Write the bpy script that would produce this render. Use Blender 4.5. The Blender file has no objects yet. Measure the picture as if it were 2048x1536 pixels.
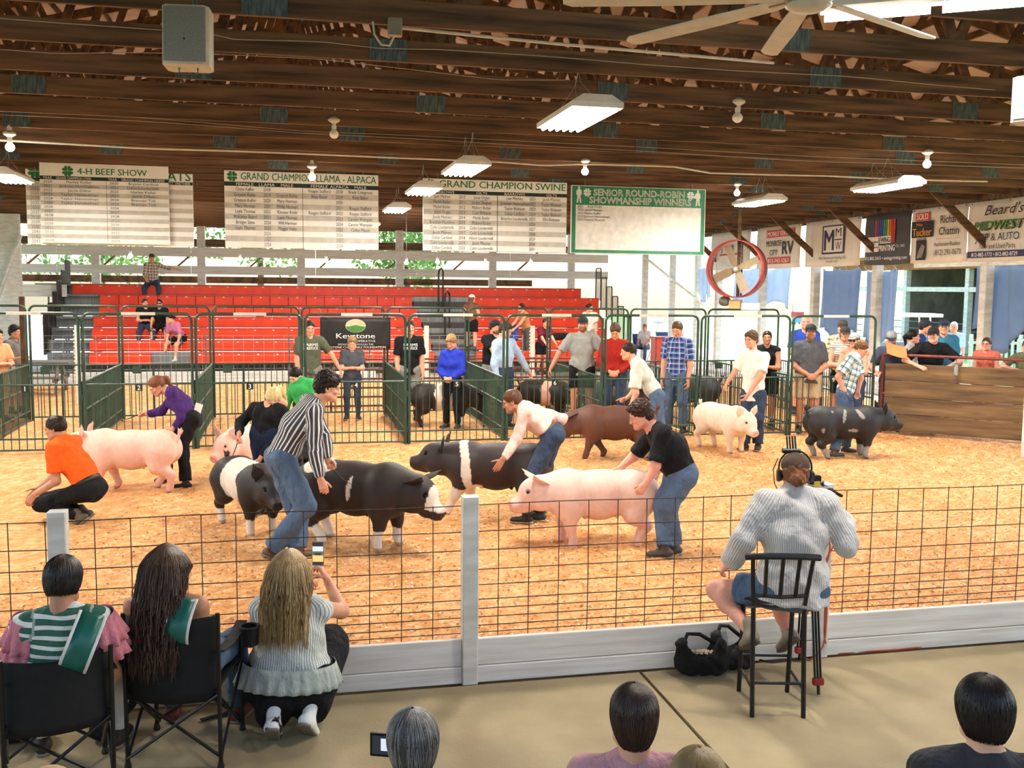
import bpy, math, random
import numpy as np
from mathutils import Vector, Matrix
random.seed(7); np.random.seed(7)
sc = bpy.context.scene
COL = sc.collection
# ---------------------------------------------------------------- camera
F_PX, YAW, CAM_H, HORIZON, ROLL = 2000., math.radians(12.6), 2.5, 575., .01
_p = math.atan((768-HORIZON)/F_PX)
_h = np.array([math.sin(YAW), math.cos(YAW), 0.]); _r = np.array([math.cos(YAW), -math.sin(YAW), 0.]); _z = np.array([0, 0, 1.])
CF = _h*math.cos(_p)-_z*math.sin(_p); _u = _z*math.cos(_p)+_h*math.sin(_p)
CU = _u*math.cos(ROLL)-_r*math.sin(ROLL); CR = _r*math.cos(ROLL)+_u*math.sin(ROLL)
CC = np.array([0, 0, CAM_H])
cam = bpy.data.objects.new('camera', bpy.data.cameras.new('camera'))
cam.data.sensor_width = 36; cam.data.lens = F_PX/2048*36; cam.data.clip_start = .1; cam.data.clip_end = 400
cam.matrix_world = Matrix(((CR[0], CU[0], -CF[0], CC[0]), (CR[1], CU[1], -CF[1], CC[1]), (CR[2], CU[2], -CF[2], CC[2]), (0, 0, 0, 1)))
COL.objects.link(cam); sc.camera = cam
# ---------------------------------------------------------------- sky, sun, exposure
sc.view_settings.view_transform = 'Standard'; sc.view_settings.look = 'None'
sc.view_settings.exposure = .62; sc.view_settings.gamma = 1; sc.view_settings.use_curve_mapping = False
wd = bpy.data.worlds.new('sky'); sc.world = wd; wd.use_nodes = True
_n = wd.node_tree.nodes; _bg = _n['Background']
_sky = _n.new('ShaderNodeTexSky'); _sky.sky_type = 'NISHITA'; _sky.sun_disc = False
_sky.sun_elevation = math.radians(52); _sky.sun_rotation = math.radians(60); _sky.dust_density = 2.5; _sky.air_density = 1.2
wd.node_tree.links.new(_sky.outputs[0], _bg.inputs[0]); _bg.inputs[1].default_value = .55
sun = bpy.data.objects.new('sun', bpy.data.lights.new('sun', 'SUN')); COL.objects.link(sun)
sun.data.energy = 5.0; sun.data.color = (1, .96, .9); sun.data.angle = math.radians(1)
sun.rotation_euler = (math.radians(38), 0, math.radians(125))
# ---------------------------------------------------------------- pixel rays of the photograph -> world points
def ray(x, y): return CF+CR*(x-1024)/F_PX-CU*(y-768)/F_PX
def onz(x, y, z=0.): d = ray(x, y); return CC+d*(z-CAM_H)/d[2]
def ony(x, y, Y): d = ray(x, y); return CC+d*Y/d[1]
def onx(x, y, X): d = ray(x, y); return CC+d*X/d[0]
def ond(x, y, D): return CC+ray(x, y)*D
def dep(P): return float((np.asarray(P)-CC)@CF)
# ---------------------------------------------------------------- mesh helpers
class MB:
    """collects shapes of one part"""
    def __init__(s): s.v = []; s.f = []; s.n = 0
    def add(s, v, f):
        s.v.append(np.asarray(v, float).reshape(-1, 3)); s.f += [[i+s.n for i in q] for q in f]; s.n += len(s.v[-1]); return s
    def box(s, lo, hi, R=None, o=None):
        x0, y0, z0 = lo; x1, y1, z1 = hi
        v = np.array([[x0, y0, z0], [x1, y0, z0], [x1, y1, z0], [x0, y1, z0], [x0, y0, z1], [x1, y0, z1], [x1, y1, z1], [x0, y1, z1]], float)
        if R is not None: v = v@np.array(R).T
        if o is not None: v = v+np.array(o)
        return s.add(v, [[0, 3, 2, 1], [4, 5, 6, 7], [0, 1, 5, 4], [1, 2, 6, 5], [2, 3, 7, 6], [3, 0, 4, 7]])
    def cbox(s, lo, hi, c=.004):
        """box with chamfered long edges"""
        lo = np.array(lo, float); hi = np.array(hi, float); d = hi-lo; ax = int(np.argmax(d)); a, b = [i for i in range(3) if i != ax]
        c = min(c, d[a]*.3, d[b]*.3); ring = [(c, 0), (d[a]-c, 0), (d[a], c), (d[a], d[b]-c), (d[a]-c, d[b]), (c, d[b]), (0, d[b]-c), (0, c)]
        v = []
        for t in (0, d[ax]):
            for p, q in ring:
                w = np.zeros(3); w[ax] = t; w[a] = p; w[b] = q; v.append(lo+w)
        f = [[i, (i+1) % 8, 8+(i+1) % 8, 8+i] for i in range(8)]+[list(range(7, -1, -1)), list(range(8, 16))]
        if ax == 1: f = [q[::-1] for q in f]
        return s.add(v, f)
    def beam(s, a, b, w, h, up=(0, 0, 1)):
        """rectangular bar from a to b, w wide, h high"""
        a = np.array(a, float); b = np.array(b, float); d = b-a; L = np.linalg.norm(d); d /= L; up = np.array(up, float)
        r = np.cross(d, up)
        if np.linalg.norm(r) < 1e-4: r = np.cross(d, [1, 0, 0])
        r /= np.linalg.norm(r); u = np.cross(r, d)
        v = [p+r*i*w/2+u*j*h/2 for p in (a, b) for i, j in ((-1, -1), (1, -1), (1, 1), (-1, 1))]
        return s.add(v, [[0, 3, 2, 1][::-1], [4, 5, 6, 7][::-1], [0, 1, 5, 4][::-1], [1, 2, 6, 5][::-1], [2, 3, 7, 6][::-1], [3, 0, 4, 7][::-1]])
    def tube(s, pts, r, n=8, cap=True, closed=False):
        P = np.array(pts, float); m = len(P); r = np.broadcast_to(np.array(r, float), (m,))
        T = np.gradient(P, axis=0) if not closed else np.roll(P, -1, 0)-np.roll(P, 1, 0)
        T /= np.linalg.norm(T, axis=1)[:, None]+1e-12
        u = np.cross(T[0], [0, 0, 1.]);  u = u if np.linalg.norm(u) > 1e-3 else np.cross(T[0], [1., 0, 0]); u /= np.linalg.norm(u)
        a = np.arange(n)*2*math.pi/n; v = []
        for i in range(m):
            u = u-T[i]*(u@T[i]); u /= np.linalg.norm(u)+1e-12; w = np.cross(T[i], u)
            v.append(P[i]+r[i]*(np.cos(a)[:, None]*u+np.sin(a)[:, None]*w))
        f = []; k = m if closed else m-1
        for i in range(k):
            j = (i+1) % m
            f += [[i*n+q, i*n+(q+1) % n, j*n+(q+1) % n, j*n+q] for q in range(n)]
        if cap and not closed: f += [list(range(n))[::-1], [(m-1)*n+q for q in range(n)]]
        return s.add(np.concatenate(v), f)
    def lathe(s, prof, n=16, o=(0, 0, 0), ax=2, ring=False):
        a = np.arange(n)*2*math.pi/n; v = []
        for r, z in prof: v.append(np.stack([r*np.cos(a), r*np.sin(a), np.full(n, z)], 1))
        v = np.concatenate(v); 
        if ax == 1: v = v[:, [0, 2, 1]]*[1, 1, -1]
        if ax == 0: v = v[:, [2, 1, 0]]*[1, 1, -1]
        m = len(prof); f = [[i*n+q, i*n+(q+1) % n, (i+1)*n+(q+1) % n, (i+1)*n+q] for i in range(m-1) for q in range(n)]
        if ring: f += [[(m-1)*n+q, (m-1)*n+(q+1) % n, (q+1) % n, q] for q in range(n)]
        else: f += [list(range(n))[::-1], [(m-1)*n+q for q in range(n)]]
        return s.add(v+np.array(o), f)
    def ball(s, c, r, n=10, m=6):
        r = np.broadcast_to(np.array(r, float), (3,)); v = [[0, 0, -1.]]
        for i in range(1, m):
            t = -math.pi/2+math.pi*i/m
            v += [[math.cos(t)*math.cos(2*math.pi*q/n), math.cos(t)*math.sin(2*math.pi*q/n), math.sin(t)] for q in range(n)]
        v.append([0, 0, 1.]); f = [[0, 1+(q+1) % n, 1+q] for q in range(n)]
        for i in range(m-2): f += [[1+i*n+q, 1+i*n+(q+1) % n, 1+(i+1)*n+(q+1) % n, 1+(i+1)*n+q] for q in range(n)]
        L = 1+(m-1)*n; f += [[L, L-n+q, L-n+(q+1) % n] for q in range(n)]
        return s.add(np.array(v)*r+np.array(c), f)
    def prism(s, poly, y0, y1):
        """outline in x,z pushed from y0 to y1"""
        n = len(poly); v = [[p[0], y0, p[1]] for p in poly]+[[p[0], y1, p[1]] for p in poly]
        return s.add(v, [list(range(n)), list(range(2*n-1, n-1, -1))]+[[(i+1) % n, i, n+i, n+(i+1) % n] for i in range(n)])
    def sheet(s, fn, nu, nv, th=0):
        """grid surface fn(u,v)->xyz, thickened by th along its normals"""
        U, V = np.meshgrid(np.linspace(0, 1, nu), np.linspace(0, 1, nv), indexing='ij'); P = np.array(fn(U, V)).reshape(3, -1).T
        f = [[i*nv+j, (i+1)*nv+j, (i+1)*nv+j+1, i*nv+j+1] for i in range(nu-1) for j in range(nv-1)]
        if not th: return s.add(P, f)
        G = P.reshape(nu, nv, 3); N = np.cross(np.gradient(G, axis=0), np.gradient(G, axis=1)); N /= np.linalg.norm(N, axis=2)[:, :, None]+1e-9
        Q = (G+N*th).reshape(-1, 3); k = nu*nv
        rim = [i*nv for i in range(nu)]+[(nu-1)*nv+j for j in range(1, nv)]+[i*nv+nv-1 for i in range(nu-2, -1, -1)]+[j for j in range(nv-2, 0, -1)]
        f2 = [q[::-1] for q in f]+[[q+k for q in w] for w in f]+[[rim[i], rim[(i+1) % len(rim)], rim[(i+1) % len(rim)]+k, rim[i]+k] for i in range(len(rim))]
        return s.add(np.concatenate([P, Q]), f2)
    def mesh(s, name, smooth=False):
        me = bpy.data.meshes.new(name); me.from_pydata(np.concatenate(s.v).tolist(), [], s.f)
        if smooth: me.polygons.foreach_set('use_smooth', np.ones(len(me.polygons), bool))
        return me
    def ob(s, name, m, parent=None, smooth=False, **k): return link(name, s.mesh(name, smooth), m, parent, **k)
def link(name, me, m=None, parent=None, label=None, cat=None, group=None, kind=None, loc=None, rz=0):
    o = bpy.data.objects.new(name, me); COL.objects.link(o)
    if m is not None and not me.materials: me.materials.append(m)
    if parent is not None: o.parent = parent
    if label: o['label'] = label
    if cat: o['category'] = cat
    if group: o['group'] = group
    if kind: o['kind'] = kind
    if loc is not None: o.location = loc
    if rz: o.rotation_euler = (0, 0, rz)
    return o
def thing(name, label=None, cat=None, loc=(0, 0, 0), rz=0, group=None, kind=None, parent=None):
    return link(name, None, None, parent, label, cat, group, kind, loc, rz)
def dup(r, parent=None, **k):
    c = r.copy(); COL.objects.link(c)
    if parent is not None: c.parent = parent
    for a, b in k.items():
        if a in ('loc',): c.location = b
        elif a == 'rz': c.rotation_euler = (0, 0, b)
        else: c[{'cat': 'category'}.get(a, a)] = b
    for ch in list(r.children): dup(ch, c)
    return c
def npmesh(name, V, Q, cols=None, uv=None, smooth=True):
    """quads from arrays"""
    me = bpy.data.meshes.new(name); n = len(V); m = len(Q); k = Q.shape[1]
    me.vertices.add(n); me.vertices.foreach_set('co', V.astype(np.float32).ravel())
    me.loops.add(m*k); me.loops.foreach_set('vertex_index', Q.astype(np.int32).ravel())
    me.polygons.add(m); me.polygons.foreach_set('loop_start', np.arange(m, dtype=np.int32)*k)
    me.polygons.foreach_set('use_smooth', np.full(m, smooth))
    me.update(calc_edges=True)
    if cols is not None:
        a = me.attributes.new('col', 'FLOAT_COLOR', 'POINT'); c = np.ones((n, 4), np.float32); c[:, :3] = cols; a.data.foreach_set('color', c.ravel())
    if uv is not None:
        a = me.attributes.new('fab', 'FLOAT_VECTOR', 'POINT'); a.data.foreach_set('vector', uv.astype(np.float32).ravel())
    return me
# ---------------------------------------------------------------- materials
def srgb(c):
    if isinstance(c, str): c = [int(c[i:i+2], 16)/255 for i in (0, 2, 4)]
    return tuple(((x+.055)/1.055)**2.4 if x > .04045 else x/12.92 for x in c)
_M = {}
def mat(name, c='808080', rough=.6, c2=None, sc_=8., stretch=(1, 1, 1), bump=0., metal=0., detail=4, lo=.35, hi=.65, emit=0, trans=0, spec=.4, coord='Object', alpha=1., bsc=None):
    """noise-mottled two-colour surface with a fine relief"""
    if name in _M: return _M[name]
    m = bpy.data.materials.new(name); m.use_nodes = True; nt = m.node_tree; N = nt.nodes; L = nt.links; b = N['Principled BSDF']; _M[name] = m
    b.inputs['Roughness'].default_value = rough; b.inputs['Metallic'].default_value = metal; b.inputs['Specular IOR Level'].default_value = spec
    c = srgb(c); c2 = srgb(c2) if c2 else tuple(x*.82 for x in c)
    tc = N.new('ShaderNodeTexCoord'); mp = N.new('ShaderNodeMapping'); mp.inputs['Scale'].default_value = stretch; L.new(tc.outputs[coord], mp.inputs[0])
    no = N.new('ShaderNodeTexNoise'); no.inputs['Scale'].default_value = sc_; no.inputs['Detail'].default_value = detail; L.new(mp.outputs[0], no.inputs[0])
    rp = N.new('ShaderNodeValToRGB'); e = rp.color_ramp.elements; e[0].position = lo; e[1].position = hi; e[0].color = (*c2, 1); e[1].color = (*c, 1)
    L.new(no.outputs[0], rp.inputs[0]); L.new(rp.outputs[0], b.inputs['Base Color'])
    if emit: b.inputs['Emission Color'].default_value = (*c, 1); b.inputs['Emission Strength'].default_value = emit
    if trans: b.inputs['Transmission Weight'].default_value = trans
    if alpha < 1: b.inputs['Alpha'].default_value = alpha
    if bump:
        bm = N.new('ShaderNodeBump'); bm.inputs['Strength'].default_value = bump; bm.inputs['Distance'].default_value = .02
        n2 = no
        if bsc: n2 = N.new('ShaderNodeTexNoise'); n2.inputs['Scale'].default_value = bsc; n2.inputs['Detail'].default_value = 5; L.new(mp.outputs[0], n2.inputs[0])
        L.new(n2.outputs[0], bm.inputs['Height']); L.new(bm.outputs[0], b.inputs['Normal'])
    return m
def attr_mat(name, rough=.5, amt=.12, sc_=40, bump=0., spec=.4, stretch=(1, 1, 1), sss=0):
    """own colours of the surface from its 'col' attribute, mottled by noise"""
    if name in _M: return _M[name]
    m = bpy.data.materials.new(name); m.use_nodes = True; nt = m.node_tree; N = nt.nodes; L = nt.links; b = N['Principled BSDF']; _M[name] = m
    b.inputs['Roughness'].default_value = rough; b.inputs['Specular IOR Level'].default_value = spec
    at = N.new('ShaderNodeAttribute'); at.attribute_name = 'col'
    tc = N.new('ShaderNodeTexCoord'); mp = N.new('ShaderNodeMapping'); mp.inputs['Scale'].default_value = stretch; L.new(tc.outputs['Object'], mp.inputs[0])
    no = N.new('ShaderNodeTexNoise'); no.inputs['Scale'].default_value = sc_; no.inputs['Detail'].default_value = 4; L.new(mp.outputs[0], no.inputs[0])
    mr = N.new('ShaderNodeMapRange'); mr.inputs[1].default_value = .3; mr.inputs[2].default_value = .7; mr.inputs[3].default_value = 1-amt; mr.inputs[4].default_value = 1+amt; L.new(no.outputs[0], mr.inputs[0])
    mx = N.new('ShaderNodeVectorMath'); mx.operation = 'SCALE'; L.new(at.outputs['Color'], mx.inputs[0]); L.new(mr.outputs[0], mx.inputs['Scale']); L.new(mx.outputs[0], b.inputs['Base Color'])
    if bump:
        bm = N.new('ShaderNodeBump'); bm.inputs['Strength'].default_value = bump; bm.inputs['Distance'].default_value = .01; L.new(no.outputs[0], bm.inputs['Height']); L.new(bm.outputs[0], b.inputs['Normal'])
    return m
def cloth(name, c, c2=None, pat=None, per=.03, duty=.5, rough=.85, fold=.5, c3=None):
    """fabric; pat: 'x' stripes across the body width, 'z' hoops, 'plaid', 'denim'"""
    if name in _M: return _M[name]
    m = bpy.data.materials.new(name); m.use_nodes = True; nt = m.node_tree; N = nt.nodes; L = nt.links; b = N['Principled BSDF']; _M[name] = m
    b.inputs['Roughness'].default_value = rough; b.inputs['Specular IOR Level'].default_value = .2
    c = srgb(c); c2 = srgb(c2) if c2 else tuple(x*.8 for x in c)
    at = N.new('ShaderNodeAttribute'); at.attribute_name = 'fab'; sp = N.new('ShaderNodeSeparateXYZ'); L.new(at.outputs['Vector'], sp.inputs[0])
    tc = N.new('ShaderNodeTexCoord')
    def noise(s, d=4, st=(1, 1, 1)):
        mp = N.new('ShaderNodeMapping'); mp.inputs['Scale'].default_value = st; L.new(tc.outputs['Object'], mp.inputs[0])
        no = N.new('ShaderNodeTexNoise'); no.inputs['Scale'].default_value = s; no.inputs['Detail'].default_value = d; L.new(mp.outputs[0], no.inputs[0]); return no.outputs[0]
    def math_(op, a, v=None):
        k = N.new('ShaderNodeMath'); k.operation = op; L.new(a, k.inputs[0])
        if isinstance(v, (int, float)): k.inputs[1].default_value = v
        elif v is not None: L.new(v, k.inputs[1])
        return k.outputs[0]
    def band(a, p, d): return math_('LESS_THAN', math_('FRACT', math_('MULTIPLY', a, 1/p)), d)
    def mix(f, A, B):
        k = N.new('ShaderNodeMix'); k.data_type = 'RGBA'
        if isinstance(f, float): k.inputs[0].default_value = f
        else: L.new(f, k.inputs[0])
        for i, q in ((6, A), (7, B)):
            if isinstance(q, tuple): k.inputs[i].default_value = (*q, 1)
            else: L.new(q, k.inputs[i])
        return k.outputs[2]
    if pat == 'x': col = mix(band(sp.outputs[0], per, duty), c, c2)
    elif pat == 'z': col = mix(band(sp.outputs[2], per, duty), c, c2)
    elif pat == 'plaid':
        a = band(sp.outputs[0], per, duty); z = band(sp.outputs[2], per, duty); s_ = math_('MULTIPLY', math_('ADD', a, z), .5); col = mix(s_, c, c2)
        if c3: col = mix(band(sp.outputs[0], per, .1), col, srgb(c3)); col = mix(band(sp.outputs[2], per, .1), col, srgb(c3))
    elif pat == 'denim': col = mix(noise(5, 5), c2, c)
    else: col = mix(noise(30, 3), c2, c) if c2 else c
    L.new(col, b.inputs['Base Color'])
    if fold:
        bm = N.new('ShaderNodeBump'); bm.inputs['Strength'].default_value = min(1, fold*1.5); bm.inputs['Distance'].default_value = .06
        L.new(noise(11, 4, (1, 1, .55)), bm.inputs['Height']); L.new(bm.outputs[0], b.inputs['Normal'])
    return m
# ---------------------------------------------------------------- lettering
def text_geo(s, h=1., bold=0., xs=1., shear=0., outline=0., fit=None):
    """verts (x,z with cap height h) and faces of a line of print, centred at x=0"""
    cu = bpy.data.curves.new('print', 'FONT'); cu.body = s; cu.size = h/.7; cu.resolution_u = 2; cu.align_x = 'CENTER'; cu.shear = shear
    if outline: cu.fill_mode = 'NONE'; cu.bevel_depth = outline*h; cu.bevel_resolution = 0
    o = bpy.data.objects.new('print', cu); me = bpy.data.meshes.new_from_object(o)
    n = len(me.vertices); v = np.zeros(n*3); me.vertices.foreach_get('co', v); v = v.reshape(-1, 3)
    f = [list(p.vertices) for p in me.polygons]
    bpy.data.objects.remove(o); bpy.data.curves.remove(cu); bpy.data.meshes.remove(me)
    if n:
        if fit: xs = fit/max(1e-6, v[:, 0].max()-v[:, 0].min())
        v[:, 0] = (v[:, 0]-(v[:, 0].max()+v[:, 0].min())/2)*xs
    if bold and n: k = len(v); v = np.concatenate([v, v+[bold*h*.9, 0, .0007], v+[-bold*h*.9, 0, .0014]]); f = f+[[i+k for i in q] for q in f]+[[i+2*k for i in q] for q in f]
    return v, f
class Print:
    """flat print on a board that faces local -Y; x to the right, z up"""
    def __init__(s): s.b = {}
    def put(s, m, text, x, z, h, y=-.004, al='c', **k):
        v, f = text_geo(text, h, **k)
        if not len(v): return
        w = v[:, 0].max()-v[:, 0].min(); dx = {'c': 0, 'l': w/2, 'r': -w/2}[al]
        s.b.setdefault(m, MB()).add(np.stack([v[:, 0]+x+dx, y-v[:, 2], v[:, 1]+z], 1), f)
    def rect(s, m, x0, z0, x1, z1, y=-.002): s.b.setdefault(m, MB()).add([[x0, y, z0], [x1, y, z0], [x1, y, z1], [x0, y, z1]], [[0, 1, 2, 3]])
    def poly(s, m, pts, y=-.003): s.b.setdefault(m, MB()).add([[p[0], y, p[1]] for p in pts], [list(range(len(pts)))])
    def done(s, parent, names):
        for m, b in s.b.items(): b.ob(names.get(m, 'lettering'), _M[m], parent, kind='stuff')
def clover(pr, m, cx, cz, r, y=-.004):
    """four heart leaves and a stem"""
    for k in range(4):
        a0 = math.pi/4+k*math.pi/2; pts = []
        for t in np.linspace(0, 2*math.pi, 18, endpoint=False):
            x = 16*math.sin(t)**3; z = 13*math.cos(t)-5*math.cos(2*t)-2*math.cos(3*t)-math.cos(4*t); x, z = x/34*1.05, (z+17)/34*1.05
            pts.append((cx+r*(x*math.sin(a0)+z*math.cos(a0)), cz+r*(-x*math.cos(a0)+z*math.sin(a0))))
        pr.poly(m, pts[::-1], y)
    pr.poly(m, [(cx-.03*r, cz-.1*r), (cx+.12*r, cz-1.15*r), (cx+.2*r, cz-1.1*r), (cx+.05*r, cz-.1*r)], y)
# ---------------------------------------------------------------- soft bodies: distance fields turned into one continuous skin
def unit(v): v = np.asarray(v, float); return v/(np.linalg.norm(v)+1e-12)
def rc(a, b, ra, rb=None, su=1., sv=1., U=None, k=.03, cap=0, g=0, op=1):
    """round cone a->b; su, sv widen it along U and across; cap=1 cuts it flat at b, 2 at both ends"""
    a = np.asarray(a, float); b = np.asarray(b, float); rb = ra if rb is None else rb
    W = unit(b-a) if np.linalg.norm(b-a) > 1e-9 else np.array([0, 0, 1.])
    if U is None: U = np.cross(W, [0, 0, 1.]) if abs(W[2]) < .9 else np.cross(W, [0, 1., 0])
    U = unit(np.asarray(U, float)-W*(np.asarray(U, float)@W)); V = np.cross(W, U)
    return dict(t='c', a=a, b=b, ra=ra, rb=rb, su=su, sv=sv, U=U, V=V, W=W, k=k, cap=cap, g=g, op=op)
def el(c, r, A=None, k=.03, g=0, op=1):
    return dict(t='e', c=np.asarray(c, float), r=np.asarray(r, float), A=np.eye(3) if A is None else np.asarray(A, float), k=k, g=g, op=op)
def _d(p, X, Y, Z):
    if p['t'] == 'e':
        A = p['A']; x = X-p['c'][0]; y = Y-p['c'][1]; z = Z-p['c'][2]; k0 = 0; k1 = 0
        for i in range(3):
            q = (x*A[0, i]+y*A[1, i]+z*A[2, i])/p['r'][i]; k0 = k0+q*q; k1 = k1+(q/p['r'][i])**2
        k0 = np.sqrt(k0); return k0*(k0-1)/(np.sqrt(k1)+1e-9)
    a = p['a']; ab = p['b']-a; L2 = ab@ab+1e-12; x = X-a[0]; y = Y-a[1]; z = Z-a[2]
    s = (x*ab[0]+y*ab[1]+z*ab[2])/L2; t = np.clip(s, 0, 1); qx = x-t*ab[0]; qy = y-t*ab[1]; qz = z-t*ab[2]
    r = p['ra']+(p['rb']-p['ra'])*t; n2 = qx*qx+qy*qy+qz*qz
    if p['su'] != 1 or p['sv'] != 1:
        u = qx*p['U'][0]+qy*p['U'][1]+qz*p['U'][2]; v = qx*p['V'][0]+qy*p['V'][1]+qz*p['V'][2]
        n2 = np.maximum(n2-u*u-v*v, 0)+(u/p['su'])**2+(v/p['sv'])**2
    d = np.sqrt(n2)-r
    if p['cap']:
        L = math.sqrt(L2); d = np.maximum(d, (s-1)*L)
        if p['cap'] == 2: d = np.maximum(d, -s*L)
    return d
def _bb(p, pad):
    if p['t'] == 'e': e = np.sqrt(((p['A']*p['r'][None, :])**2).sum(1)); return p['c']-e-pad, p['c']+e+pad
    m = max(p['ra'], p['rb'])*max(1, p['su'], p['sv'])+pad; return np.minimum(p['a'], p['b'])-m, np.maximum(p['a'], p['b'])+m
_C = np.array([[0, 0, 0], [1, 0, 0], [0, 1, 0], [1, 1, 0], [0, 0, 1], [1, 0, 1], [0, 1, 1], [1, 1, 1]])
_E = [(0, 1), (2, 3), (4, 5), (6, 7), (0, 2), (1, 3), (4, 6), (5, 7), (0, 4), (1, 5), (2, 6), (3, 7)]
def skin(prims, vox, cuts=(), fold=0, ff=1.):
    bbs = [_bb(p, 0) for p in prims if p['op'] > 0]
    lo = np.min([b[0] for b in bbs], 0)-2.5*vox; hi = np.max([b[1] for b in bbs], 0)+2.5*vox
    n = np.maximum(((hi-lo)/vox).astype(int)+2, 4); F = np.full(n, 1e2, np.float32)
    ax = [lo[i]+vox*np.arange(n[i]) for i in range(3)]
    for p in prims:
        b0, b1 = _bb(p, p['k']+2*vox); i0 = np.clip(((b0-lo)/vox).astype(int), 0, n); i1 = np.clip(((b1-lo)/vox).astype(int)+2, 0, n)
        if (i1 <= i0).any(): continue
        sl = tuple(slice(i0[i], i1[i]) for i in range(3))
        d = _d(p, ax[0][sl[0]][:, None, None].astype(np.float32), ax[1][sl[1]][None, :, None].astype(np.float32), ax[2][sl[2]][None, None, :].astype(np.float32))
        f = F[sl]; k = max(p['k'], 1e-4)
        if p['op'] > 0: h = np.maximum(k-np.abs(f-d), 0)/k; F[sl] = np.minimum(f, d)-h*h*k*.25
        else: h = np.maximum(k-np.abs(f+d), 0)/k; F[sl] = np.maximum(f, -d)+h*h*k*.25
    X, Y, Z = ax[0][:, None, None].astype(np.float32), ax[1][None, :, None].astype(np.float32), ax[2][None, None, :].astype(np.float32)
    if fold:
        a = np.sin(31*ff*X+2*np.sin(17*ff*Z+3)+1)*np.sin(27*ff*Y+2*np.sin(13*ff*Z)); F = F+np.float32(fold)*(a+.6*np.sin(24*ff*Z+9*ff*X+2.5*np.sin(11*ff*X+8*ff*Y)))
    for c, nn in cuts: F = np.maximum(F, (X-c[0])*nn[0]+(Y-c[1])*nn[1]+(Z-c[2])*nn[2])
    S = F < 0; c = [S[i:n[0]-1+i, j:n[1]-1+j, k:n[2]-1+k] for i, j, k in _C]
    s = sum(q.astype(np.int8) for q in c); I = np.argwhere((s > 0) & (s < 8))
    val = np.stack([F[I[:, 0]+i, I[:, 1]+j, I[:, 2]+k] for i, j, k in _C], 1)
    pos = np.zeros((len(I), 3)); cnt = np.zeros(len(I))
    for e0, e1 in _E:
        va, vb = val[:, e0], val[:, e1]; cr = (va < 0) != (vb < 0); t = np.where(cr, va/np.where(cr, va-vb, 1), 0)
        pos += cr[:, None]*(_C[e0]+t[:, None]*(_C[e1]-_C[e0])); cnt += cr
    V = lo+vox*(I+pos/cnt[:, None])
    ids = np.full(np.array(n)-1, -1, np.int32); ids[I[:, 0], I[:, 1], I[:, 2]] = np.arange(len(I)); Q = []
    for axs in range(3):
        b, c_ = (axs+1) % 3, (axs+2) % 3
        s0 = [slice(None)]*3; s1 = [slice(None)]*3; s0[axs] = slice(0, n[axs]-1); s1[axs] = slice(1, n[axs])
        A, B = S[tuple(s0)], S[tuple(s1)]; K = np.argwhere(A != B); K = K[(K[:, b] > 0) & (K[:, c_] > 0) & (K[:, b] < n[b]-1) & (K[:, c_] < n[c_]-1)]
        if not len(K): continue
        def at(db, dc): k = K.copy(); k[:, b] += db; k[:, c_] += dc; return ids[k[:, 0], k[:, 1], k[:, 2]]
        q = np.stack([at(-1, -1), at(0, -1), at(0, 0), at(-1, 0)], 1); fl = ~A[K[:, 0], K[:, 1], K[:, 2]]; q[fl] = q[fl][:, ::-1]; Q.append(q)
    return V, np.concatenate(Q)
def fabric(prims, V, frames):
    """coordinates of the cloth (across, depth, along) from the nearest shape's group frame"""
    D = np.stack([_d(p, V[:, 0], V[:, 1], V[:, 2]) for p in prims if p['op'] > 0], 1); G = np.array([p['g'] for p in prims if p['op'] > 0])[D.argmin(1)]
    out = np.zeros((len(V), 3))
    for g, (o, A) in frames.items():
        i = G == g; q = (V[i]-o)@A; q[:, 0] = np.arctan2(q[:, 0], -q[:, 1])/(2*math.pi)*(.9 if g in (0, 9) else .36 if g < 5 else .54); out[i] = q
    return out
SKIN = {'fair': 'e0ab90', 'light': 'd69b7c', 'tan': 'b97f5f', 'pink': 'dd9a82', 'brown': '6b4634'}
_T = {}
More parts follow.
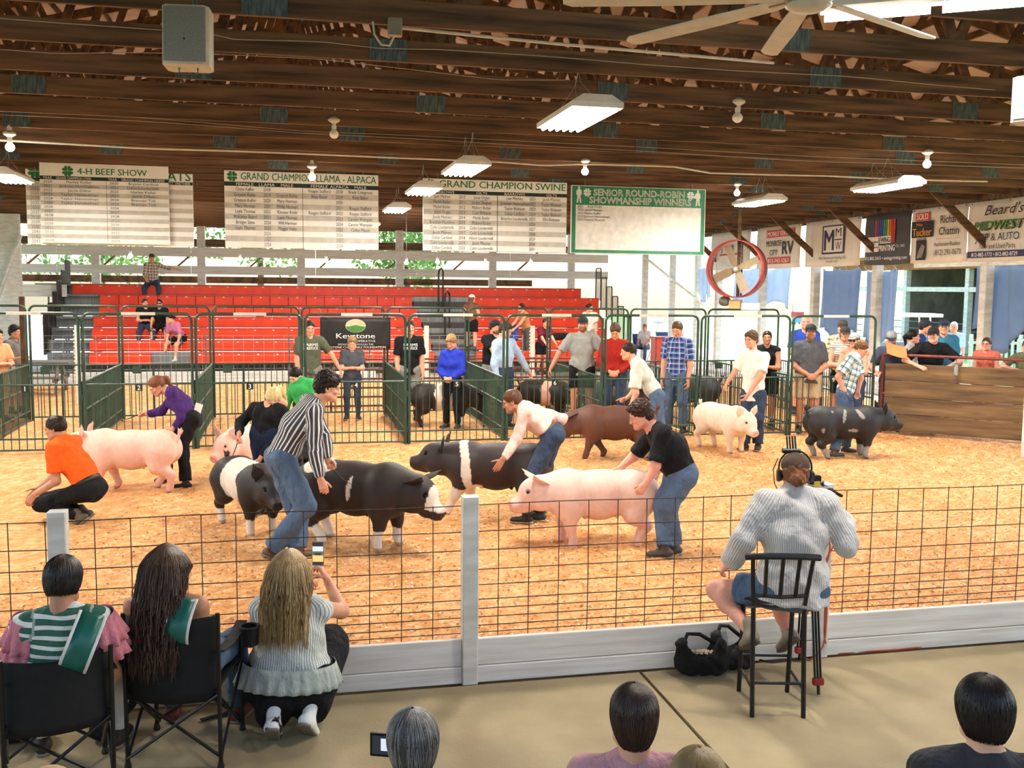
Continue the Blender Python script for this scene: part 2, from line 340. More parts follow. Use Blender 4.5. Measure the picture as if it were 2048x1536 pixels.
def head_t(sex, vox):
    """head in its own frame: x right, y forward, z up; regions: 0 skin, 1 brow, 2 lip, 3 beard area, 4 cheek"""
    key = ('head', sex, vox)
    if key in _T: return _T[key]
    j = 1. if sex == 'm' else .9
    pr = [el((0, -.014, .038), (.075, .096, .086)), el((0, .028, -.03), (.063*j, .062, .082), k=.03), rc((-.04*j, .04, -.075), (.04*j, .04, -.075), .022, k=.03),
          rc((-.055*j, -.005, -.06), (0, .072, -.088), .022, .02, k=.03), rc((.055*j, -.005, -.06), (0, .072, -.088), .022, .02, k=.03),
          el((0, .08, -.092), (.022*j, .016, .016), k=.02), rc((0, .09, .012), (0, .108, -.026), .009, .0135, k=.014), el((-.012, .1, -.03), (.010, .010, .008), k=.008), el((.012, .1, -.03), (.010, .010, .008), k=.008),
          rc((-.045, .078, .026), (.045, .078, .026), .014, k=.02), el((-.04, .068, -.022), (.024, .02, .018), k=.02), el((.04, .068, -.022), (.024, .02, .018), k=.02),
          rc((-.018, .093, -.052), (.018, .093, -.052), .0075, k=.008), rc((-.015, .091, -.064), (.015, .091, -.064), .0085, k=.008), rc((-.022, .099, -.0575), (.022, .099, -.0575), .003, k=.006, op=-1),
          rc((0, -.03, -.03), (0, -.045, -.17), .056*j, .06*j, k=.03)]
    for s in (-1, 1):
        pr += [el((s*.032, .098, .008), (.017, .014, .011), k=.014, op=-1), el((s*.075, -.008, -.008), (.009, .021, .033), A=Matrix.Rotation(s*.25, 3, 'Z'), k=.008), el((s*.081, -.006, -.005), (.005, .012, .02), k=.006, op=-1)]
    V, Q = skin(pr, vox); x, y, z = V.T; R = np.zeros(len(V), int)
    R[(y > .05) & (z > -.115) & (z < -.035) & ~((np.abs(x) < .02) & (z > -.04))] = 3; R[(y > -.01) & (z < -.06) & (z > -.12)] = 3
    R[(np.abs(z-.026-.1*(np.abs(x)-.03)*0) < .0065) & (np.abs(x) > .014) & (np.abs(x) < .052) & (y > .06)] = 1
    R[(np.abs(z+.0575) < .0115) & (np.abs(x) < .024-.6*np.abs(z+.0575)) & (y > .085)] = 2
    R[(np.abs(np.abs(x)-.045) < .018) & (np.abs(z+.03) < .016) & (y > .06)] = 4
    _T[key] = V, Q, R; return _T[key]
HANDS = {'relax': (22, 32, 18, .5), 'flat': (4, 8, 4, 0), 'grip': (62, 78, 40, 1.2), 'hold': (35, 50, 25, .9), 'point': (65, 80, 40, .9)}
def hand_t(pose, vox):
    key = ('hand', pose, vox)
    if key in _T: return _T[key]
    c1, c2, c3, th = HANDS[pose]; pr = [rc((0, -.02, 0), (0, .02, 0), .024, .026, 1.15, .8, U=(1, 0, 0), k=.01)]
    for i, (bx, ln) in enumerate(((-.029, .072), (-.010, .081), (.010, .075), (.028, .059))):
        b = np.array([bx, .09-.006*abs(i-1), 0]); pr.append(rc((bx*.55, .012, 0), b, .0145, .0115, k=.012)); a = 0; p = b
        q = (c1, c2, c3) if not (pose == 'point' and i == 0) else (4, 6, 4)
        f = 1+.12*i; sp = bx*(1.2 if pose == 'flat' else .5)
        for l, c, r in zip((.45, .31, .24), q, (.0105, .0092, .008)):
            a += math.radians(c*f); d = unit([sp, math.cos(a), -math.sin(a)]); e = p+d*ln*l; pr.append(rc(p, e, r, r*.9, k=.005)); p = e
    p = np.array([-.02, .028, -.004]); d0 = unit([-.8+.35*th, .65, -.15-.45*th])
    for l, r, tw in ((.042, .013, 0), (.033, .0105, .35), (.026, .009, .3)):
        d0 = unit(d0+np.array([.5, .25, -.5])*tw*(.4+th)); e = p+d0*l; pr.append(rc(p, e, r, r*.88, k=.006)); p = e
    _T[key] = skin(pr, vox); return _T[key]
CH = np.array([math.sin(YAW), math.cos(YAW), 0.]); CRH = np.array([math.cos(YAW), -math.sin(YAW), 0.]); UZ = np.array([0, 0, 1.])
def facing(phi): a = math.radians(phi); return -CH*math.cos(a)+CRH*math.sin(a)
def place(px, prev, L):
    """point on the photograph's ray through px, at distance L from the joint before it: px=(x,y,s) s<0 nearer the camera, s>0 farther, none = same depth"""
    if len(px) == 2: return ond(px[0], px[1], dep(prev))
    d = ray(px[0], px[1]); D0 = dep(prev); o = CC-prev; a = d@d; b = o@d; c = o@o-L*L; q = b*b-a*c
    if q <= 0: return CC+d*max(-b/a, .1)
    return CC+d*((-b+math.copysign(math.sqrt(q), px[2]))/a)
def headR(yaw, pitch, roll=0):
    f = facing(yaw); r = np.cross(f, UZ); p = math.radians(pitch); f2 = f*math.cos(p)-UZ*math.sin(p); u = np.cross(r, f2); a = math.radians(roll)
    return np.stack([r*math.cos(a)+u*math.sin(a), f2, u*math.cos(a)-r*math.sin(a)], 1)
CHIP = .06
def pose_px(H, P, N, Hd, phi, hy=None, hp=0, hr=0, phip=None, D=None, ground=CHIP, LE=None, LW=None, LH=None, RE=None, RW=None, RH=None, LK=None, LA=None, RK=None, RA=None, lf=None, rf=None, lfp=0, rfp=0, sh=.175, hip=.1, tl=.30, curve=0.):
    g = H/1.75; J = dict(H=H, curve=curve)
    la = onz(*LA, ground+.085*g) if LA else None; ra_ = onz(*RA, ground+.085*g) if RA else None
    if D is None: D = np.mean([dep(a) for a in (la, ra_) if a is not None])
    J['P'] = ond(*P, D); J['N'] = place(N, J['P'], tl*H)
    f = facing(phi); w = unit(J['N']-J['P']); lat = np.cross(UZ, f); J['lat'] = unit(lat-w*(lat@w)); fp = facing(phi if phip is None else phip); J['plat'] = np.cross(UZ, fp)
    J['head'] = place(Hd if len(Hd) == 3 else (Hd[0], Hd[1]), J['N'], .17*g); J['hR'] = headR(phi if hy is None else hy, hp, hr)
    for s, E, W, Hn, K, A, ff, pt, k in (('L', LE, LW, LH, LK, la, lf, lfp, 1), ('R', RE, RW, RH, RK, ra_, rf, rfp, -1)):
        S = J['N']+J['lat']*k*sh*g-w*.045*g; J[s+'S'] = S
        if E: J[s+'E'] = place(E, S, .186*H); J[s+'W'] = place(W, J[s+'E'], .146*H); J[s+'D'] = unit(place(Hn, J[s+'W'], .1*H)-J[s+'W']) if Hn else unit(J[s+'W']-J[s+'E'])
        Hp = J['P']+J['plat']*k*hip*g; J[s+'Hp'] = Hp
        if K: J[s+'K'] = place(K, Hp, .245*H)
        elif A is not None: J[s+'K'] = (Hp+A)/2+fp*.03
        if A is not None: J[s+'A'] = A; J[s+'F'] = facing((phi if phip is None else phip)if ff is None else ff); J[s+'fp'] = pt
    J['ground'] = ground; return J
def pose_std(loc, phi, H, arms='side', hy=None, hp=0, seat=None, lean=0, hr=0, sh=.175, step=0, knee=None):
    """upright (or seated at height seat) figure standing at loc, facing phi relative to the camera"""
    g = H/1.75; f = facing(phi); lat = np.cross(UZ, f); loc = np.array(loc, float); J = dict(H=H, lat=lat, plat=lat)
    hz = (.515*H if seat is None else seat+.1*g); J['P'] = loc+UZ*hz; J['N'] = J['P']+unit(UZ+f*lean)*.30*H; w = unit(J['N']-J['P'])
    J['head'] = J['N']+unit(UZ+f*(.25+lean*.5))*.165*g; J['hR'] = headR(phi if hy is None else hy, hp, hr); fr = np.cross(lat, w)
    fr = unit(f-w*(f@w))
    for s, k in (('L', 1), ('R', -1)):
        S = J['N']+lat*k*sh*g-w*.045*g; J[s+'S'] = S; u, l = .186*H, .146*H; a = arms if isinstance(arms, str) else arms[0 if k > 0 else 1]
        if a == 'side': e = unit(-w+lat*k*.12+fr*.02); q = unit(-w+lat*k*.02+fr*.25)
        elif a == 'rail': e = unit(-w*.8+lat*k*.35+fr*.5); q = unit(fr*.9-lat*k*.35+w*.05)
        elif a == 'clasp': e = unit(-w+lat*k*.22+fr*.12); q = unit(fr*.55-lat*k*.8-w*.55)
        elif a == 'fold': e = unit(-w+lat*k*.15+fr*.3); q = unit(fr*.35-lat*k*1.+w*.08)
        elif a == 'wide': e = unit(-w*.55+lat*k*.75+fr*.45); q = unit(fr*.6-lat*k*.75-w*.15)
        elif a == 'lap': e = unit(-w+fr*.25+lat*k*.12); q = unit(fr*.9-w*.45-lat*k*.25)
        elif a == 'knee': e = unit(-w*.8+fr*.55+lat*k*.15); q = unit(fr*.8-w*.5)
        elif a == 'up': e = unit(fr*.5+lat*k*.6+w*.1); q = unit(w*.9+fr*.2-lat*k*.35)
        elif a == 'out': e = unit(lat*k*.95-w*.25); q = unit(lat*k*.95-w*.1+fr*.2)
        elif a == 'lean': e = unit(lat*k*.6-w*.8+fr*.1); q = unit(lat*k*.45-w*.85+fr*.25)
        elif a == 'fore': e = unit(-w+fr*.25); q = unit(fr*.9+w*.15)
        elif a == 'reach': e = unit(-w*.6+fr*.8); q = unit(fr*.8-w*.3)
        J[s+'E'] = S+e*u; J[s+'W'] = J[s+'E']+q*l; J[s+'D'] = unit(q+(-lat*k*.1))
        Hp = J['P']+lat*k*.1*g-UZ*.02; J[s+'Hp'] = Hp
        if seat is None:
            J[s+'A'] = loc+lat*k*.12*g+UZ*.085*g+f*step*k; J[s+'K'] = (Hp+J[s+'A'])/2+f*.03
        else:
            kz = knee or (seat+.06); J[s+'K'] = Hp+unit(f+lat*k*.25)*.245*H*.95; J[s+'K'][2] = loc[2]+kz+.02; J[s+'A'] = J[s+'K']*[1, 1, 0]+UZ*(loc[2]+max(kz-.246*H, .085*g))+f*.05
        J[s+'F'] = unit(f+lat*k*.25); J[s+'fp'] = 0
    J['ground'] = loc[2]; return J
def hairpr(kind):
    face = [el((0, .125, -.035), (.085, .085, .112), k=.02, op=-1)]
    cap_ = el((0, -.018, .045), (.083, .104, .09), k=.02)
    if kind == 'short': return [cap_, el((0, -.035, .01), (.081, .085, .075), k=.02)]+face+[rc((0, -.02, -.16), (0, -.1, -.075), .07, .03, 1.3, 1, U=(1, 0, 0), k=.01, op=-1)], .003
    if kind == 'buzz': return [el((0, -.016, .043), (.079, .1, .085)), el((0, -.03, .0), (.078, .085, .07), k=.02)]+face+[rc((0, -.02, -.16), (0, -.1, -.085), .07, .03, 1.3, 1, U=(1, 0, 0), k=.01, op=-1)], .001
    if kind == 'full': return [el((0, -.02, .055), (.09, .112, .1)), el((0, -.045, .0), (.084, .085, .085), k=.02), el((0, .06, .095), (.06, .04, .03), k=.02)]+face+[rc((0, -.0, -.17), (0, -.1, -.1), .07, .03, 1.3, 1, U=(1, 0, 0), k=.01, op=-1)], .006
    if kind == 'bald': return [el((0, -.05, .0), (.08, .07, .05))]+face+[rc((0, -.02, -.15), (0, -.1, -.07), .07, .03, 1.3, 1, U=(1, 0, 0), k=.01, op=-1)], .001
    if kind == 'pulled': return [cap_, el((0, -.04, .01), (.08, .08, .078), k=.02)]+face+[rc((0, -.02, -.15), (0, -.08, -.09), .06, .03, 1.3, 1, U=(1, 0, 0), k=.01, op=-1)], .002
    if kind == 'pony': p, a = hairpr('pulled'); return p+[rc((0, -.11, .04), (0, -.15, .0), .03, .035, k=.02), rc((0, -.15, .0), (0, -.13, -.14), .034, .02, k=.02), rc((0, -.13, -.14), (0, -.10, -.22), .02, .008, k=.02)], a
    if kind == 'bun': p, a = hairpr('pulled'); return p+[el((.0, -.13, -.02), (.05, .042, .045), k=.02)], .004
    if kind == 'bob': return [cap_, el((0, -.04, -.02), (.095, .085, .11), k=.03)]+face, .004
    if kind == 'long': return [cap_, rc((0, -.045, .0), (0, -.075, -.13), .085, .07, 1.15, .75, U=(1, 0, 0), k=.04), rc((0, -.075, -.13), (0, -.085, -.30), .075, .05, 1.3, .5, U=(1, 0, 0), k=.04)]+face, .005
def xf(V, R, o, s=1.): return (V*s)@R.T+o
def hcol(c): return np.array(srgb(c))
def person(J, label, top=None, bot=None, hair='short', hc='3a2618', skin_='light', sex='m', bw=1., shoe='2a2522', hat=None, beard=None, group=None, vox=.02, hands=('relax', 'relax'), glasses=None, belt=None, dors=(None, None), parts=None, sock=None, hs=None, legs=True, hd=None, barefoot=False, cat='person'):
    """one figure: a continuous body; clothes, hair and hat are its children"""
    H = J['H']; g = H/1.75; P, N = J['P'], J['N']; w = unit(N-P); L = np.linalg.norm(N-P); lat = J['lat']; fr = np.cross(lat, w); fr = unit(fr); pl = J['plat']
    base = np.array([P[0], P[1], J['ground']]); root = thing('person', label, cat, loc=base, group=group)
    if sex == 'f': pw, sw = 1.12, .9
    else: pw, sw = 1., 1.
    hs = hs or g**.45*(.97 if sex == 'f' else 1.0); HC_, HR = J['head'], J['hR']; mid = P+w*L*.55-fr*J.get('curve', 0)
    def torso(t, lo=-.02, gg=0, cap=0):
        U = lat; s0 = max(.08, lo+.11)
        q = [rc(P+w*s0*1.2*g, P+w*lo*g, (.10+t)*g, (.102*pw+t)*g, 1.42*bw*pw**.3, 1.02*bw, U=unit(pl+lat), k=.05, g=gg, cap=cap), rc(P+w*s0*g, mid, (.094+t)*g, (.104+t)*g, 1.36*bw*sw, .98*bw, U=U, k=.06, g=gg),
             rc(mid, N-w*.11*g, (.106+t)*g, (.104+t)*g, 1.42*(bw*.5+.5)*sw, .98*(bw*.6+.4), U=U, k=.06, g=gg), rc(J['LS']-w*.005, J['RS']-w*.005, (.052+t)*g, k=.05, g=gg), rc(J['LS']+(N-J['LS'])*.35, N+w*.01, (.05+t*.7)*g, (.052+t*.4)*g, k=.05, g=gg), rc(J['RS']+(N-J['RS'])*.35, N+w*.01, (.05+t*.7)*g, (.052+t*.4)*g, k=.05, g=gg)]
        if sex == 'f': q += [el(P+w*L*.68+fr*.085*g+lat*s_*.075*g, np.array([.062, .062, .062])*g+t, k=.05, g=gg) for s_ in (1, -1)]
        return q
    def armp(s, t, end=2., gg=1, flare=0):
        S, E, W = J[s+'S'], J[s+'E'], J[s+'W']; q = []; a = min(end, 1); B = bw*.4+.6
        q.append(rc(S, S+(E-S)*a, (.052*B+t)*g, (.052-.01*a+t+flare)*g, k=.035, cap=1 if end < 1 else 0, g=gg))
        if end > 1: b = end-1; q.append(rc(E, E+(W-E)*b, (.044*B+t)*g, (.044-.015*b+t)*g, k=.03, cap=1 if end < 2 or t else 0, g=gg+1))
        return q
    def legp(s, t, end=2., gg=5, flare=0):
        if s+'A' not in J: 
            if s+'K' not in J: return []
        Hp, K = J[s+'Hp'], J[s+'K']; A = J.get(s+'A'); a = min(end, 1); B = bw*.5+.5; tt = t
        q = [rc(Hp, Hp+(K-Hp)*a, (.086*B*pw+t)*g, (.086*B*pw+(.056*B-.086*B*pw)*a+t+flare)*g, k=.05, cap=1 if end < 1 else 0, g=gg)]
        if end > 1 and A is not None: b = end-1; E_ = K+(A-K)*b; q += [rc(K, E_, (.055*B+t*1.6)*g, (.053-.016*b+t*1.4+flare)*g, k=.035, cap=1 if (t or end < 2) else 0, g=gg+1)]+([el(K+(A-K)*.28-unit(np.cross(pl, A-K))*-.012, np.array([.05, .05, .085])*g, k=.04, g=gg+1)] if not t else [])
        return q
    fr_ = {0: (P, np.stack([lat, fr, w], 1))}
    for s, g0 in (('L', 1), ('R', 3)):
        if s+'E' in J:
            for i, (a, b) in enumerate(((J[s+'S'], J[s+'E']), (J[s+'E'], J[s+'W']))): d = unit(b-a); u = unit(lat-d*(lat@d)) if abs(lat@d) < .9 else unit(fr-d*(fr@d)); fr_[g0+i] = (a, np.stack([u, np.cross(d, u), d], 1))
    for s, g0 in (('L', 5), ('R', 7)):
        if s+'K' in J:
            for i, (a, b) in enumerate(((J[s+'Hp'], J[s+'K']), (J[s+'K'], J.get(s+'A', J[s+'K']-UZ*.3)))): d = unit(b-a); u = unit(pl-d*(pl@d)); fr_[g0+i] = (a, np.stack([u, np.cross(d, u), d], 1))
    # body
    pr = torso(0)+[rc(N-w*.02, HC_-HR[:, 2]*.06*hs-HR[:, 1]*.03*hs, .058*g*(bw*.4+.6), .052*g, k=.03)]
    for s in 'LR':
        if s+'E' in J: pr += armp(s, 0)
        if legs: pr += legp(s, 0)
        if barefoot and s+'A' in J: pr += [rc(J[s+'A'], J[s+'A']+J[s+'F']*.12*g-UZ*.05*g, .035, .025)]
    V, Q = skin(pr, vox); sk = hcol(SKIN.get(skin_, skin_)); cols = np.tile(sk, (len(V), 1)); VS, QS, CS = [V], [Q], [cols]; n = len(V)
    def join(v, q, c):
        nonlocal n
        VS.append(v); QS.append(q+n); CS.append(c); n += len(v)
    hv, hq, hr_ = head_t(sex, .0055 if vox < .017 else .008); hairc = hcol(hc); c = np.tile(sk, (len(hv), 1))
    c[hr_ == 1] = hairc*.6+sk*.25; c[hr_ == 2] = sk*[.86, .55, .55]; c[hr_ == 4] = sk*[1.02, .9, .88]
    if beard: c[hr_ == 3] = hcol(beard)*.75+sk*.25
    join(xf(hv, HR, HC_, hs), hq, c)
    eb = MB()
    for s_ in (-1, 1): eb.ball((s_*.032, .087, .008), (.0135, .0115, .0095), 10, 8)
    ev = np.concatenate(eb.v); ec = np.full((len(ev), 3), .5); ex = np.abs(ev[:, 0])-.032; ec[(ex**2+(ev[:, 2]-.007)**2 < .0062**2) & (ev[:, 1] > .087)] = (.035, .025, .02); ec[ev[:, 2] > .0105] = sk*.8
    ef = np.array([f if len(f) == 4 else f+[f[-1]] for f in eb.f]); tri = np.array([len(f) == 3 for f in eb.f])
    extra = [(xf(ev, HR, HC_, hs), eb.f, ec)]
    for s, ps, dn in (('L', hands[0], dors[0]), ('R', hands[1], dors[1])):
        if s+'E' not in J or ps is None: continue
        tv, tq = hand_t(ps, .0045 if vox < .017 else .0075); d = J[s+'D']; k = 1 if s == 'L' else -1
        nn = np.array(dn, float) if dn is not None else lat*k+UZ*1.1*(1-abs(d[2])); z = unit(nn-d*(nn@d)); x = np.cross(d, z)
        v = tv*([1, 1, 1] if s == 'R' else [-1, 1, 1]); q = tq if s == 'R' else tq[:, ::-1]
        join(xf(v, np.stack([x, d, z], 1), J[s+'W'], g*.98), q, np.tile(sk*[1, .93, .92], (len(v), 1)))
    VA, QA, CA = np.concatenate(VS)-base, np.concatenate(QS), np.concatenate(CS)
    # eyes join the body as small quads
    for v, f, c in extra:
        f4 = np.array([q for q in f if len(q) == 4]); QA = np.concatenate([QA, f4+len(VA)]); VA = np.concatenate([VA, v-base]); CA = np.concatenate([CA, c])
    link('body', npmesh('body', VA, QA, CA), attr_mat('skin', .5, .07, 60), root)
    def wear(name, prims, m, cuts=(), fold=.004, vx=None, fab=True):
        v, q = skin(prims, vx or vox, cuts, fold); uv = fabric(prims, v, fr_) if fab else None
        return link(name, npmesh(name, v-base, q, None, uv), m, root)
    if top:
        t = top.get('t', .014); hem = top.get('hem', 'out'); sl = top.get('s', .75)
        hz = {'out': -.045, 'tuck': .095, 'long': -.1, 'crop': .12}.get(hem, hem); pr = torso(t, hz, 0, 1)
        pr.append(rc(N-w*.13-fr*.012, N+w*.022+(HC_-N)*.06-fr*.006, .102*g, .067*g, k=.03, cap=1))
        if top.get('collar'): pr.append(rc(N-w*.015, N+w*.02+(HC_-N)*.18, .066*g, .062*g, k=.01, cap=1))
        for s in 'LR':
            if sl > 0 and s+'E' in J: pr += armp(s, t+(.004 if sl > 1 else .008), min(sl, 2), {'L': 1, 'R': 3}[s], .012 if sl < 1 else 0)
        if top.get('neck', 1): pr.append(rc(N+fr*.05*g+w*.075*g, N+fr*.09*g+w*.03*g, .055*g, .045*g, k=.01, op=-1)) if not top.get('collar') else None
        wear(top.get('n', 'shirt'), pr, top['m'], [(N-w*top['cutz'], w)] if 'cutz' in top else (), top.get('f', .0065))
    if bot:
        t = bot.get('t', .013); ln = bot.get('l', 1.97); ri = bot.get('rise', .105); pr = [rc(P-w*.02*g, P+w*ri*g, (.102*pw+t)*g, (.1+t)*g, 1.42*bw*pw**.3, 1.02*bw, U=unit(pl+lat), k=.05, g=9, cap=1)]
        for s in 'LR': pr += legp(s, t, ln, {'L': 5, 'R': 7}[s], bot.get('fl', 0))
        fr_[9] = fr_[0]; wear(bot.get('n', 'trousers'), pr, bot['m'], (), bot.get('f', .0055))
    if belt:
        pr = [rc(P+w*.062*g, P+w*.112*g, (.101*pw+.024)*g, (.1+.024)*g, 1.42*bw*pw**.3, 1.02*bw, U=unit(pl+lat), k=.05, cap=2)]; wear('belt', pr, mat('belt_'+belt, belt, .5), (), 0, min(vox, .014), False)
    for s in 'LR':
        if s+'A' in J and shoe and not barefoot and legs:
            A, Fd = J[s+'A'], J[s+'F']; pt = math.radians(J[s+'fp']); fd = Fd*math.cos(pt)-UZ*math.sin(pt); up = UZ*math.cos(pt)+Fd*math.sin(pt); sd = np.cross(fd, up); a0 = A-up*.045*g
            pr = [rc(a0-fd*.045*g, a0+fd*.13*g-up*.01*g, .036*g, .03*g, 1.15, 1, U=sd, k=.03), rc(A+up*.05*g, a0, .042*g, .042*g, k=.03), rc(a0+fd*.0, a0+fd*.15*g-up*.012*g, .036*g, .028*g, 1.3, .8, U=sd, k=.02)]
            so = a0-up*.04*g; m = mat('shoe_'+shoe, shoe, .6, sc_=12) if isinstance(shoe, str) else shoe
            o = wear('shoe', pr, m, [(so, -up)], 0, min(vox, .014), False)
            sb = [rc(so-fd*.05*g+up*.006, so+fd*.15*g+up*.006, .036*g, .033*g, 1.2, 1, U=sd)]; v, q = skin(sb, min(vox, .012), [(so+up*.016*g, up), (so-up*.002, -up)])
            link('sole', npmesh('sole', v-base, q), mat('sole_'+(sock or 'd8d2c4'), sock or '8d8577', .7), o)
            if barefoot is None: pass
    if hair:
        hp_, am = hairpr(hair) if isinstance(hair, str) else hair
        v, q = skin(hp_, .007 if vox < .017 else .009, (), am, 5.)
        if hat: v = v[:]; pass
        link('hair', npmesh('hair', xf(v, HR, HC_, hs)-base, q), mat('hair_'+hc, hc, .45, c2=None, sc_=30, stretch=(1, 1, .12), bump=.25, spec=.2), root)
    if hat:
        hm = hat if not isinstance(hat, str) else mat('hat_'+hat, hat, .8, sc_=20); hm, hb = hm if isinstance(hm, tuple) else (hm, hm)
        v, q = skin([el((0, -.012, .06), (.09, .108, .086)), el((0, .06, .055), (.06, .04, .05), k=.03)], .008, [((0, 0, .042), (0, .12, -1))])
        ho = link('cap', npmesh('cap', xf(v, HR, HC_, hs)-base, q), hm, root)
        br = [rc((0, .07, .052), (0, .145, .04), .07, .055, 1.05, .1, U=(1, 0, 0), k=.01)]; v, q = skin(br, .006); link('brim', npmesh('brim', xf(v, HR, HC_, hs)-base, q), hb, ho)
    if glasses:
        gb = MB()
        for s_ in (-1, 1):
            gb.tube([(s_*.033+.024*math.cos(a), .112, .006+.017*math.sin(a)) for a in np.linspace(0, 2*math.pi, 12, endpoint=False)], .0025, 5, closed=True)
            gb.tube([(s_*.057, .11, .01), (s_*.078, .06, .012), (s_*.082, -.02, .0)], .002, 5)
            if glasses == 'dark': gb.add([(s_*.033+.023*math.cos(a), .113, .006+.016*math.sin(a)) for a in np.linspace(0, 2*math.pi, 12, endpoint=False)], [list(range(12))])
        gb.v = [xf(v, HR, HC_, hs)-base for v in gb.v]; gb.ob('glasses', mat('glasses_'+glasses, '17130f', .2), root)
    return root
def whip(a, b, label, r=.006, bend=.03):
    a = np.array(a); b = np.array(b); t = np.linspace(0, 1, 9)[:, None]; p = a+(b-a)*t+UZ*(-bend*np.sin(t*math.pi))
    o = thing('show_whip', label, 'whip', loc=a); q = p-a
    MB().tube(q[:4], [r, r*.95, r*.9, r*.8], 7).ob('handle', mat('whip_grip', '171310', .5), o)
    MB().tube(q[3:], np.linspace(r*.7, r*.3, 6), 6).ob('shaft', mat('whip_shaft', '3a2415', .5), o)
    return o
# ---------------------------------------------------------------- pigs
def pig(label, loc, head, colour, s=1., ears='up', hy=0., hp=0., legs=(0, 0, 0, 0), vox=.014, group=None, L=1.15, tail='c'):
    """loc: ground under the barrel; head: direction (deg, 0 = image right, 90 = away); colour(x,y,z,part)->rgb in the pig's own frame"""
    pr = [rc((.26, 0, .5), (-.02, 0, .485), .198, .205, .92, 1.04, U=(0, 1, 0), k=.08), rc((-.02, 0, .485), (-.34, 0, .52), .205, .195, .95, 1.05, U=(0, 1, 0), k=.08), rc((.2, 0, .55), (-.3, 0, .585), .13, .13, 1.25, .8, U=(0, 1, 0), k=.06),
          el((.30, 0, .47), (.15, .20, .20), k=.08)]
    for y in (-1, 1): pr += [el((-.38, y*.1, .5), (.19, .135, .20), k=.06), el((.27, y*.12, .44), (.13, .1, .18), k=.06)]
    lg = [(.27, 1, legs[0]), (.27, -1, legs[1]), (-.40, 1, legs[2]), (-.40, -1, legs[3])]
    for i, (x, y, dx) in enumerate(lg):
        if i < 2:
            k = np.array([x+dx*.45+.015, y*.125, .225]); f = np.array([x+dx, y*.125, .085]); pr += [rc((x, y*.12, .40), k, .088, .055, k=.05), rc(k, f, .047, .038, k=.03)]
        else:
            st = np.array([x+.07+dx*.3, y*.13, .32]); k = np.array([x-.06+dx*.6, y*.13, .215]); f = np.array([x-.0+dx, y*.125, .08]); pr += [rc((x, y*.11, .47), st, .145, .095, k=.06), rc(st, k, .085, .052, k=.05), rc(k, f, .047, .038, k=.03)]
        pr += [rc(f, f+[.012, 0, -.04], .039, .037, k=.02), rc(f+[.01, -.015, -.045], f+[.035, -.016, -.072], .026, .017, k=.012), rc(f+[.01, .015, -.045], f+[.035, .016, -.072], .026, .017, k=.012)]
    nb = np.array([.42, 0, .53]); R = np.array(Matrix.Rotation(math.radians(hy), 3, 'Z')@Matrix.Rotation(math.radians(hp), 3, 'Y'))
    def h(x, y, z): return nb+R@np.array([x, y, z])
    pr += [rc((.3, 0, .53), h(.1, 0, 0), .18, .145, 1, 1.05, U=(0, 1, 0), k=.08), el(h(.17, 0, .0), (.15, .125, .135), A=R, k=.05), rc(h(.16, 0, -.035), h(.34, 0, -.10), .115, .062, 1.0, 1., U=R[:, 1], k=.05), rc(h(.34, 0, -.1), h(.405, 0, -.115), .058, .054, 1.05, .95, U=R[:, 1], k=.02, cap=1),
           el(h(.12, .075, -.08), (.1, .07, .08), A=R, k=.05), el(h(.12, -.075, -.08), (.1, .07, .08), A=R, k=.05), rc(h(.24, 0, -.135), h(.34, 0, -.15), .05, .035, k=.03), rc((-.54, 0, .60), (-.575, 0, .65), .03, .016, k=.02)]
    for y in (-1, 1):
        pr += [el(h(.408, y*.02, -.113), (.012, .011, .015), k=.006, op=-1), el(h(.255, y*.088, .025), (.022, .016, .018), A=R, k=.014, op=-1)]
        for i in range(5): pr.append(el((.12-.1*i, y*.06, .283), (.016, .016, .018), k=.012))
    V, Q = skin(pr, vox)
    a = math.radians(head); fx = CRH*math.cos(a)+CH*math.sin(a); M = np.stack([fx, np.cross(UZ, fx), UZ], 1)*s
    root = thing('pig', label, 'pig', loc=loc, group=group); P = lambda v: v@M.T
    rel = (V-nb)@R
    col = colour(V[:, 0], V[:, 1], V[:, 2], rel)
    hoof = V[:, 2] < .035; col[hoof] = col[hoof]*[.55, .5, .45]; nd = (rel[:, 0] > .395); col[nd] = col[nd]*[.95, .72, .72]
    me = npmesh('body', P(V), Q, col); body = link('body', me, attr_mat('hide', .6, .07, 22, bump=.1), root)
    for y in (-1, 1):
        b = h(.10, y*.085, .09)
        if ears == 'up': d = unit(R@np.array([.12, y*.5, 1])); ln, wd = .185, .075
        elif ears == 'fwd': d = unit(R@np.array([.75, y*.55, .45])); ln, wd = .19, .08
        else: d = unit(R@np.array([.8, y*.6, -.05])); ln, wd = .19, .085
        n_ = unit(np.cross(d, R@np.array([0, 1., .25*y]))); u = np.cross(n_, d)
        e = [rc(b-d*.02, b+d*ln*.45, wd*.8, wd*.85, 1, .16, U=u, k=.02), rc(b+d*ln*.45, b+d*ln+n_*.02, wd*.85, .012, 1, .2, U=u, k=.02), rc(b+d*.03+n_*.012, b+d*ln*.75+n_*.022, wd*.5, wd*.2, 1, .25, U=u, k=.01, op=-1)]
        v, q = skin(e, .008); r2 = (v-nb)@R; c = colour(np.full(len(v), .52), v[:, 1], v[:, 2], r2)*[.96, .88, .86]
        link('ear', npmesh('ear', P(v), q, c), attr_mat('hide'), root)
        eb = MB().ball((0, 0, 0), .0135*s, 8, 6); o = eb.ob('eye', mat('pig_eye', '0d0907', .15), root, True); o.location = P(h(.262, y*.096, .025))
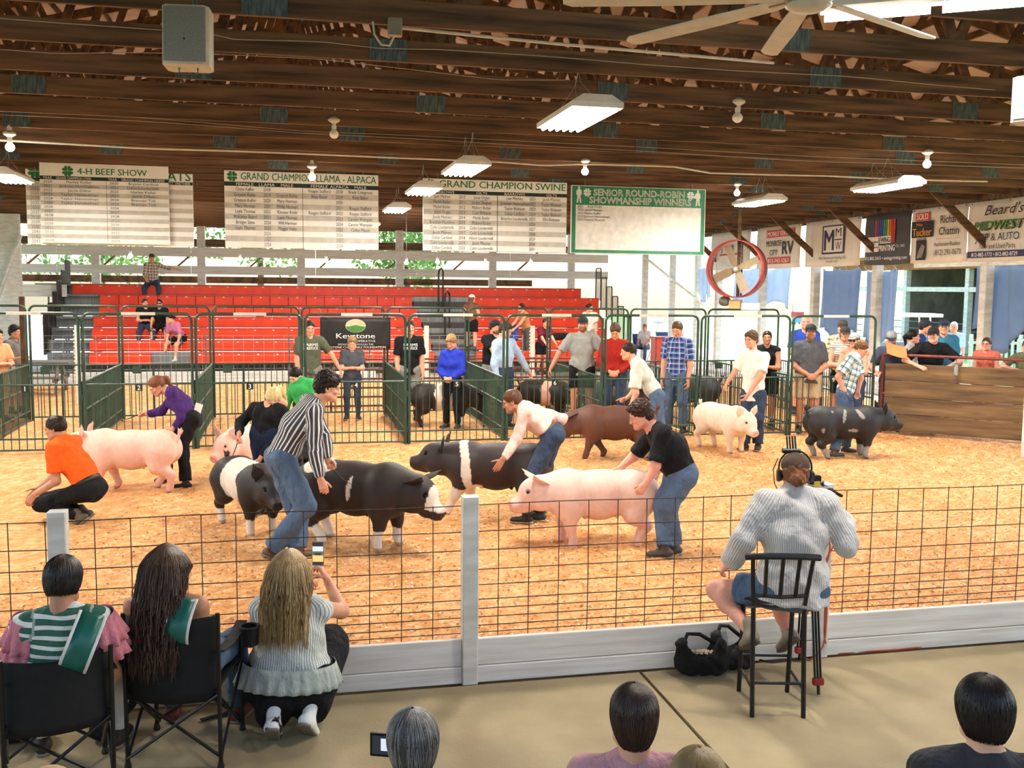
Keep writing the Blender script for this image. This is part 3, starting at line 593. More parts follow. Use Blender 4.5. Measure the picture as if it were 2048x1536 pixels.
    tp = [rc((-.565, 0, .64), (-.585, .005, .70), .02, .014, k=.02)]+[rc((-.585, 0, .695), np.array([-.585, 0, .70])+d, .022, .004, k=.01) for d in ((-.03, .02, .04), (-.01, -.03, .05), (.02, .01, .05), (-.04, -.01, .02), (.0, .035, .03))]
    v, q = skin(tp, .007); c = colour(np.full(len(v), -.56), v[:, 1], v[:, 2], np.zeros((len(v), 3))-1); link('tail', npmesh('tail', P(v), q, c), attr_mat('hide'), root)
    return root
# ================================================================ the setting
wood = mat('old_timber', '76553a', .8, '43301f', 3, (.35, 5, 5), bump=.25, detail=8)
wood2 = mat('web_timber', '6b4a2c', .8, '3a2718', 3, (2, 2, 2), bump=.25, detail=8)
roofm = mat('roof_sheet', 'b79c82', .55, 'a08770', 2)
white = mat('white_paint', 'dad7cf', .6, 'c3bfb4', 5, (1, 1, 3), bump=.08)
whiteB = mat('white_boards', 'e2dfd8', .65, 'cdc8be', 4, (.4, 1, 6), bump=.1)
gal = mat('galvanised', '5f6b68', .55, '3d4644', 60, (1, 1, .15), metal=.3)
concrete = mat('concrete', 'b09e78', .75, '918160', 1.6, bump=.12, detail=9, bsc=45, lo=.3, hi=.7)
alu = mat('aluminium', '8f9294', .4, '73777a', 4, (6, .3, .3), metal=.5)
dark = mat('dark_void', '2a241f', .9, '1b1714', 3)
FY = 6.06                                   # front fence line
# floor of concrete slabs with open joints
fl = thing('floor', kind='structure')
xs = [-9, -4.1, onz(1268, 1330)[0]-.0, 7.2, 16.]
for i in range(4):
    for y0, y1 in ((-3, 1.6), (1.6, 6.02)):
        MB().cbox((xs[i]+.012, y0+.012, -.12), (xs[i+1]-.012, y1-.012, 0), .008).ob('slab', concrete, fl)
MB().box((-14, -4, -.3), (18, 40, -.045)).ob('subfloor', concrete, fl)
MB().box((-14, 19.7, -.05), (14.2, 40, -.0)).ob('rear_slab', mat('rear_concrete', 'b4aa9a', .8, '9b9181', 1.2, bump=.1), fl)
# bed of wood chips: rolling surface and loose shavings
chipm = attr_mat('wood_chips', .85, .22, 26, bump=.5, spec=.2)
def chipz(x, y): return CHIP+.022*np.sin(1.7*x+.6*np.sin(1.3*y))*np.sin(1.9*y+.8*np.sin(1.1*x))+.010*np.sin(6.1*x+2*np.sin(3.3*y))*np.sin(5.3*y+1.7*np.sin(4.1*x))
def chip_bed():
    x = np.linspace(-8.3, 12.9, 300); y = np.concatenate([np.linspace(FY+.03, 11.5, 150), np.linspace(11.55, 25.5, 170)]); X, Y = np.meshgrid(x, y, indexing='ij'); n, m = X.shape
    rng = np.random.default_rng(3); Z = chipz(X, Y)+rng.normal(0, .007, X.shape)
    V = np.stack([X, Y, Z], 2).reshape(-1, 3); i, j = np.meshgrid(np.arange(n-1), np.arange(m-1), indexing='ij'); a = (i*m+j).ravel(); Q = np.stack([a, a+m, a+m+1, a+1], 1)
    pal = np.array([srgb(c) for c in ('d29c66', 'c88d52', 'dbaf7c', 'ba7d45', 'e2bd8d', 'ca834b')]); k = np.clip(((np.sin(2.1*X+1.5*np.sin(1.7*Y))+np.sin(1.3*Y+2*np.sin(.9*X)))*.25+.5), 0, 1).ravel()
    cc = pal[rng.integers(0, 6, len(V))]*.55+(pal[0]*(1-k[:, None])+pal[1]*k[:, None])*.45
    o = link('wood_chip_bed', npmesh('wood_chip_bed', V, Q, cc), chipm, None, 'orange tan bed of pine shavings covering the whole show ring', 'wood chips', kind='stuff')
    N = 110000; fy = FY+.08+(rng.random(N)**1.9)*12.; fx = rng.uniform(-6.5, 11.5, N); ok = (fx-.22*fy > -4.2) & (fx-.22*fy < .62*fy); fx, fy = fx[ok], fy[ok]; N = len(fx)
    c = np.stack([fx, fy, chipz(fx, fy)+rng.uniform(.002, .016, N)], 1); th = rng.uniform(0, 6.28, N); tl = rng.uniform(-.7, .7, N); ln = rng.uniform(.004, .013, N); wd = ln*rng.uniform(.3, .8, N)
    u = np.stack([np.cos(th), np.sin(th), np.sin(tl)*.6], 1)*ln[:, None]; v = np.stack([-np.sin(th), np.cos(th), np.sin(tl+1)*.5], 1)*wd[:, None]
    V = np.stack([c-u-v, c+u-v*.8, c+u+v, c-u+v*.9], 1).reshape(-1, 3); Q = np.arange(4*N).reshape(-1, 4)
    pal2 = np.array([srgb(q) for q in ('e8c89c', 'd8a66e', 'c98c52', 'b4723c', 'eddab6', 'a96a36', 'db9a5c')]); cc = np.repeat(pal2[rng.integers(0, 7, N)], 4, 0)
    link('wood_shavings', npmesh('wood_shavings', V, Q, cc, smooth=False), chipm, o, kind='stuff')
chip_bed()
# roof: sheets, purlins and trusses across the hall
XL, XR, ZB, RX, RZ = -11.5, 14.2, 4.4, 1.4, 8.2
TY = [7.55+1.205*k for k in range(-7, 24)]
cl = thing('ceiling', kind='structure')
def roofz(x): return ZB+.25+(RZ-ZB-.25)*(1-abs(x-RX)/((XR+.9-RX) if x > RX else (RX-XL+.9)))
for sx in (XL-.9, XR+.9):
    MB().add([[sx, -3, roofz(sx)+.2], [RX, -3, RZ+.2], [RX, 37, RZ+.2], [sx, 37, roofz(sx)+.2], [sx, -3, roofz(sx)+.23], [RX, -3, RZ+.23], [RX, 37, RZ+.23], [sx, 37, roofz(sx)+.23]], [[0, 1, 2, 3], [7, 6, 5, 4], [0, 4, 5, 1], [1, 5, 6, 2], [2, 6, 7, 3], [3, 7, 4, 0]]).ob('roof_panel', roofm, cl)
pm = MB().cbox((-.02, -3, -.045), (.02, 36.8, .045)).mesh('purlin')
for i in range(-19, 21):
    x = RX+i*.64
    if XL-.6 < x < XR+.6: link('purlin', pm, wood2, cl, loc=(x, 0, roofz(x)+.15))
chord = MB().cbox((XL-.6, -.019, 0), (XR+.3, .019, .184), .003).mesh('bottom_chord')
tops = []
for sx, n_ in ((XL-.6, 1), (XR+.6, -1)): tops.append(MB().beam((sx, 0, roofz(sx)), (RX, 0, RZ), .038, .14, (0, 0, 1)).mesh('top_chord'))
webs = []; xw = np.linspace(XL+.6, XR-.6, 13)
for i in range(12):
    xm = (xw[i]+xw[i+1])/2; z1 = roofz(xm)-.03
    webs.append(MB().beam((xw[i], 0, ZB+.12), (xm, 0, z1), .036, .09, (0, 0, 1)).mesh('web')); webs.append(MB().beam((xm, 0, z1), (xw[i+1], 0, ZB+.12), .036, .09, (0, 0, 1)).mesh('web'))
gus = MB().box((-.16, -.003, -.09), (.16, .003, .09)).mesh('gusset_plate')
rng = np.random.default_rng(5)
for k, y in enumerate(TY):
    t = thing('roof_truss', parent=cl, loc=(0, y, 0)); link('bottom_chord', chord, wood, t, loc=(0, 0, ZB))
    for q in tops: link('top_chord', q, wood2, t)
    for q in webs: link('web', q, wood2, t)
    if 4 < k < 26:
        for x in xw[k % 2::2]+(.35*((k*5) % 4)-.5):
            if -7 < x < 13.5: link('gusset_plate', gus, gal, t, loc=(x, -.023, ZB+.092))
# right side wall: posts, beam, braces
PY = [31.3, 28.1, 25.0, 22.05, 18.1, 14.1, 10, 6]
wr = thing('wall_right', kind='structure'); XW = 14.
pmx = MB().cbox((-.1, -.1, 0), (.1, .1, 4.3), .012).mesh('post')
for y in PY: link('post', pmx, white, wr, loc=(XW+.05, y, 0))
for z0, xo in ((4.3, -.02), (4.3, .1)): MB().cbox((XW+xo, 4, z0), (XW+xo+.045, 34, z0+.28)).ob('header_beam', wood, wr)
MB().cbox((XW-.06, 4, 4.58), (XW+.16, 34, 4.64)).ob('top_plate', wood, wr)
for y in PY[:6]: MB().beam((XW-.04, y-.12, 3.42), (XW-1.5, y-.12, 4.62), .045, .16, (1, 0, 1)).ob('knee_brace', wood, cl)
MB().cbox((XW-.02, 12, 3.04), (XW+.03, 20.5, 3.16)).ob('rail', white, wr)
MB().cbox((XW-.02, 5, .0), (XW+.04, 24.5, .34)).ob('kick_board', whiteB, wr)
# rear wall: posts and boards, open between
wb = thing('wall_back', kind='structure'); YB = 34.6
for px in (-10, 192, 403, 602, 799, 985, 1142): x = ony(px, 530, YB)[0]; MB().cbox((x-.13, YB-.09, 0), (x+.13, YB+.09, 4.4), .012).ob('post', white, wb)
for y0, y1 in ((499, 517), (535, 551)):
    z1, z0 = ony(600, y0, YB)[2], ony(600, y1, YB)[2]; xs_ = [-13, -7.2, -3.1, .9, 4.3, 7.6, 11.2]
    for i in range(6): MB().cbox((xs_[i]+.006, YB-.14, z0), (xs_[i+1]-.006, YB-.095, z1)).ob('board', whiteB, wb)
z1, z0 = ony(600, 489, YB)[2], ony(600, 497, YB)[2]; MB().cbox((-13, YB+.1, z0), (13.5, YB+.2, z1+.12)).ob('header_beam', wood, wb)
z1, z0 = ony(600, 555, YB)[2], ony(600, 568, YB)[2]; MB().cbox((-13, YB+.3, z0), (8.5, YB+.36, z1)).ob('low_beam', wood2, wb)
for i in range(9): x = -10.5+i*2.3; MB().beam((x, YB+.25, 3.05), (x+1.0, YB+.25, 3.95), .05, .13, (0, 1, 0)).ob('brace', wood2, wb)
for px in (1290, 1345, 1395): x = ony(px, 560, YB-1)[0]; MB().cbox((x-.09, YB-1.1, 0), (x+.09, YB-.9, 4.4), .012).ob('corner_post', white, wb)
MB().beam(ony(1290, 515, YB-1.2), ony(1410, 612, YB-1.2), .05, .2, (0, 1, 0)).ob('white_brace', white, wb)
# left side wall
wl = thing('wall_left', kind='structure'); XL2 = -8.6
for y in (32.5, 28.5, 24.5, 20.5, 16.5, 12): MB().cbox((XL2-.1, y-.1, 0), (XL2+.1, y+.1, 4.4), .012).ob('post', white, wl)
p = ony(18, 500, 30.5); MB().cbox((p[0]-.3, 30.4, 0), (p[0]+.3, 30.6, 4.4), .02).ob('corner_post', white, wl)
MB().beam(ony(-5, 600, 30.2), ony(42, 470, 30.2), .05, .16, (0, 1, 0)).ob('brace', white, wl)
for z in (.5, 1.5, 2.6, 3.6): MB().cbox((XL2-.05, 8, z), (XL2, 33, z+.22)).ob('board', whiteB, wl)
b = ony(60, 580, 31.5); MB().cbox((-10.5, 31.4, 2.1), (b[0]+1.0, 31.5, 2.45)).ob('rail', whiteB, wl)
wf = thing('wall_front_added', kind='structure')  # unseen wall added to dim the foreground and bounce light onto the award boards
for k in range(10): MB().cbox((-12, -3.7, .42*k), (14.8, -3.62, .42*k+.41)).ob('board', whiteB, wf)
# low white curb behind the pens
MB().cbox((-9, 26.2, 0), (2.2, 26.32, .31)).add([[0, 0, 0]], []).ob('trim_1', whiteB, None, kind='structure')
# ---------------------------------------------------------------- outside
gr = mat('lawn', '8fb36d', .9, '6f9a55', .8, bump=.2); pv = mat('path', 'cfc9bd', .8, 'b9b2a4', 1)
lo_ = thing('lawn', kind='structure')
MB().box((14.3, -10, -.12), (90, 90, -.03)).ob('grass_ground', gr, lo_); MB().box((-60, 36, -.12), (14.3, 90, -.03)).ob('rear_ground', pv, lo_); MB().box((15, 6, -.05), (18.5, 40, -.015)).ob('footpath', pv, lo_)
MB().box((-60, -10, -.12), (-11.8, 36, -.04)).ob('side_ground', gr, lo_)
def tree(x, y, h, r, label, seed):
    o = thing('tree', label, 'tree', loc=(x, y, 0), group='trees behind the show barn'); g = np.random.default_rng(seed)
    MB().tube([(0, 0, 0), (.1, 0, h*.3), (0, .1, h*.6)], [.28, .22, .1], 9).ob('trunk', wood2, o)
    n = 2600; d = g.normal(size=(n, 3)); d /= np.linalg.norm(d, axis=1)[:, None]; R = r*(g.random(n)**.45)*(1+.3*np.sin(5*d[:, 0]+seed)*np.sin(4*d[:, 2]+1)); c = d*R[:, None]*[1, 1, .85]+[0, 0, h*.68]
    u = g.normal(size=(n, 3)); u /= np.linalg.norm(u, axis=1)[:, None]; v = np.cross(u, g.normal(size=(n, 3))); v /= np.linalg.norm(v, axis=1)[:, None]; s = g.uniform(.14, .3, n)[:, None]
    V = np.stack([c-u*s, c+v*s*.5, c+u*s, c-v*s*.5], 1).reshape(-1, 3); link('foliage', npmesh('foliage', V, np.arange(4*n).reshape(-1, 4), None, smooth=False), mat('leaves', '6f9a4a', .7, '4b7434', 1.5), o, kind='stuff')
for i, (x, y, h, r) in enumerate(((-12, 70, 9, 4.5), (-2, 74, 11, 5), (8, 70, 8, 4), (-21, 58, 9, 5))):
    tree(x, y, h, r, ['broad green tree behind the left end of the bleachers', 'tallest green tree beyond the middle of the rear wall', 'small green tree beyond the right end of the bleachers', 'green tree glimpsed at the far left past the award boards'][i], i+2)
# barn across the path
bn = thing('neighbour_barn', 'open sided brown barn with white posts across the path', 'barn', loc=(27, 30, 0))
dk = mat('barn_dark', '4a423c', .9, '2f2a27', 1.2)
MB().box((4, -20, 0), (4.2, 16, 3.6)).ob('rear_wall', dk, bn); MB().box((-1, -20.5, 3.9), (5, 16.5, 4.05)).ob('roof', mat('barn_roof', '8c5a3c', .7, '6f452d', 1), bn)
for k in range(9): MB().cbox((-.12, -19.5+k*4.2, 0), (.12, -19.26+k*4.2, 3.9), .01).ob('post', white, bn)
MB().cbox((-.2, -20, 3.45), (-.1, 16, 3.95)).ob('fascia', mat('fascia', 'a06a48', .7, '7d4f35', 2), bn); MB().cbox((-.1, -20, 2.5), (.0, 16, 2.7)).ob('rail', white, bn)
for z in (.25, .55, .85, 1.15): MB().cbox((.4, -20, z), (.43, 16, z+.04)).ob('pipe_rail', mat('pipe_grey', '6d7478', .4), bn)
# ================================================================ lamps
tubem = mat('lit_tube', 'fffaf0', .5, 'fff6e6', emit=60); lampw = mat('lamp_housing', 'e4e2dc', .45, 'd5d2ca', 6); wirem = mat('thin_wire', '9b958a', .5, metal=.5)
def area(parent, w, l, power, z=-.06, col=(1, .95, .88)):
    a = bpy.data.lights.new('lamp_light', 'AREA'); a.shape = 'RECTANGLE'; a.size = w; a.size_y = l; a.energy = power; a.color = col
    o = bpy.data.objects.new('lamp_light', a); COL.objects.link(o); o.parent = parent; o.location = (0, 0, z); return o
fix0 = None
def fixture(x, y, label, z=4.0, power=62, rz=0):
    global fix0
    if fix0 is None:
        o = thing('hanging_light', label, 'light', loc=(x, y, z), group='high bay lights over the ring'); fix0 = o
        b = MB(); W, L = .225, .61; v = [(-W, -L, 0), (W, -L, 0), (W, L, 0), (-W, L, 0), (-W, -L, .045), (W, -L, .045), (W, L, .045), (-W, L, .045), (-W*.55, -L*.97, .11), (W*.55, -L*.97, .11), (W*.55, L*.97, .11), (-W*.55, L*.97, .11)]
        b.add(v, [[0, 1, 5, 4], [1, 2, 6, 5], [2, 3, 7, 6], [3, 0, 4, 7], [4, 5, 9, 8], [5, 6, 10, 9], [6, 7, 11, 10], [7, 4, 8, 11], [8, 9, 10, 11], [3, 2, 1, 0]]).ob('housing', lampw, o)
        for i in range(6): MB().tube([(-.17+.068*i, -.58, -.012), (-.17+.068*i, .58, -.012)], .014, 8).ob('lamp_tube', tubem, o)
        area(o, .4, 1.15, power, -.035)
    else: o = dup(fix0, loc=(x, y, z), label=label)
    ty = min(TY, key=lambda t: abs(t-y))-y
    for q in (max(-.5, min(.5, ty-.3)), max(-.5, min(.5, ty+.3))): MB().tube([(-.1, q, .1), (0, ty*.7+q*.3, .3), (.1, q, .1)], .003, 5).tube([(0, ty*.7+q*.3, .3), (0, ty, .42)], .004, 5).ob('hanger', wirem, o)
    return o
for x, y, lb in ((2.53, 8.75, 'large white high bay light hanging nearest over the middle of the ring'), (2.24, 12.9, 'white high bay light hanging second in the middle row'), (2.1, 15.95, 'white high bay light in front of the swine award board'), (8.5, 13.2, 'white high bay light hanging below the sponsor banners'),
                  (7.97, 16.2, 'white high bay light right of the green showmanship board'), (-3.95, 15.95, 'bright high bay light at the left edge over the beef board'), (2.1, 20.0, 'small far high bay light between the llama and swine boards'),
                  (-3.9, 11.8, 'high bay light over the left part of the ring'), (-3.9, 8.2, 'high bay light over the front left of the ring'), (8.4, 9.2, 'high bay light over the front right of the ring'), (8.0, 20.2, 'high bay light behind the green board'), (-3.9, 20.2, 'high bay light over the left aisle'), (2.0, 25.5, 'high bay light in front of the bleachers'), (-4, 26, 'high bay light before the left bleachers'), (8, 26.6, 'high bay light before the right bleachers')): fixture(x, y, lb)  # the three lights by the bleachers are unseen, added to brighten the rear
bulbm = mat('lit_bulb', 'fffaf0', .4, emit=22); sock = mat('socket', 'd9d4c6', .5)
bulbm0 = mat('dark_bulb', 'e9e6da', .3)
def bulb(px, py, label, on=True):
    p = onz(px, py, 4.23); p = ony(px, py, min(TY, key=lambda t: abs(t-p[1]))); o = thing('bare_bulb', label, 'light bulb', loc=p, group='bare bulbs under the rafters')
    MB().lathe([(.03, 4.42-p[2]), (.03, .2), (.075, .17), (.075, .15), (.03, .12), (.028, .06)], 14).ob('socket', sock, o)
    MB().lathe([(.014, .07), (.02, .055), (.05, .02), (.055, -.005), (.045, -.035), (.02, -.052)], 14).ob('glass_bulb', bulbm if on else bulbm0, o, True)
    if on: l = bpy.data.lights.new('bulb_light', 'POINT'); l.energy = 14; l.shadow_soft_size = .06; l.color = (1, .92, .8); q = bpy.data.objects.new('bulb_light', l); COL.objects.link(q); q.parent = o; q.location = (0, 0, -.09)
for a in ((20, 294, 'lit bare bulb above the left end of the beef board'), (668, 268, 'unlit white bulb under the middle rafters', False), (624, 354, 'lit bare bulb in front of the llama board heading'), (1170, 343, 'lit bare bulb above the green board'), (1854, 328, 'lit bare bulb above the light by the sponsor banners'), (1474, 386, 'lit bare bulb right of the green board'), (606, 375, 'small lit bulb just below the one at the llama heading'), (1475, 235, 'empty white lamp socket under the right rafters', False)): bulb(*a)
for k, (px, py) in enumerate(((261, 511), (480, 518), (652, 521), (813, 525), (875, 524), (971, 525), (1062, 525))):
    y = TY[21]; p = ony(px, py, y); o = thing('bare_bulb', 'small lit bulb hanging before the rear wall '+['above the man in brown plaid', 'between the beef and llama boards', 'below the llama board', 'below the left end of the swine board', 'below the middle of the swine board', 'at the fifth white rear post', 'below the right end of the swine board'][k], 'light bulb', loc=p, group='bulbs along the rear wall')
    MB().tube([(0, 0, .07), (0, 0, 4.42-p[2])], .006, 5).ob('cord', wirem, o); MB().lathe([(.03, .1), (.03, .05), (.02, .04)], 10).ob('socket', sock, o); MB().lathe([(.015, .05), (.05, .01), (.055, -.01), (.02, -.05)], 12).ob('glass_bulb', bulbm, o, True)
    l = bpy.data.lights.new('bulb_light', 'POINT'); l.energy = 55; l.shadow_soft_size = .06; l.color = (1, .94, .85); q = bpy.data.objects.new('bulb_light', l); COL.objects.link(q); q.parent = o; q.location = (0, 0, -.09)
# electric runs along the rafters
pipe = mat('white_conduit', 'cfc9bb', .5); thin = mat('pale_cable', 'a79f90', .6)
def run(name, label, px, z, r, m, Y=None):
    P = [onz(x, y, z) if Y is None else ony(x, y, Y) for x, y in px]; o = thing(name, label, 'cable', loc=P[0]); P = np.array(P)
    t = np.linspace(0, len(P)-1, len(P)*4); i = np.arange(len(P)); MB().tube(np.stack([np.interp(t, i, P[:, k]) for k in range(3)], 1)-P[0], r, 6).ob('run', m, o); return o
o = run('conduit', 'thick white conduit sagging across the rafters above the award boards', [(-30, 279), (60, 284), (290, 297), (470, 302), (640, 309), (800, 316), (985, 323), (1090, 331), (1170, 328), (1345, 333), (1420, 346), (1520, 349), (1660, 352), (1760, 357), (1880, 361), (1975, 363)], 4.3, .014, pipe)
run('cable', 'thin pale cable along the second rafter from the top', [(412, 66), (470, 79), (640, 83), (760, 97), (880, 99), (1100, 113), (1300, 130), (1480, 142), (1700, 153), (1880, 171), (1990, 180)], None, .004, thin, 8.7)
run('cable', 'thin cable at the left along the top rafter', [(-10, 36), (120, 46), (250, 55), (322, 60)], None, .004, thin, 8.7)
run('cable', 'thin pale cable looping along the third rafter', [(-10, 98), (110, 107), (250, 105), (430, 108), (640, 118), (830, 140), (1000, 160), (1130, 160)], None, .004, thin, 9.9)
run('cable', 'upper of two thin cables strung over the lamps', [(-10, 222), (300, 236), (600, 262), (800, 270), (1000, 280), (1300, 295), (1600, 312), (2060, 330)], None, .004, thin, 13.5)
run('cable', 'lower of two thin cables strung over the lamps', [(-10, 229), (300, 243), (600, 266), (800, 276), (1000, 288), (1300, 303), (1600, 322), (2060, 336)], None, .004, thin, 13.5)
b = thing('junction_box', 'grey junction box with a looping cable under the top rafter', 'electrical box', loc=ony(790, 55, 7.5)); MB().cbox((-.05, -.04, -.06), (.05, .04, .06), .01).ob('box', mat('box_grey', '8d8677', .5), b); MB().tube([(-.16, 0, .03), (-.15, -.01, -.06), (-.1, -.01, -.13), (-.04, 0, -.13), (0, 0, -.05)], .008, 7).ob('loop', pipe, b); MB().tube([(.05, 0, .0), (1.2, 0, -.04), (3., 0, -.08)], .012, 7).ob('pipe', pipe, b)
# strip light at the top right
s0, s1 = ond(1640, 38, 5.6), ond(2120, 72, 5.2); d = unit(s1-s0); a = math.atan2(d[1], d[0]); st = thing('strip_light', 'long bare tube strip light at the top right behind the fan', 'light', loc=s0, rz=a); Ls = np.linalg.norm(s1-s0)
MB().cbox((0, -.06, .03), (Ls, .06, .1), .02).ob('housing', lampw, st)
for k in range(2): MB().tube([(Ls*(.02+.5*k), 0, 0), (Ls*(.47+.5*k), 0, 0)], .02, 8).ob('lamp_tube', tubem, st)
o = area(st, Ls, .1, 60, -.05); o.location = (Ls/2, 0, -.05)
# loudspeakers
def speaker(px, py, D, w, h, label, rz, tilt):
    o = thing('loudspeaker', label, 'speaker', loc=ond(px, py, D), rz=rz); o.rotation_euler = (tilt, 0, rz)
    MB().cbox((-w/2, 0, -h/2), (w/2, .2, h/2), .03).ob('cabinet', mat('speaker_white', 'cfcac0', .5), o); MB().cbox((-w/2+.012, -.012, -h/2+.014), (w/2-.012, .004, h/2-.014), .01).ob('grille', mat('speaker_grille', '9a9a96', .6, '7d7d7a', 160), o)
    MB().ball((0, -.013, -.03), .006).ob('badge', dark, o); MB().tube([(-w*.2, .1, -h/2), (-w*.2, .1, -h/2-.03), (w*.2, .1, -h/2-.03), (w*.2, .1, -h/2)], .006, 6).ob('bracket', gal, o)
    MB().tube([(0, .2, 0), (0, .3, .2), (0, .3, .5)], .015, 6).ob('hanger', gal, o)
speaker(369, 68, 5.9, .27, .345, 'white box loudspeaker hung from the top left rafter', -YAW+.1, -.06); speaker(2062, 195, 5.6, .22, .25, 'white loudspeaker cut by the right edge of the photo', -YAW-.75, 0)
# ceiling fan
fc = ond(1617, 13, 4.4); fn = thing('ceiling_fan', 'white five bladed ceiling fan with a brushed metal hub at the top right', 'fan', loc=fc)
MB().lathe([(.02, .5), (.02, .12), (.09, .1), (.105, .06), (.105, .03), (.09, .012), (.03, 0)], 22).ob('motor', mat('brushed_metal', '9c958a', .3, metal=.8), fn, True)
MB().lathe([(.1, .012), (.1, 0), (.06, -.02), (.01, -.025)], 22).ob('hub_plate', mat('hub_pale', 'c9c2b4', .4), fn, True)
for k in range(8):
    a = math.radians(-5+45*k)-YAW; b = MB(); pts = [(.09, -.02), (.2, -.04), (.6, -.05), (1.04, -.045), (1.08, -.02), (1.08, .02), (1.04, .045), (.6, .045), (.2, .035), (.09, .02)]
    v = [(x, y, .035+y*.22) for x, y in pts]+[(x, y, .043+y*.22) for x, y in pts]; n = len(pts); b.add(v, [list(range(n))[::-1], list(range(n, 2*n))]+[[i, (i+1) % n, n+(i+1) % n, n+i] for i in range(n)])
    bl = b.ob('blade', mat('fan_blade', 'd8d0c2', .45), fn); bl.rotation_euler = (0, 0, a)
    MB().cbox((.06, -.015, .03), (.2, .015, .045), .004).ob('blade_arm', _M['brushed_metal'], bl)
# ================================================================ award boards
mat('print_black', '2b2a27', .6); mat('print_green', '2f7a43', .6); mat('board_stripe', 'c8c4ba', .5); mat('board_dark', '23332e', .6); mat('print_white', 'f2f0ea', .5); mat('print_grey', '8f8c86', .6)
boardm = mat('board_white', 'f0eee8', .45, 'e8e5de', 2)
def board(label, Y, tl, br, green=False):
    p0, p1 = ony(*tl, Y), ony(*br, Y); w = p1[0]-p0[0]; h = p0[2]-p1[2]; o = thing('award_board', label, 'sign', loc=((p0[0]+p1[0])/2, Y, p1[2]))
    MB().cbox((-w/2, 0, 0), (w/2, .03, h), .006).ob('panel', boardm, o)
    for x in (-w*.4, w*.4): MB().tube([(x, .015, h), (x, .015, h+.3)], .005, 6).ob('hanger', wirem, o)
    return o, w, h
def rows(pr, w, h, n, top, bot=.01, xs=None, y=-.0015):
    dz = (top-bot)*h/n
    for i in range(n):
        if i % 2: pr.rect('board_stripe', (xs or (-w/2+.005, w/2-.005))[0], bot*h+dz*(n-1-i), (xs or (-w/2+.005, w/2-.005))[1], bot*h+dz*(n-i), y)
    return [bot*h+dz*(n-.5-i) for i in range(n)], dz
NM = {'print_black': 'lettering', 'print_green': 'heading', 'board_stripe': 'stripe', 'board_dark': 'title_bar', 'print_white': 'subheading', 'print_grey': 'faded_lettering'}
# goats board, mostly behind the beef board
o, w, h = board('white award board half hidden behind the beef show board', 18.42, (50, 327), (388, 494)); pr = Print(); clover(pr, 'print_green', -w/2+.15, h*.91, .13); pr.put('print_green', 'GOATS', w/2-.03, h*.9-.075, .16, al='r', bold=.02)
pr.rect('board_dark', -w/2, h*.79, w/2, h*.83); pr.put('print_white', 'MARKET WETHER', w/2-.04, h*.793, .045, -.005, al='r'); rw, dz = rows(pr, w, h, 13, .79)
for i, z in enumerate(rw): pr.put('print_grey', str(2031+i), -w/2+.13, z-.03, .06, xs=.8)
pr.done(o, NM)
o, w, h = board('white beef show award board at the left with a green heading', 18.33, (78, 324), (340, 490)); pr = Print(); clover(pr, 'print_green', -w*.285, h*.9, .1); pr.put('print_green', '4-H BEEF SHOW', .06*w, h*.865, .105, bold=.018, fit=w*.54)
pr.rect('board_dark', -w/2, h*.79, w/2, h*.835)
for t, x, f in (('YEAR', -.44, .07), ('GRAND CHAMPION STEER', -.24, .27), ('YEAR', .06, .07), ('GRAND CHAMPION HEIFER', .30, .34)): pr.put('print_white', t, x*w, h*.797, .04, -.005, fit=f*w)
rw, dz = rows(pr, w, h, 15, .79); pr.rect('print_black', -.002+.01*w, .02*h, .003+.01*w, .78*h, -.003)
A = ['Harlee Keller', 'Jackson Hammelman', 'Jacob Dillon', 'Taylor Hammelman', 'Taylor Hammelman', 'Taylor Hammelman']; B = ['Bryson Cardinal', 'Dalin Loudermilk', 'Harlee Keller', 'Jacob Dillon', 'Brennen Tisk', 'Brennen Tisk']
for i, z in enumerate(rw):
    for x in (-.44, .07): pr.put('print_black' if i < 9 else 'print_grey', str(2020+i), x*w, z-.02, .04, xs=1.25)
    if i < 6: pr.put('print_black', A[i], -.2*w, z-.02, .042, xs=1.25); pr.put('print_black', B[i], .3*w, z-.02, .042, xs=1.25)
pr.done(o, NM)
o, w, h = board('white llama and alpaca award board above the middle bleachers', 18.34, (448, 340), (757, 500)); pr = Print(); clover(pr, 'print_green', -w*.45, h*.925, .1); pr.put('print_green', 'GRAND CHAMPION LLAMA - ALPACA', .045*w, h*.885, .125, bold=.012, fit=w*.88)
pr.rect('board_dark', -w/2, h*.8, w/2, h*.855)
for t, x in (('FEMALE', -.37), ('LLAMA', -.23), ('MALE', -.1), ('FEMALE', .11), ('ALPACA', .24), ('MALE', .38)): pr.put('print_white', t, x*w, h*.808, .05, -.005, xs=1.25)
rw, dz = rows(pr, w, h, 11, .8); pr.rect('print_black', -.003, .0, .004, .8*h, -.003)
T = [['Chase Keller', '', 'Reagan Stafford', 'Brady Colegrove'], ['Grayson Keller', 'Grayson Keller', 'Riley Baker', 'Riley Baker'], ['Grayson Keller', 'Mary Herman', '', ''], ['Mary Herman', 'Phillip Herman', '', 'Reagan Stafford'], ['Layla Thomas', 'Klouser Rode', 'Reagan Stafford', 'Reagan Stafford'], ['McKinley Beard', 'Layla Thomas', '', 'Carson Wampler'], ['Bridget Stine', 'Will Herman', '', 'Carson Wampler'], ['Layla Thomas', 'Maggie Vieke', '', 'Caden Mason']]
for i, z in enumerate(rw):
    for x in (-.23, .24): pr.put('print_black' if i < 8 else 'print_grey', str(2018+i), x*w, z-.03, .06, xs=.72)
    if i < 8:
        for t, x in zip(T[i], (-.37, -.1, .11, .38)):
            if t: pr.put('print_black', t, x*w, z-.03, .06, xs=.72)
pr.done(o, NM)
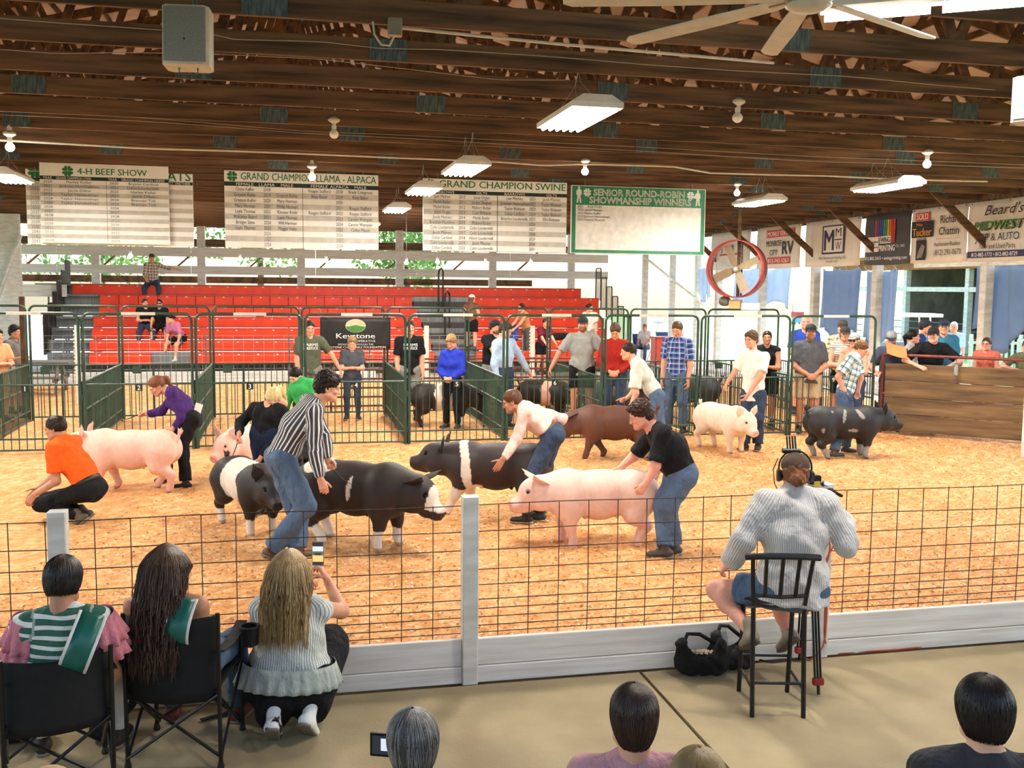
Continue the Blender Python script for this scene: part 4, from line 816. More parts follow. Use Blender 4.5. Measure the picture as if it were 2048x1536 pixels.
o, w, h = board('white swine award board left of the green board', 18.34, (846, 356), (1132, 506)); pr = Print(); clover(pr, 'print_green', -w*.45, h*.92, .1); pr.put('print_green', 'GRAND CHAMPION SWINE', .05*w, h*.885, .125, bold=.02, fit=w*.88)
pr.rect('board_dark', -w/2, h*.79, w/2, h*.84)
for t, x in (('BARROWS', -.36), ('GILTS', -.1), ('BARROWS', .13), ('GILTS', .39)): pr.put('print_white', t, x*w, h*.797, .045, -.005, xs=1.3)
rw, dz = rows(pr, w, h, 11, .79); pr.rect('print_black', .008*w, .0, .012*w, .79*h, -.003)
T = [['Jack Mellow', 'Jesse Organ', 'Lexi Misiniec', 'Jacob Misiniec'], ['Maddi Butler', 'Jordan Stogner', 'Jeremiah Hammelman', 'Taylor Blubaum'], ['Maddi Butler', 'Mallory Butler', 'Taylor Blubaum', 'Taylor Blubaum'], ['Jesse Organ', 'Case Williams', 'Dallas Cardinal', 'Taylor Blubaum'], ['Jacob Misiniec', 'Maddi Butler', 'Braydon Loudermilk', 'Ellie Blubaum'], ['Brandon Marchino', 'Mallory Butler', '', ''], ['Colin Loudermilk', 'Colin Loudermilk', '', ''], ['Jacob Misiniec', 'Colin Loudermilk', '', ''], ['Dallas Cardinal', 'Alison Loudermilk', '', ''], ['Colin Loudermilk', 'Jacob Misiniec', '', ''], ['Dallas Cardinal', 'Colin Loudermilk', '', '']]
for i, z in enumerate(rw):
    pr.put('print_black', str(2010+i), -.235*w, z-.03, .06, xs=.72); pr.put('print_black', str(2021+i), .255*w, z-.03, .06, xs=.72)
    for t, x in zip(T[i], (-.37, -.1, .13, .39)):
        if t: pr.put('print_black', t, x*w, z-.03, .06, xs=.72)
pr.done(o, NM)
mat('board_green', '2f7f57', .5); mat('print_pale', 'dfe3d8', .5)
o, w, h = board('green framed showmanship board with white outlined heading', 18.3, (1143, 370), (1408, 511)); pr = Print(); pr.rect('board_green', -w/2+.012, .012, w/2-.012, h-.012, -.001); pr.rect('panel_white', -w/2+.09, .07, w/2-.09, h*.715, -.003) if mat('panel_white', 'e9e6de', .5) else 0
pr.put('print_pale', 'SENIOR ROUND-ROBIN', 0, h*.86, .12, -.004, outline=.045, fit=w*.68); pr.put('print_pale', 'SHOWMANSHIP WINNERS', 0.01*w, h*.745, .12, -.004, outline=.045, fit=w*.76)
clover(pr, 'print_pale', -w*.385, h*.9, .085); clover(pr, 'print_pale', w*.385, h*.9, .085)
for x, k in ((-w*.445, 1), (w*.44, -1)):
    pr.poly('print_pale', [(x-.045, h*.745), (x-.015, h*.745), (x, h*.83), (x+.02, h*.745), (x+.05, h*.745), (x+.03, h*.85), (x+.055, h*.87), (x+.045, h*.93), (x+.015, h*.945), (x+.018, h*.975), (x, h*.99), (x-.018, h*.975), (x-.015, h*.945), (x-.045, h*.93), (x-.055-.03*(k < 0), h*.865), (x-.03, h*.85)], -.004)
for i, t in enumerate(('2021     Kyle Wolfe', '2022  Jacob Misiniec', '2023 Harlee Keller', '2024 Jackson Hammelman', '2025 Clayton Newton')): pr.put('print_black', t, -w*.455, h*(.675-.048*i), .042, -.005, al='l', bold=.01)
pr.done(o, {'board_green': 'green_field', 'panel_white': 'white_field', 'print_pale': 'heading', 'print_black': 'lettering'})
# ================================================================ sponsor banners on the right wall
bwm = mat('banner_white', 'ded9cc', .6, 'd3cdbe', 2); bgm = mat('banner_grey', '4a4a4e', .6, '403f43', 2)
mat('p_red', 'c8402f', .6); mat('p_green', '5b9a3c', .6); mat('p_navy', '34335a', .6); mat('p_gold', 'e8a02a', .6); mat('p_dark', '25221f', .6); mat('p_mid', '8a857c', .6); mat('p_blue', '3b56a0', .6); mat('p_purple', '7a4a86', .6); mat('p_yellow', 'd6c23c', .6); mat('p_orange', 'df6f30', .6); mat('p_teal', '3f8fa0', .6)
XB = XW-.14
def banner(label, x0, x1, m, z0=3.14, z1=4.34):
    y0, y1 = onx(x0, 470, XB)[1], onx(x1, 470, XB)[1]; w = abs(y0-y1); h = z1-z0; o = thing('vinyl_banner', label, 'banner', loc=(XB, (y0+y1)/2, z0), rz=-math.pi/2, group='sponsor banners on the right wall')
    MB().sheet(lambda U, V: ((U-.5)*w, .012*np.sin(5*U+3*V)*np.sin(7*V)+.03*(V-.5)**2, V*h-.02*np.sin(U*math.pi)*(1-V)), 9, 9, .004).ob('vinyl', m, o, True)
    for x in (-w*.46, 0, w*.46): MB().tube([(x, -.016, h-.03), (x, .14, h-.03)], .012, 8).ob('grommet', gal, o)
    return o, w, h, Print()
P_ = {}
o, w, h, pr = banner('white vinyl banner half hidden behind the drum fan', 1424, 1502, bwm); y_ = -.03
for t, x, m in (('J', -.2, 'p_dark'), ('O', -.08, 'p_red'), ('M', .07, 'p_dark'), ('G', .24, 'p_dark')): pr.put(m, t, x*w, h*.5, .2, y_, bold=.02)
pr.rect('p_red', -w*.25, h*.38, w*.3, h*.43, y_); pr.done(o, P_)
o, w, h, pr = banner('white banner with red panels and black lettering for mobile service', 1515, 1602, bwm)
pr.rect('p_red', -w*.25, h*.74, w*.38, h*.92, y_); pr.put('print_white', 'MOBILE SERVICE', w*.065, h*.77, .13, y_-.003, fit=w*.58, bold=.02); pr.put('p_dark', 'MONROE', -w*.08, h*.53, .16, y_, fit=w*.34, bold=.02); pr.put('p_dark', 'CITY', -w*.08, h*.31, .16, y_, fit=w*.18, bold=.02); pr.put('p_dark', 'RV', w*.24, h*.32, .38, y_, fit=w*.24, bold=.02)
pr.rect('p_red', -w*.22, h*.1, w*.3, h*.26, y_); pr.put('print_white', '812-743-5267', w*.04, h*.125, .12, y_-.003, fit=w*.48, bold=.02); pr.done(o, P_)
o, w, h, pr = banner('white banner with a large boxed monogram in navy', 1612, 1722, bwm)
for a in (('p_navy', -.16, .26, .24, .88), ('banner_white', -.135, .3, .215, .85)): pr.rect(a[0], w*a[1], h*a[2], w*a[3], h*a[4], y_ if a[0] == 'p_navy' else y_-.002)
pr.put('p_navy', 'M', -w*.03, h*.34, .54, y_-.005, fit=w*.17, bold=.03); pr.put('p_navy', 'M', w*.135, h*.63, .22, y_-.005, fit=w*.1); pr.rect('p_navy', w*.07, h*.55, w*.2, h*.575, y_-.005); pr.put('p_navy', 'W', w*.135, h*.34, .22, y_-.005, fit=w*.1)
pr.put('p_dark', 'Miller Machine and Welding, LLC', w*.03, h*.15, .07, y_, fit=w*.5); pr.put('p_dark', '812-887-7538', w*.03, h*.08, .05, y_, fit=w*.2); pr.done(o, P_)
o, w, h, pr = banner('charcoal printing banner with rainbow stripes', 1731, 1822, bgm)
for i, m in enumerate(('p_red', 'p_purple', 'p_blue', 'p_blue', 'p_teal', 'p_green', 'p_yellow', 'p_orange', 'p_red', 'p_red')): pr.rect(m, w*(-.25+.045*i), h*(.55 if i < 6 else .42), w*(-.217+.045*i), h*.87, y_)
pr.rect('print_white', -w*.47, h*.25, -w*.17, h*.55, y_); pr.rect('p_dark', -w*.37, h*.44, -w*.17, h*.455, y_-.002); pr.rect('p_dark', -w*.37, h*.33, -w*.17, h*.345, y_-.002)
pr.rect('print_white', -w*.16, h*.41, w*.1, h*.55, y_-.001); pr.put('p_dark', 'EWING', -w*.03, h*.425, .13, y_-.004, fit=w*.23, bold=.03); pr.put('print_white', 'PRINTING', w*.02, h*.26, .14, y_-.002, fit=w*.35, bold=.03); pr.put('print_white', 'CO., INC.', w*.31, h*.32, .06, y_, fit=w*.2)
pr.put('print_white', '812.882.2415 \u2022 ewingprinting.com', w*.0, h*.09, .08, y_, fit=w*.92, bold=.02); pr.done(o, P_)
o, w, h, pr = banner('cream auctioneer banner with a small red sold panel', 1823, 1935, bwm)
pr.rect('p_red', -w*.41, h*.78, -w*.15, h*.93, y_); pr.put('print_white', 'SOLD', -w*.28, h*.8, .13, y_-.003, fit=w*.21, bold=.03); pr.rect('p_dark', -w*.48, h*.47, -w*.08, h*.77, y_); pr.put('p_gold', 'Mike', -w*.33, h*.68, .07, y_-.003, fit=w*.12); pr.put('p_gold', 'Tucker', -w*.28, h*.5, .17, y_-.003, fit=w*.35, bold=.03)
pr.rect('p_mid', -w*.37, h*.42, -w*.22, h*.46, y_); pr.rect('p_dark', -w*.38, h*.05, -w*.2, h*.42, y_); pr.poly('p_mid', [(-w*.36, h*.08), (-w*.26, h*.1), (-w*.21, h*.3), (-w*.27, h*.35), (-w*.33, h*.22)], y_-.003)
pr.put('p_dark', 'Richard', w*.22, h*.7, .17, y_, fit=w*.34, bold=.015); pr.put('p_dark', 'Chattin', w*.2, h*.49, .17, y_, fit=w*.34, bold=.015); pr.rect('p_gold', -w*.02, h*.42, w*.4, h*.427, y_); pr.put('p_dark', 'Auctioneer/Realtor', w*.18, h*.29, .09, y_, fit=w*.46); pr.put('p_dark', '(812) 291-0670', w*.19, h*.13, .12, y_, fit=w*.47); pr.done(o, P_)
o, w, h, pr = banner('white auto parts banner with green slanted lettering at the right edge', 1936, 2110, bwm)
pr.put('p_dark', "Beard's", -w*.06, h*.76, .2, y_, shear=.35, fit=w*.46); pr.put('p_dark', 'MIDWEST', -w*.115, h*.505, .19, y_+.002, shear=.3, fit=w*.61, bold=.06); pr.put('p_green', 'MIDWEST', -w*.12, h*.52, .17, y_-.003, shear=.3, fit=w*.57, bold=.03); pr.put('p_navy', 'JEEP & AUTO', -w*.13, h*.33, .15, y_, fit=w*.52); pr.put('p_dark', 'New and Used Parts', -w*.12, h*.2, .1, y_, fit=w*.42)
pr.rect('p_navy', -w*.48, h*.05, w*.48, h*.16, y_); pr.put('print_white', '812-882-1773 \u2022 812-882-0729', -w*.15, h*.07, .08, y_-.003, fit=w*.55, bold=.02); pr.done(o, P_)
# blue tarps hanging in the open bays
def tarpm(col):
    m = mat('tarp_'+col, col, .7, None, 3, bump=.2); nt = m.node_tree; b = nt.nodes['Principled BSDF']; t = nt.nodes.new('ShaderNodeBsdfTranslucent'); x = nt.nodes.new('ShaderNodeMixShader'); x.inputs[0].default_value = .55
    t.inputs[0].default_value = (*srgb(col), 1); out = nt.nodes['Material Output']; nt.links.new(b.outputs[0], x.inputs[1]); nt.links.new(t.outputs[0], x.inputs[2]); nt.links.new(x.outputs[0], out.inputs[0]); return m
def tarp(label, x0, x1, ztop, zbot, col, y=None, sag=.15):
    y0, y1 = onx(x0, 580, XW+.22)[1], onx(x1, 580, XW+.22)[1]; w = y1-y0
    m = tarpm(col); o = thing('hanging_tarp', label, 'tarp', loc=(XW+.22, y0, 0), group='blue tarps in the open bays')
    MB().sheet(lambda U, V: (.05*np.sin(17*U+2*V)+.05*np.sin(31*U), U*w, zbot+(ztop-zbot)*V+(1-V)*sag*np.sin(9*U+1)-V*.07*np.abs(np.sin(7*U))), 26, 14, .004).ob('sheet', m, o, True)
    for k in range(4): u = .05+.3*k; MB().tube([(0, u*w, ztop-.05), (-.1, u*w, ztop+.06)], .008, 6).ob('tie', wirem, o)
tarp('pale blue tarp hanging behind the drum fan', 1466, 1582, 3.2, 2.02, 'b9cade'); tarp('narrow pale blue tarp left of the drum fan', 1398, 1420, 3.3, 2.2, 'c0cede'); tarp('blue tarp hanging behind the green trash can', 1642, 1722, 3.1, 1.35, '8798ae'); tarp('wrinkled blue tarp under the charcoal banner', 1730, 1796, 3.05, 1.2, '98a8bc'); tarp('large slate blue tarp at the right edge', 1948, 2100, 3.1, 1.5, '8394a9', sag=.25)
# ================================================================ front ring fence
fence_posts = [-3.75, -1.306, 1.093, 3.53, 5.98]; wirem2 = mat('fence_wire', '4a3a2c', .55, '33281f', 30, metal=.4)
ffp = MB().cbox((-.05, -.05, 0), (.05, .05, 1.2), .006).mesh('post')
rf = thing('ring_fence', 'white post and wire panel fence along the front of the show ring', 'fence', loc=(0, FY, 0))
for x in fence_posts: link('post', ffp, white, rf, loc=(x, -.0, 0))
for i in range(4):
    x0, x1 = fence_posts[i]+.052, fence_posts[i+1]-.052
    MB().cbox((x0, -.02, .115), (x1, .02, .285), .004).ob('kick_board', whiteB, rf); MB().cbox((x0, -.025, 0), (x1, .015, .108), .004).ob('kick_board', whiteB, rf)
    wz = [.31, .355, .41, .465, .525, .62, .72, .845, .97, 1.135]
    for k, z in enumerate(wz):
        xx = np.linspace(x0-.02, x1+.02, 14); MB().tube(np.stack([xx, xx*0+.03, z+.006*np.sin(xx*3.1+k)*(k > 7)], 1), .0032 if k else .003, 6).ob('wire', wirem2, rf)
    vx = MB().tube([(0, .027, .27), (.002, .027, .7), (0, .027, 1.137)], .003, 6).mesh('wire'); n = int((x1-x0)/.198)
    for k in range(n+1): link('wire', vx, wirem2, rf, loc=(fence_posts[i]+.19+.198*k, 0, 0)) if fence_posts[i]+.19+.198*k < x1 else 0
MB().cbox((6.03, -.02, 0), (8.5, .02, .29), .004).ob('kick_board', whiteB, rf); MB().cbox((-6, -.02, 0), (-3.8, .02, .29), .004).ob('kick_board', whiteB, rf)
for z in wz: MB().tube([(6, .03, z), (8.4, .03, z)], .0032, 6).ob('wire', wirem2, rf)
for k in range(12): link('wire', vx, wirem2, rf, loc=(6.17+.198*k, 0, 0))
# ================================================================ pens
green = mat('pen_green', '2e4a3a', .45, '213629', 6, spec=.5); DX = [-5.9, -4.45, -2.93, -1.37, .21, 1.78, 3.33, 4.95, 6.6, 8.25, 9.85]; PY0, PY1 = 15.4, 18.9
mat('plate_dark', '1d2a22', .5)
def arch(w, h=2.03, r=.021):
    b = MB(); k = .1; pts = [(.03, 0, .04), (.03, 0, h-k)]+[(.03+k-k*math.cos(t), 0, h-k+k*math.sin(t)) for t in np.linspace(.3, math.pi/2, 5)]
    pts = pts+[(w-p[0], 0, p[2]) for p in pts[::-1]]; return b.tube(pts, r, 7)
def pen_front(i):
    w = DX[i+1]-DX[i]; n = i; o = thing('pen_gate', 'green tube pen front with a tall arch, '+['cut by the left edge', 'behind the squatting man in orange', 'behind the girl in purple', 'behind the blonde girl', 'behind the head of the striped man', 'before the belted pig in the pens', 'behind the woman in pale pink', 'behind the stocky man in black', 'behind the white pig', 'behind the boy in teal plaid'][i], 'pen gate', loc=(DX[i], PY0, CHIP-.02), group='front panels of the pig pens')
    arch(w).ob('arch', green, o); f = MB()
    for z in (.06, .22, 1.0): f.tube([(.03, 0, z), (w-.03, 0, z)], .014, 7)
    f.ob('rail', green, o, kind=None); bm = MB().tube([(0, 0, .06), (0, 0, 1.0)], .0075, 6).mesh('bar'); nb = 14
    for k in range(1, nb): link('bar', bm, green, o, loc=(.03+(w-.06)*k/nb, 0, 0))
    for x in (.03, w-.03): MB().tube([(x, .0, .0), (x, .0, 1.05)], .025, 8).ob('post', green, o)
    for z in (.25, .8): MB().tube([(.0, -.02, z-.05), (.0, -.02, z+.05)], .013, 6).ob('hinge', green, o)
    MB().cbox((w*.36, -.019, 1.955+.05), (w*.66, -.012, 2.05), .002).ob('label_strip', mat('strip_white', 'd9d6c8', .5), o)
    if 1 <= n <= 9:
        MB().box((w*.5-.05, -.022, .9), (w*.5+.05, -.016, 1.0)).ob('number_plate', _M['plate_dark'], o); pr = Print(); pr.put('print_white', str(n), w*.5, .915, .07, -.025, bold=.03); pr.done(o, {'print_white': 'number'})
for i in range(10): pen_front(i)
def pen_side(i):
    o = thing('pen_divider', ['green bar divider at the far left, beside the peach shirt', 'green bar divider above the squatting man in orange', 'dark green divider left of the girl in purple', 'dark green divider between the purple and the blonde girl', 'dark green divider behind the girl in bright green', 'long dark green divider left of the belted pig in the pen', 'dark green divider between the belted pig and the pink shirted woman', 'dark green divider right of the black and pink pig', 'green divider behind the brown pig', 'green divider left of the man in the charcoal polo', 'green divider ending at the wooden gate'][i], 'pen divider', loc=(DX[i], PY0+.05, CHIP-.02), group='side panels of the pig pens'); L = PY1-PY0-.1; f = MB()
    for z in (.06, .22, .62, 1.03): f.tube([(0, 0, z), (0, L, z)], .016, 7)
    for y in (0, L*.5-.02, L*.5+.02, L): f.tube([(0, y, .0), (0, y, 1.04)], .017, 7)
    f.ob('frame', green, o, kind='stuff'); b = MB(); n = 40
    for k in range(1, n): b.tube([(0, L*k/n, .06), (0, L*k/n, 1.03)], .0085, 5)
    b.ob('bars', green, o, kind='stuff')
for i in range(11): pen_side(i)
def pen_rear(i):
    w = DX[i+1]-DX[i]; o = thing('rear_pen_gate', ['rear green pen panel cut by the left edge', 'rear green pen panel before the picnic table', 'rear green pen panel seen past the girl in purple', 'rear green pen panel below the left bleacher seats', 'rear green pen panel at the man in olive and the boy in grey', 'rear green pen panel at the boy in royal blue', 'rear green pen panel at the young man with a tie', 'rear green pen panel at the man in stone grey', 'rear green pen panel at the boy in blue plaid', 'rear green pen panel at the man in the charcoal polo'][i], 'pen gate', loc=(DX[i], PY1, CHIP-.02), group='rear panels of the pig pens')
    arch(w, 2.06).ob('arch', green, o); f = MB()
    for z in (.1, 1.02): f.tube([(.03, 0, z), (w-.03, 0, z)], .015, 7)
    f.tube([(w*.35, 0, .1), (w*.35, 0, 1.02)], .017, 7); f.ob('frame', green, o, kind='stuff'); b = MB(); n = 15
    for k in range(1, n): b.tube([(.03+(w-.06)*k/n, 0, .1), (.03+(w-.06)*k/n, 0, 1.02)], .0075, 5)
    b.ob('bars', green, o, kind='stuff'); MB().cbox((w*.12, -.02, .86), (w*.22, -.01, .99)).ob('latch_plate', green, o)
for i in range(10): pen_rear(i)
redp = mat('red_pipe', '7d3b30', .5, '5f2a22', 5); o = thing('pipe_fence', 'long rusty red pipe fence behind the middle pens', 'fence', loc=(.2, 20.0, 0))
for z in (.12, .3, .48, .66, .84, 1.05): MB().tube([(0, 0, z), (6.6, 0, z)], .022, 7).ob('rail', redp, o)
for k in range(5): MB().tube([(1.64*k, .03, 0), (1.64*k, .03, 1.1)], .026, 8).ob('post', redp, o)
for px, lb in ((155, 'white notched stake post behind the pen with the 1'), (853, 'white notched stake post behind the black shirted boy'), (1065, 'white notched stake post behind the light blue shirt')):
    p = ony(px, 690, 21.5); o = thing('stake_post', lb, 'post', loc=(p[0], 21.5, 0), group='white stakes behind the pens'); MB().cbox((-.05, -.02, 0), (.05, .02, 1.66), .006).ob('stake', mat('stake_white', 'ddd8c9', .6), o)
    b = MB()
    for k in range(14): b.box((-.075, -.01, .55+.075*k), (-.045, .01, .58+.075*k))
    b.ob('notches', _M['stake_white'], o, kind='stuff')
o = thing('wire_fence', 'pale wire mesh fence between the pens and the bleachers', 'fence', loc=(-6, 25.6, 0)); b = MB()
for z in np.linspace(.1, 1.25, 8): b.tube([(0, 0, z), (12, 0, z)], .004, 4)
for x in np.linspace(0, 12, 50): b.tube([(x, 0, .0), (x, 0, 1.25)], .004, 4)
b.ob('mesh', mat('pale_wire', 'a9a69c', .5, metal=.4), o, kind='stuff')
for k in range(7): MB().tube([(2*k, .02, 0), (2*k, .02, 1.3)], .02, 7).ob('post', gal, o)
# sponsor banner on the rear panels
KY = 18.82; p0, p1 = ony(640, 634, KY), ony(781, 698, KY); kw = p1[0]-p0[0]; kh = p0[2]-p1[2]; o = thing('hanging_banner', 'black cooperative banner with a green hill emblem hung behind the pens', 'banner', loc=((p0[0]+p1[0])/2, KY, p1[2]))
MB().sheet(lambda U, V: ((U-.5)*kw, .012*np.sin(9*U+2*V), V*kh), 9, 7, .004).ob('vinyl', mat('banner_black', '2b2725', .5, '201d1c', 3), o, True)
for x in (-kw*.49, kw*.49): MB().tube([(x, 0, kh-.02), (x, .08, kh+.0), (x, .08, 2.06-p1[2])], .006, 5).ob('tie', wirem, o)
pr = Print(); mat('p_hill', '4f8a3f', .6); mat('p_cream', 'd8d8b0', .6)
pr.poly('p_cream', [(.0+.145*kw*math.cos(t), kh*.73+kh*.21*math.sin(t)) for t in np.linspace(0, 2*math.pi, 22)[:-1]], -.022)
pr.poly('p_hill', [(.145*kw*.96*math.cos(t), kh*.73+kh*.2*math.sin(t)) for t in np.linspace(math.pi+.12, 2*math.pi-.12, 12)]+[(.07*kw, kh*.72), (0, kh*.76), (-.07*kw, kh*.72)], -.025)
for t in np.linspace(.25, math.pi-.25, 9): pr.poly('p_gold', [(.03*kw*math.cos(t), kh*.76+.04*kh*math.sin(t)), (.125*kw*math.cos(t-.03), kh*.73+.19*kh*math.sin(t-.03)), (.125*kw*math.cos(t+.03), kh*.73+.19*kh*math.sin(t+.03))], -.026)
pr.put('print_white', 'Keystone', .0, kh*.34, kh*.16, -.024, fit=kw*.55, bold=.03); pr.put('print_white', 'COOPERATIVE', .1*kw, kh*.22, kh*.07, -.024, fit=kw*.36); pr.put('print_white', 'SPONSORED THROUGH THE', 0, kh*.12, kh*.06, -.024, fit=kw*.5); pr.put('print_white', 'KEYSTONE CHARITABLE FOUNDATION', 0, kh*.03, kh*.065, -.024, fit=kw*.86, bold=.02); pr.done(o, {'p_cream': 'emblem', 'p_hill': 'emblem', 'p_gold': 'emblem'})
# wooden gate on the right
g0, g1 = np.array([9.95, 15.35, 0]), np.array([11.62, 13.72, 0]); gd = unit(g1-g0); ga = math.atan2(gd[1], gd[0]); GL = np.linalg.norm(g1-g0)
ply = mat('plywood', '846846', .75, '4a3723', 2.2, (.5, 5, 5), bump=.15, detail=9, lo=.3, hi=.7)
o = thing('wooden_gate', 'wide wooden plank gate in a rusty red pipe frame at the right', 'gate', loc=g0, rz=ga)
for k in range(4): MB().cbox((.06, -.03, .12+.29*k), (GL+.35, -.0, .405+.29*k), .006).ob('plank', ply, o)
for z in (.3, .75, 1.42): MB().tube([(0, .03, z), (GL+.4, .03, z)], .025, 8).ob('frame_rail', redp, o)
for x in (.0, GL+.38): MB().tube([(x, .03, .02), (x, .03, 1.42)], .028, 8).ob('frame_post', redp, o)
b = MB()
for k in range(9): b.tube([(-.03+.012*math.cos(t)*(k % 2 == 0), .012*math.cos(t)*(k % 2), 1.3-.055*k+.028*math.sin(t)) for t in np.linspace(0, 2*math.pi, 8, endpoint=False)], .005, 5, closed=True)
b.ob('chain', gal, o, kind='stuff')
p = onz(2050, 925, 0); o = thing('white_post', 'white post at the right edge beside the wooden gate', 'post', loc=(p[0]+.02, p[1], 0)); MB().cbox((-.06, -.06, 0), (.06, .06, 1.25), .01).ob('post', white, o)
p = onz(1880, 726, 1.43); q = g0+gd*((p-g0)@gd); bt = thing('water_bottle', 'small clear water bottle hanging at the rail of the wooden gate', 'bottle', loc=(q[0]-.08, q[1]-.1, 1.13)); MB().lathe([(.03, 0), (.034, .02), (.032, .13), (.014, .17), (.014, .19)], 12).ob('bottle', mat('clear_plastic', 'cfd8d8', .15, trans=.6), bt, True); MB().lathe([(.016, .19), (.016, .21)], 10).ob('cap', _M['p_blue'], bt); MB().tube([(0, 0, .2), (.05, .06, .3)], .004, 5).ob('loop', dark, bt)
# ================================================================ bleachers
redm = mat('seat_red', 'e8411f', .4, 'd63618', 3, spec=.4); bl = thing('bleachers', 'long red bleachers with grey aluminium steps behind the pens', 'bleachers', loc=(0, 28.5, 0))
seat = MB().cbox((-.262, 0, -.298), (.262, .3, 0), .025).mesh('seat'); tag_ = MB().ball((0, -.004, 0), (.032, .012, .02), 8, 4).mesh('seat_tag'); tagm = mat('tag_white', 'ece6d8', .5)
BL = [176, 178, 183, 187, 198, 200, 147]; BR = [1205, 1207, 1210, 1208, 1198, 1196, 1160]; AL = [868, 862, 850, 842, 834, 824, 0]; AR = [955, 953, 950, 949, 948, 946, 0]
for r in range(7):
    y = 28.5+.6*r; z = .63+.307*r; X = lambda px: ony(px, 640, y)[0]; segs = [(X(BL[r]), X(BR[r]))] if r == 6 else [(X(BL[r]), X(AL[r])), (X(AR[r]), X(BR[r]))]
    for a, c in segs:
        n = max(1, round((c-a)/.53)); s = (c-a)/n
        for k in range(n):
            if r == 0 and abs(a+s*(k+.5)-X(345)) < .5: continue
            link('seat', seat, redm, bl, loc=(a+s*(k+.5), .6*r, z)); link('seat_tag', tag_, tagm, bl, loc=(a+s*(k+.5), .6*r, z-.045))
    xa, xc = X(BL[r])-1.1, X(BR[r])+.1
    MB().cbox((xa, .6*r+.3, z-.3), (xc, .6*r+.62, z-.265), .004).ob('footboard', alu, bl); MB().cbox((xa, .6*r+.27, z-.3), (xc, .6*r+.295, z+.015), .004).ob('riser', alu, bl); MB().cbox((xa+.2, .6*r-.03, z-.05), (X(BL[r])-.02, .6*r+.25, z-.01), .004).ob('end_seat', alu, bl)
    if r < 6: MB().cbox((X(AL[r])+.05, .6*r-.02, z-.32), (X(AR[r])-.05, .6*r+.3, z-.14), .006).ob('aisle_step', mat('step_dark', '4b4642', .6), bl)
    MB().beam((xa+.4, .6*r+.15, 0), (xa+.4, .6*r+.15, z-.28), .05, .05).ob('leg', alu, bl); MB().beam((0, .6*r+.15, 0), (0, .6*r+.15, z-.28), .05, .05).ob('leg', alu, bl); MB().beam((xc-.3, .6*r+.15, 0), (xc-.3, .6*r+.15, z-.28), .05, .05).ob('leg', alu, bl)
blk = mat('black_tube', '1e1c1b', .4); MB().cbox((-6.5, .45, .0), (9.4, .5, .34)).ob('skirt', mat('skirt_dark', '4a4f4c', .7), bl)
for r in range(1, 7):
    for X0, side in ((ony(118, 640, 31)[0], 0), (ony(1222, 600, 31)[0], 1)):
        z = .55+.307*r; b = MB(); y0 = .6*r; b.tube([(X0, y0, z-.3), (X0, y0, z+.72), (X0, y0+.06, z+.78), (X0, y0+.52, z+.78), (X0, y0+.58, z+.72), (X0, y0+.58, z-.3)], .018, 6)
        for k in range(1, 7): b.tube([(X0, y0+.083*k, z-.3), (X0, y0+.083*k, z+.78)], .009 if side else .02, 5)
        b.ob('guard_rail', blk, bl, kind='stuff')
for px, y0 in ((877, 31.0), (890, 29.6)):
    X0 = ony(px, 600, y0)[0]; z = 1.2+(y0-28.5)*.51-.45; MB().tube([(X0, y0-28.5, z-.5), (X0, y0-28.5, z+.85), (X0+.03, y0-28.45, z+1.0), (X0+.12, y0-28.3, z+1.05), (X0+.2, y0-28.1, z+.95), (X0+.2, y0-28.1, z-.2)], .03, 7).ob('aisle_handrail', blk, bl)
# ================================================================ drum fan
dc = ony(1473, 538, 18.28); o = thing('drum_fan', 'big red drum fan with tan blades hanging by the right wall', 'fan', loc=dc, rz=-YAW-.55); rd = mat('drum_red', 'a8453f', .5, '8a352f', 4); tan_ = mat('blade_tan', '9c8b6d', .5)
R0 = .55; MB().lathe([(R0, -.17), (R0+.012, -.175), (R0+.012, .175), (R0, .17), (R0-.004, .17), (R0-.004, -.17)], 40, ax=1, ring=True).ob('drum', rd, o, True)
for k in range(4):
    a = k*math.pi/2+.45; u = np.array([math.cos(a), 0, math.sin(a)]); v = np.array([-math.sin(a), 0, math.cos(a)]); P = [u*.05-v*.05, u*.2-v*.09, u*.48-v*.1, u*.5+v*.06, u*.2+v*.07, u*.05+v*.05]; n = len(P)
    V = [p+np.array([0, (p@v)*.45, 0]) for p in P]+[p+np.array([0, (p@v)*.45+.006, 0]) for p in P]; MB().add(V, [list(range(n)), list(range(2*n-1, n-1, -1))]+[[i, n+i, n+(i+1) % n, (i+1) % n] for i in range(n)]).ob('blade', tan_, o)
MB().lathe([(.06, -.06), (.06, .05), (.02, .06)], 16, ax=1).ob('hub', tan_, o); MB().lathe([(.03, -.075), (.034, -.06), (.02, -.05)], 12, ax=1).ob('hub_cap', lampw, o)
b = MB()
for q in (.12, .24, .36, .48): b.tube([(q*math.cos(t), -.165, q*math.sin(t)) for t in np.linspace(0, 2*math.pi, 24, endpoint=False)], .002, 4, closed=True)
for k in range(12): t = k*math.pi/6; b.tube([(.05*math.cos(t), -.165, .05*math.sin(t)), (R0*math.cos(t), -.165, R0*math.sin(t))], .002, 4)
b.ob('guard', wirem, o, kind='stuff'); MB().cbox((-.03, .1, -R0), (.03, .14, 1.62)).ob('mount_pipe', wood2, o); MB().cbox((.05, .1, -R0), (.08, .13, R0)).ob('brace_bar', wood2, o)
MB().lathe([(.09, -.1), (.1, -.06), (.1, .08), (.07, .12)], 14, (-.22, 0, -.63), 1).ob('motor', mat('motor_grey', '6f675c', .5), o, True); MB().cbox((-.1, -.1, -.78), (.12, .06, -.6), .01).ob('control_box', mat('box_tan', 'c2a06a', .6), o); MB().cbox((.14, -.06, -.8), (.5, .0, -.66), .01).ob('number_card', lampw, o)
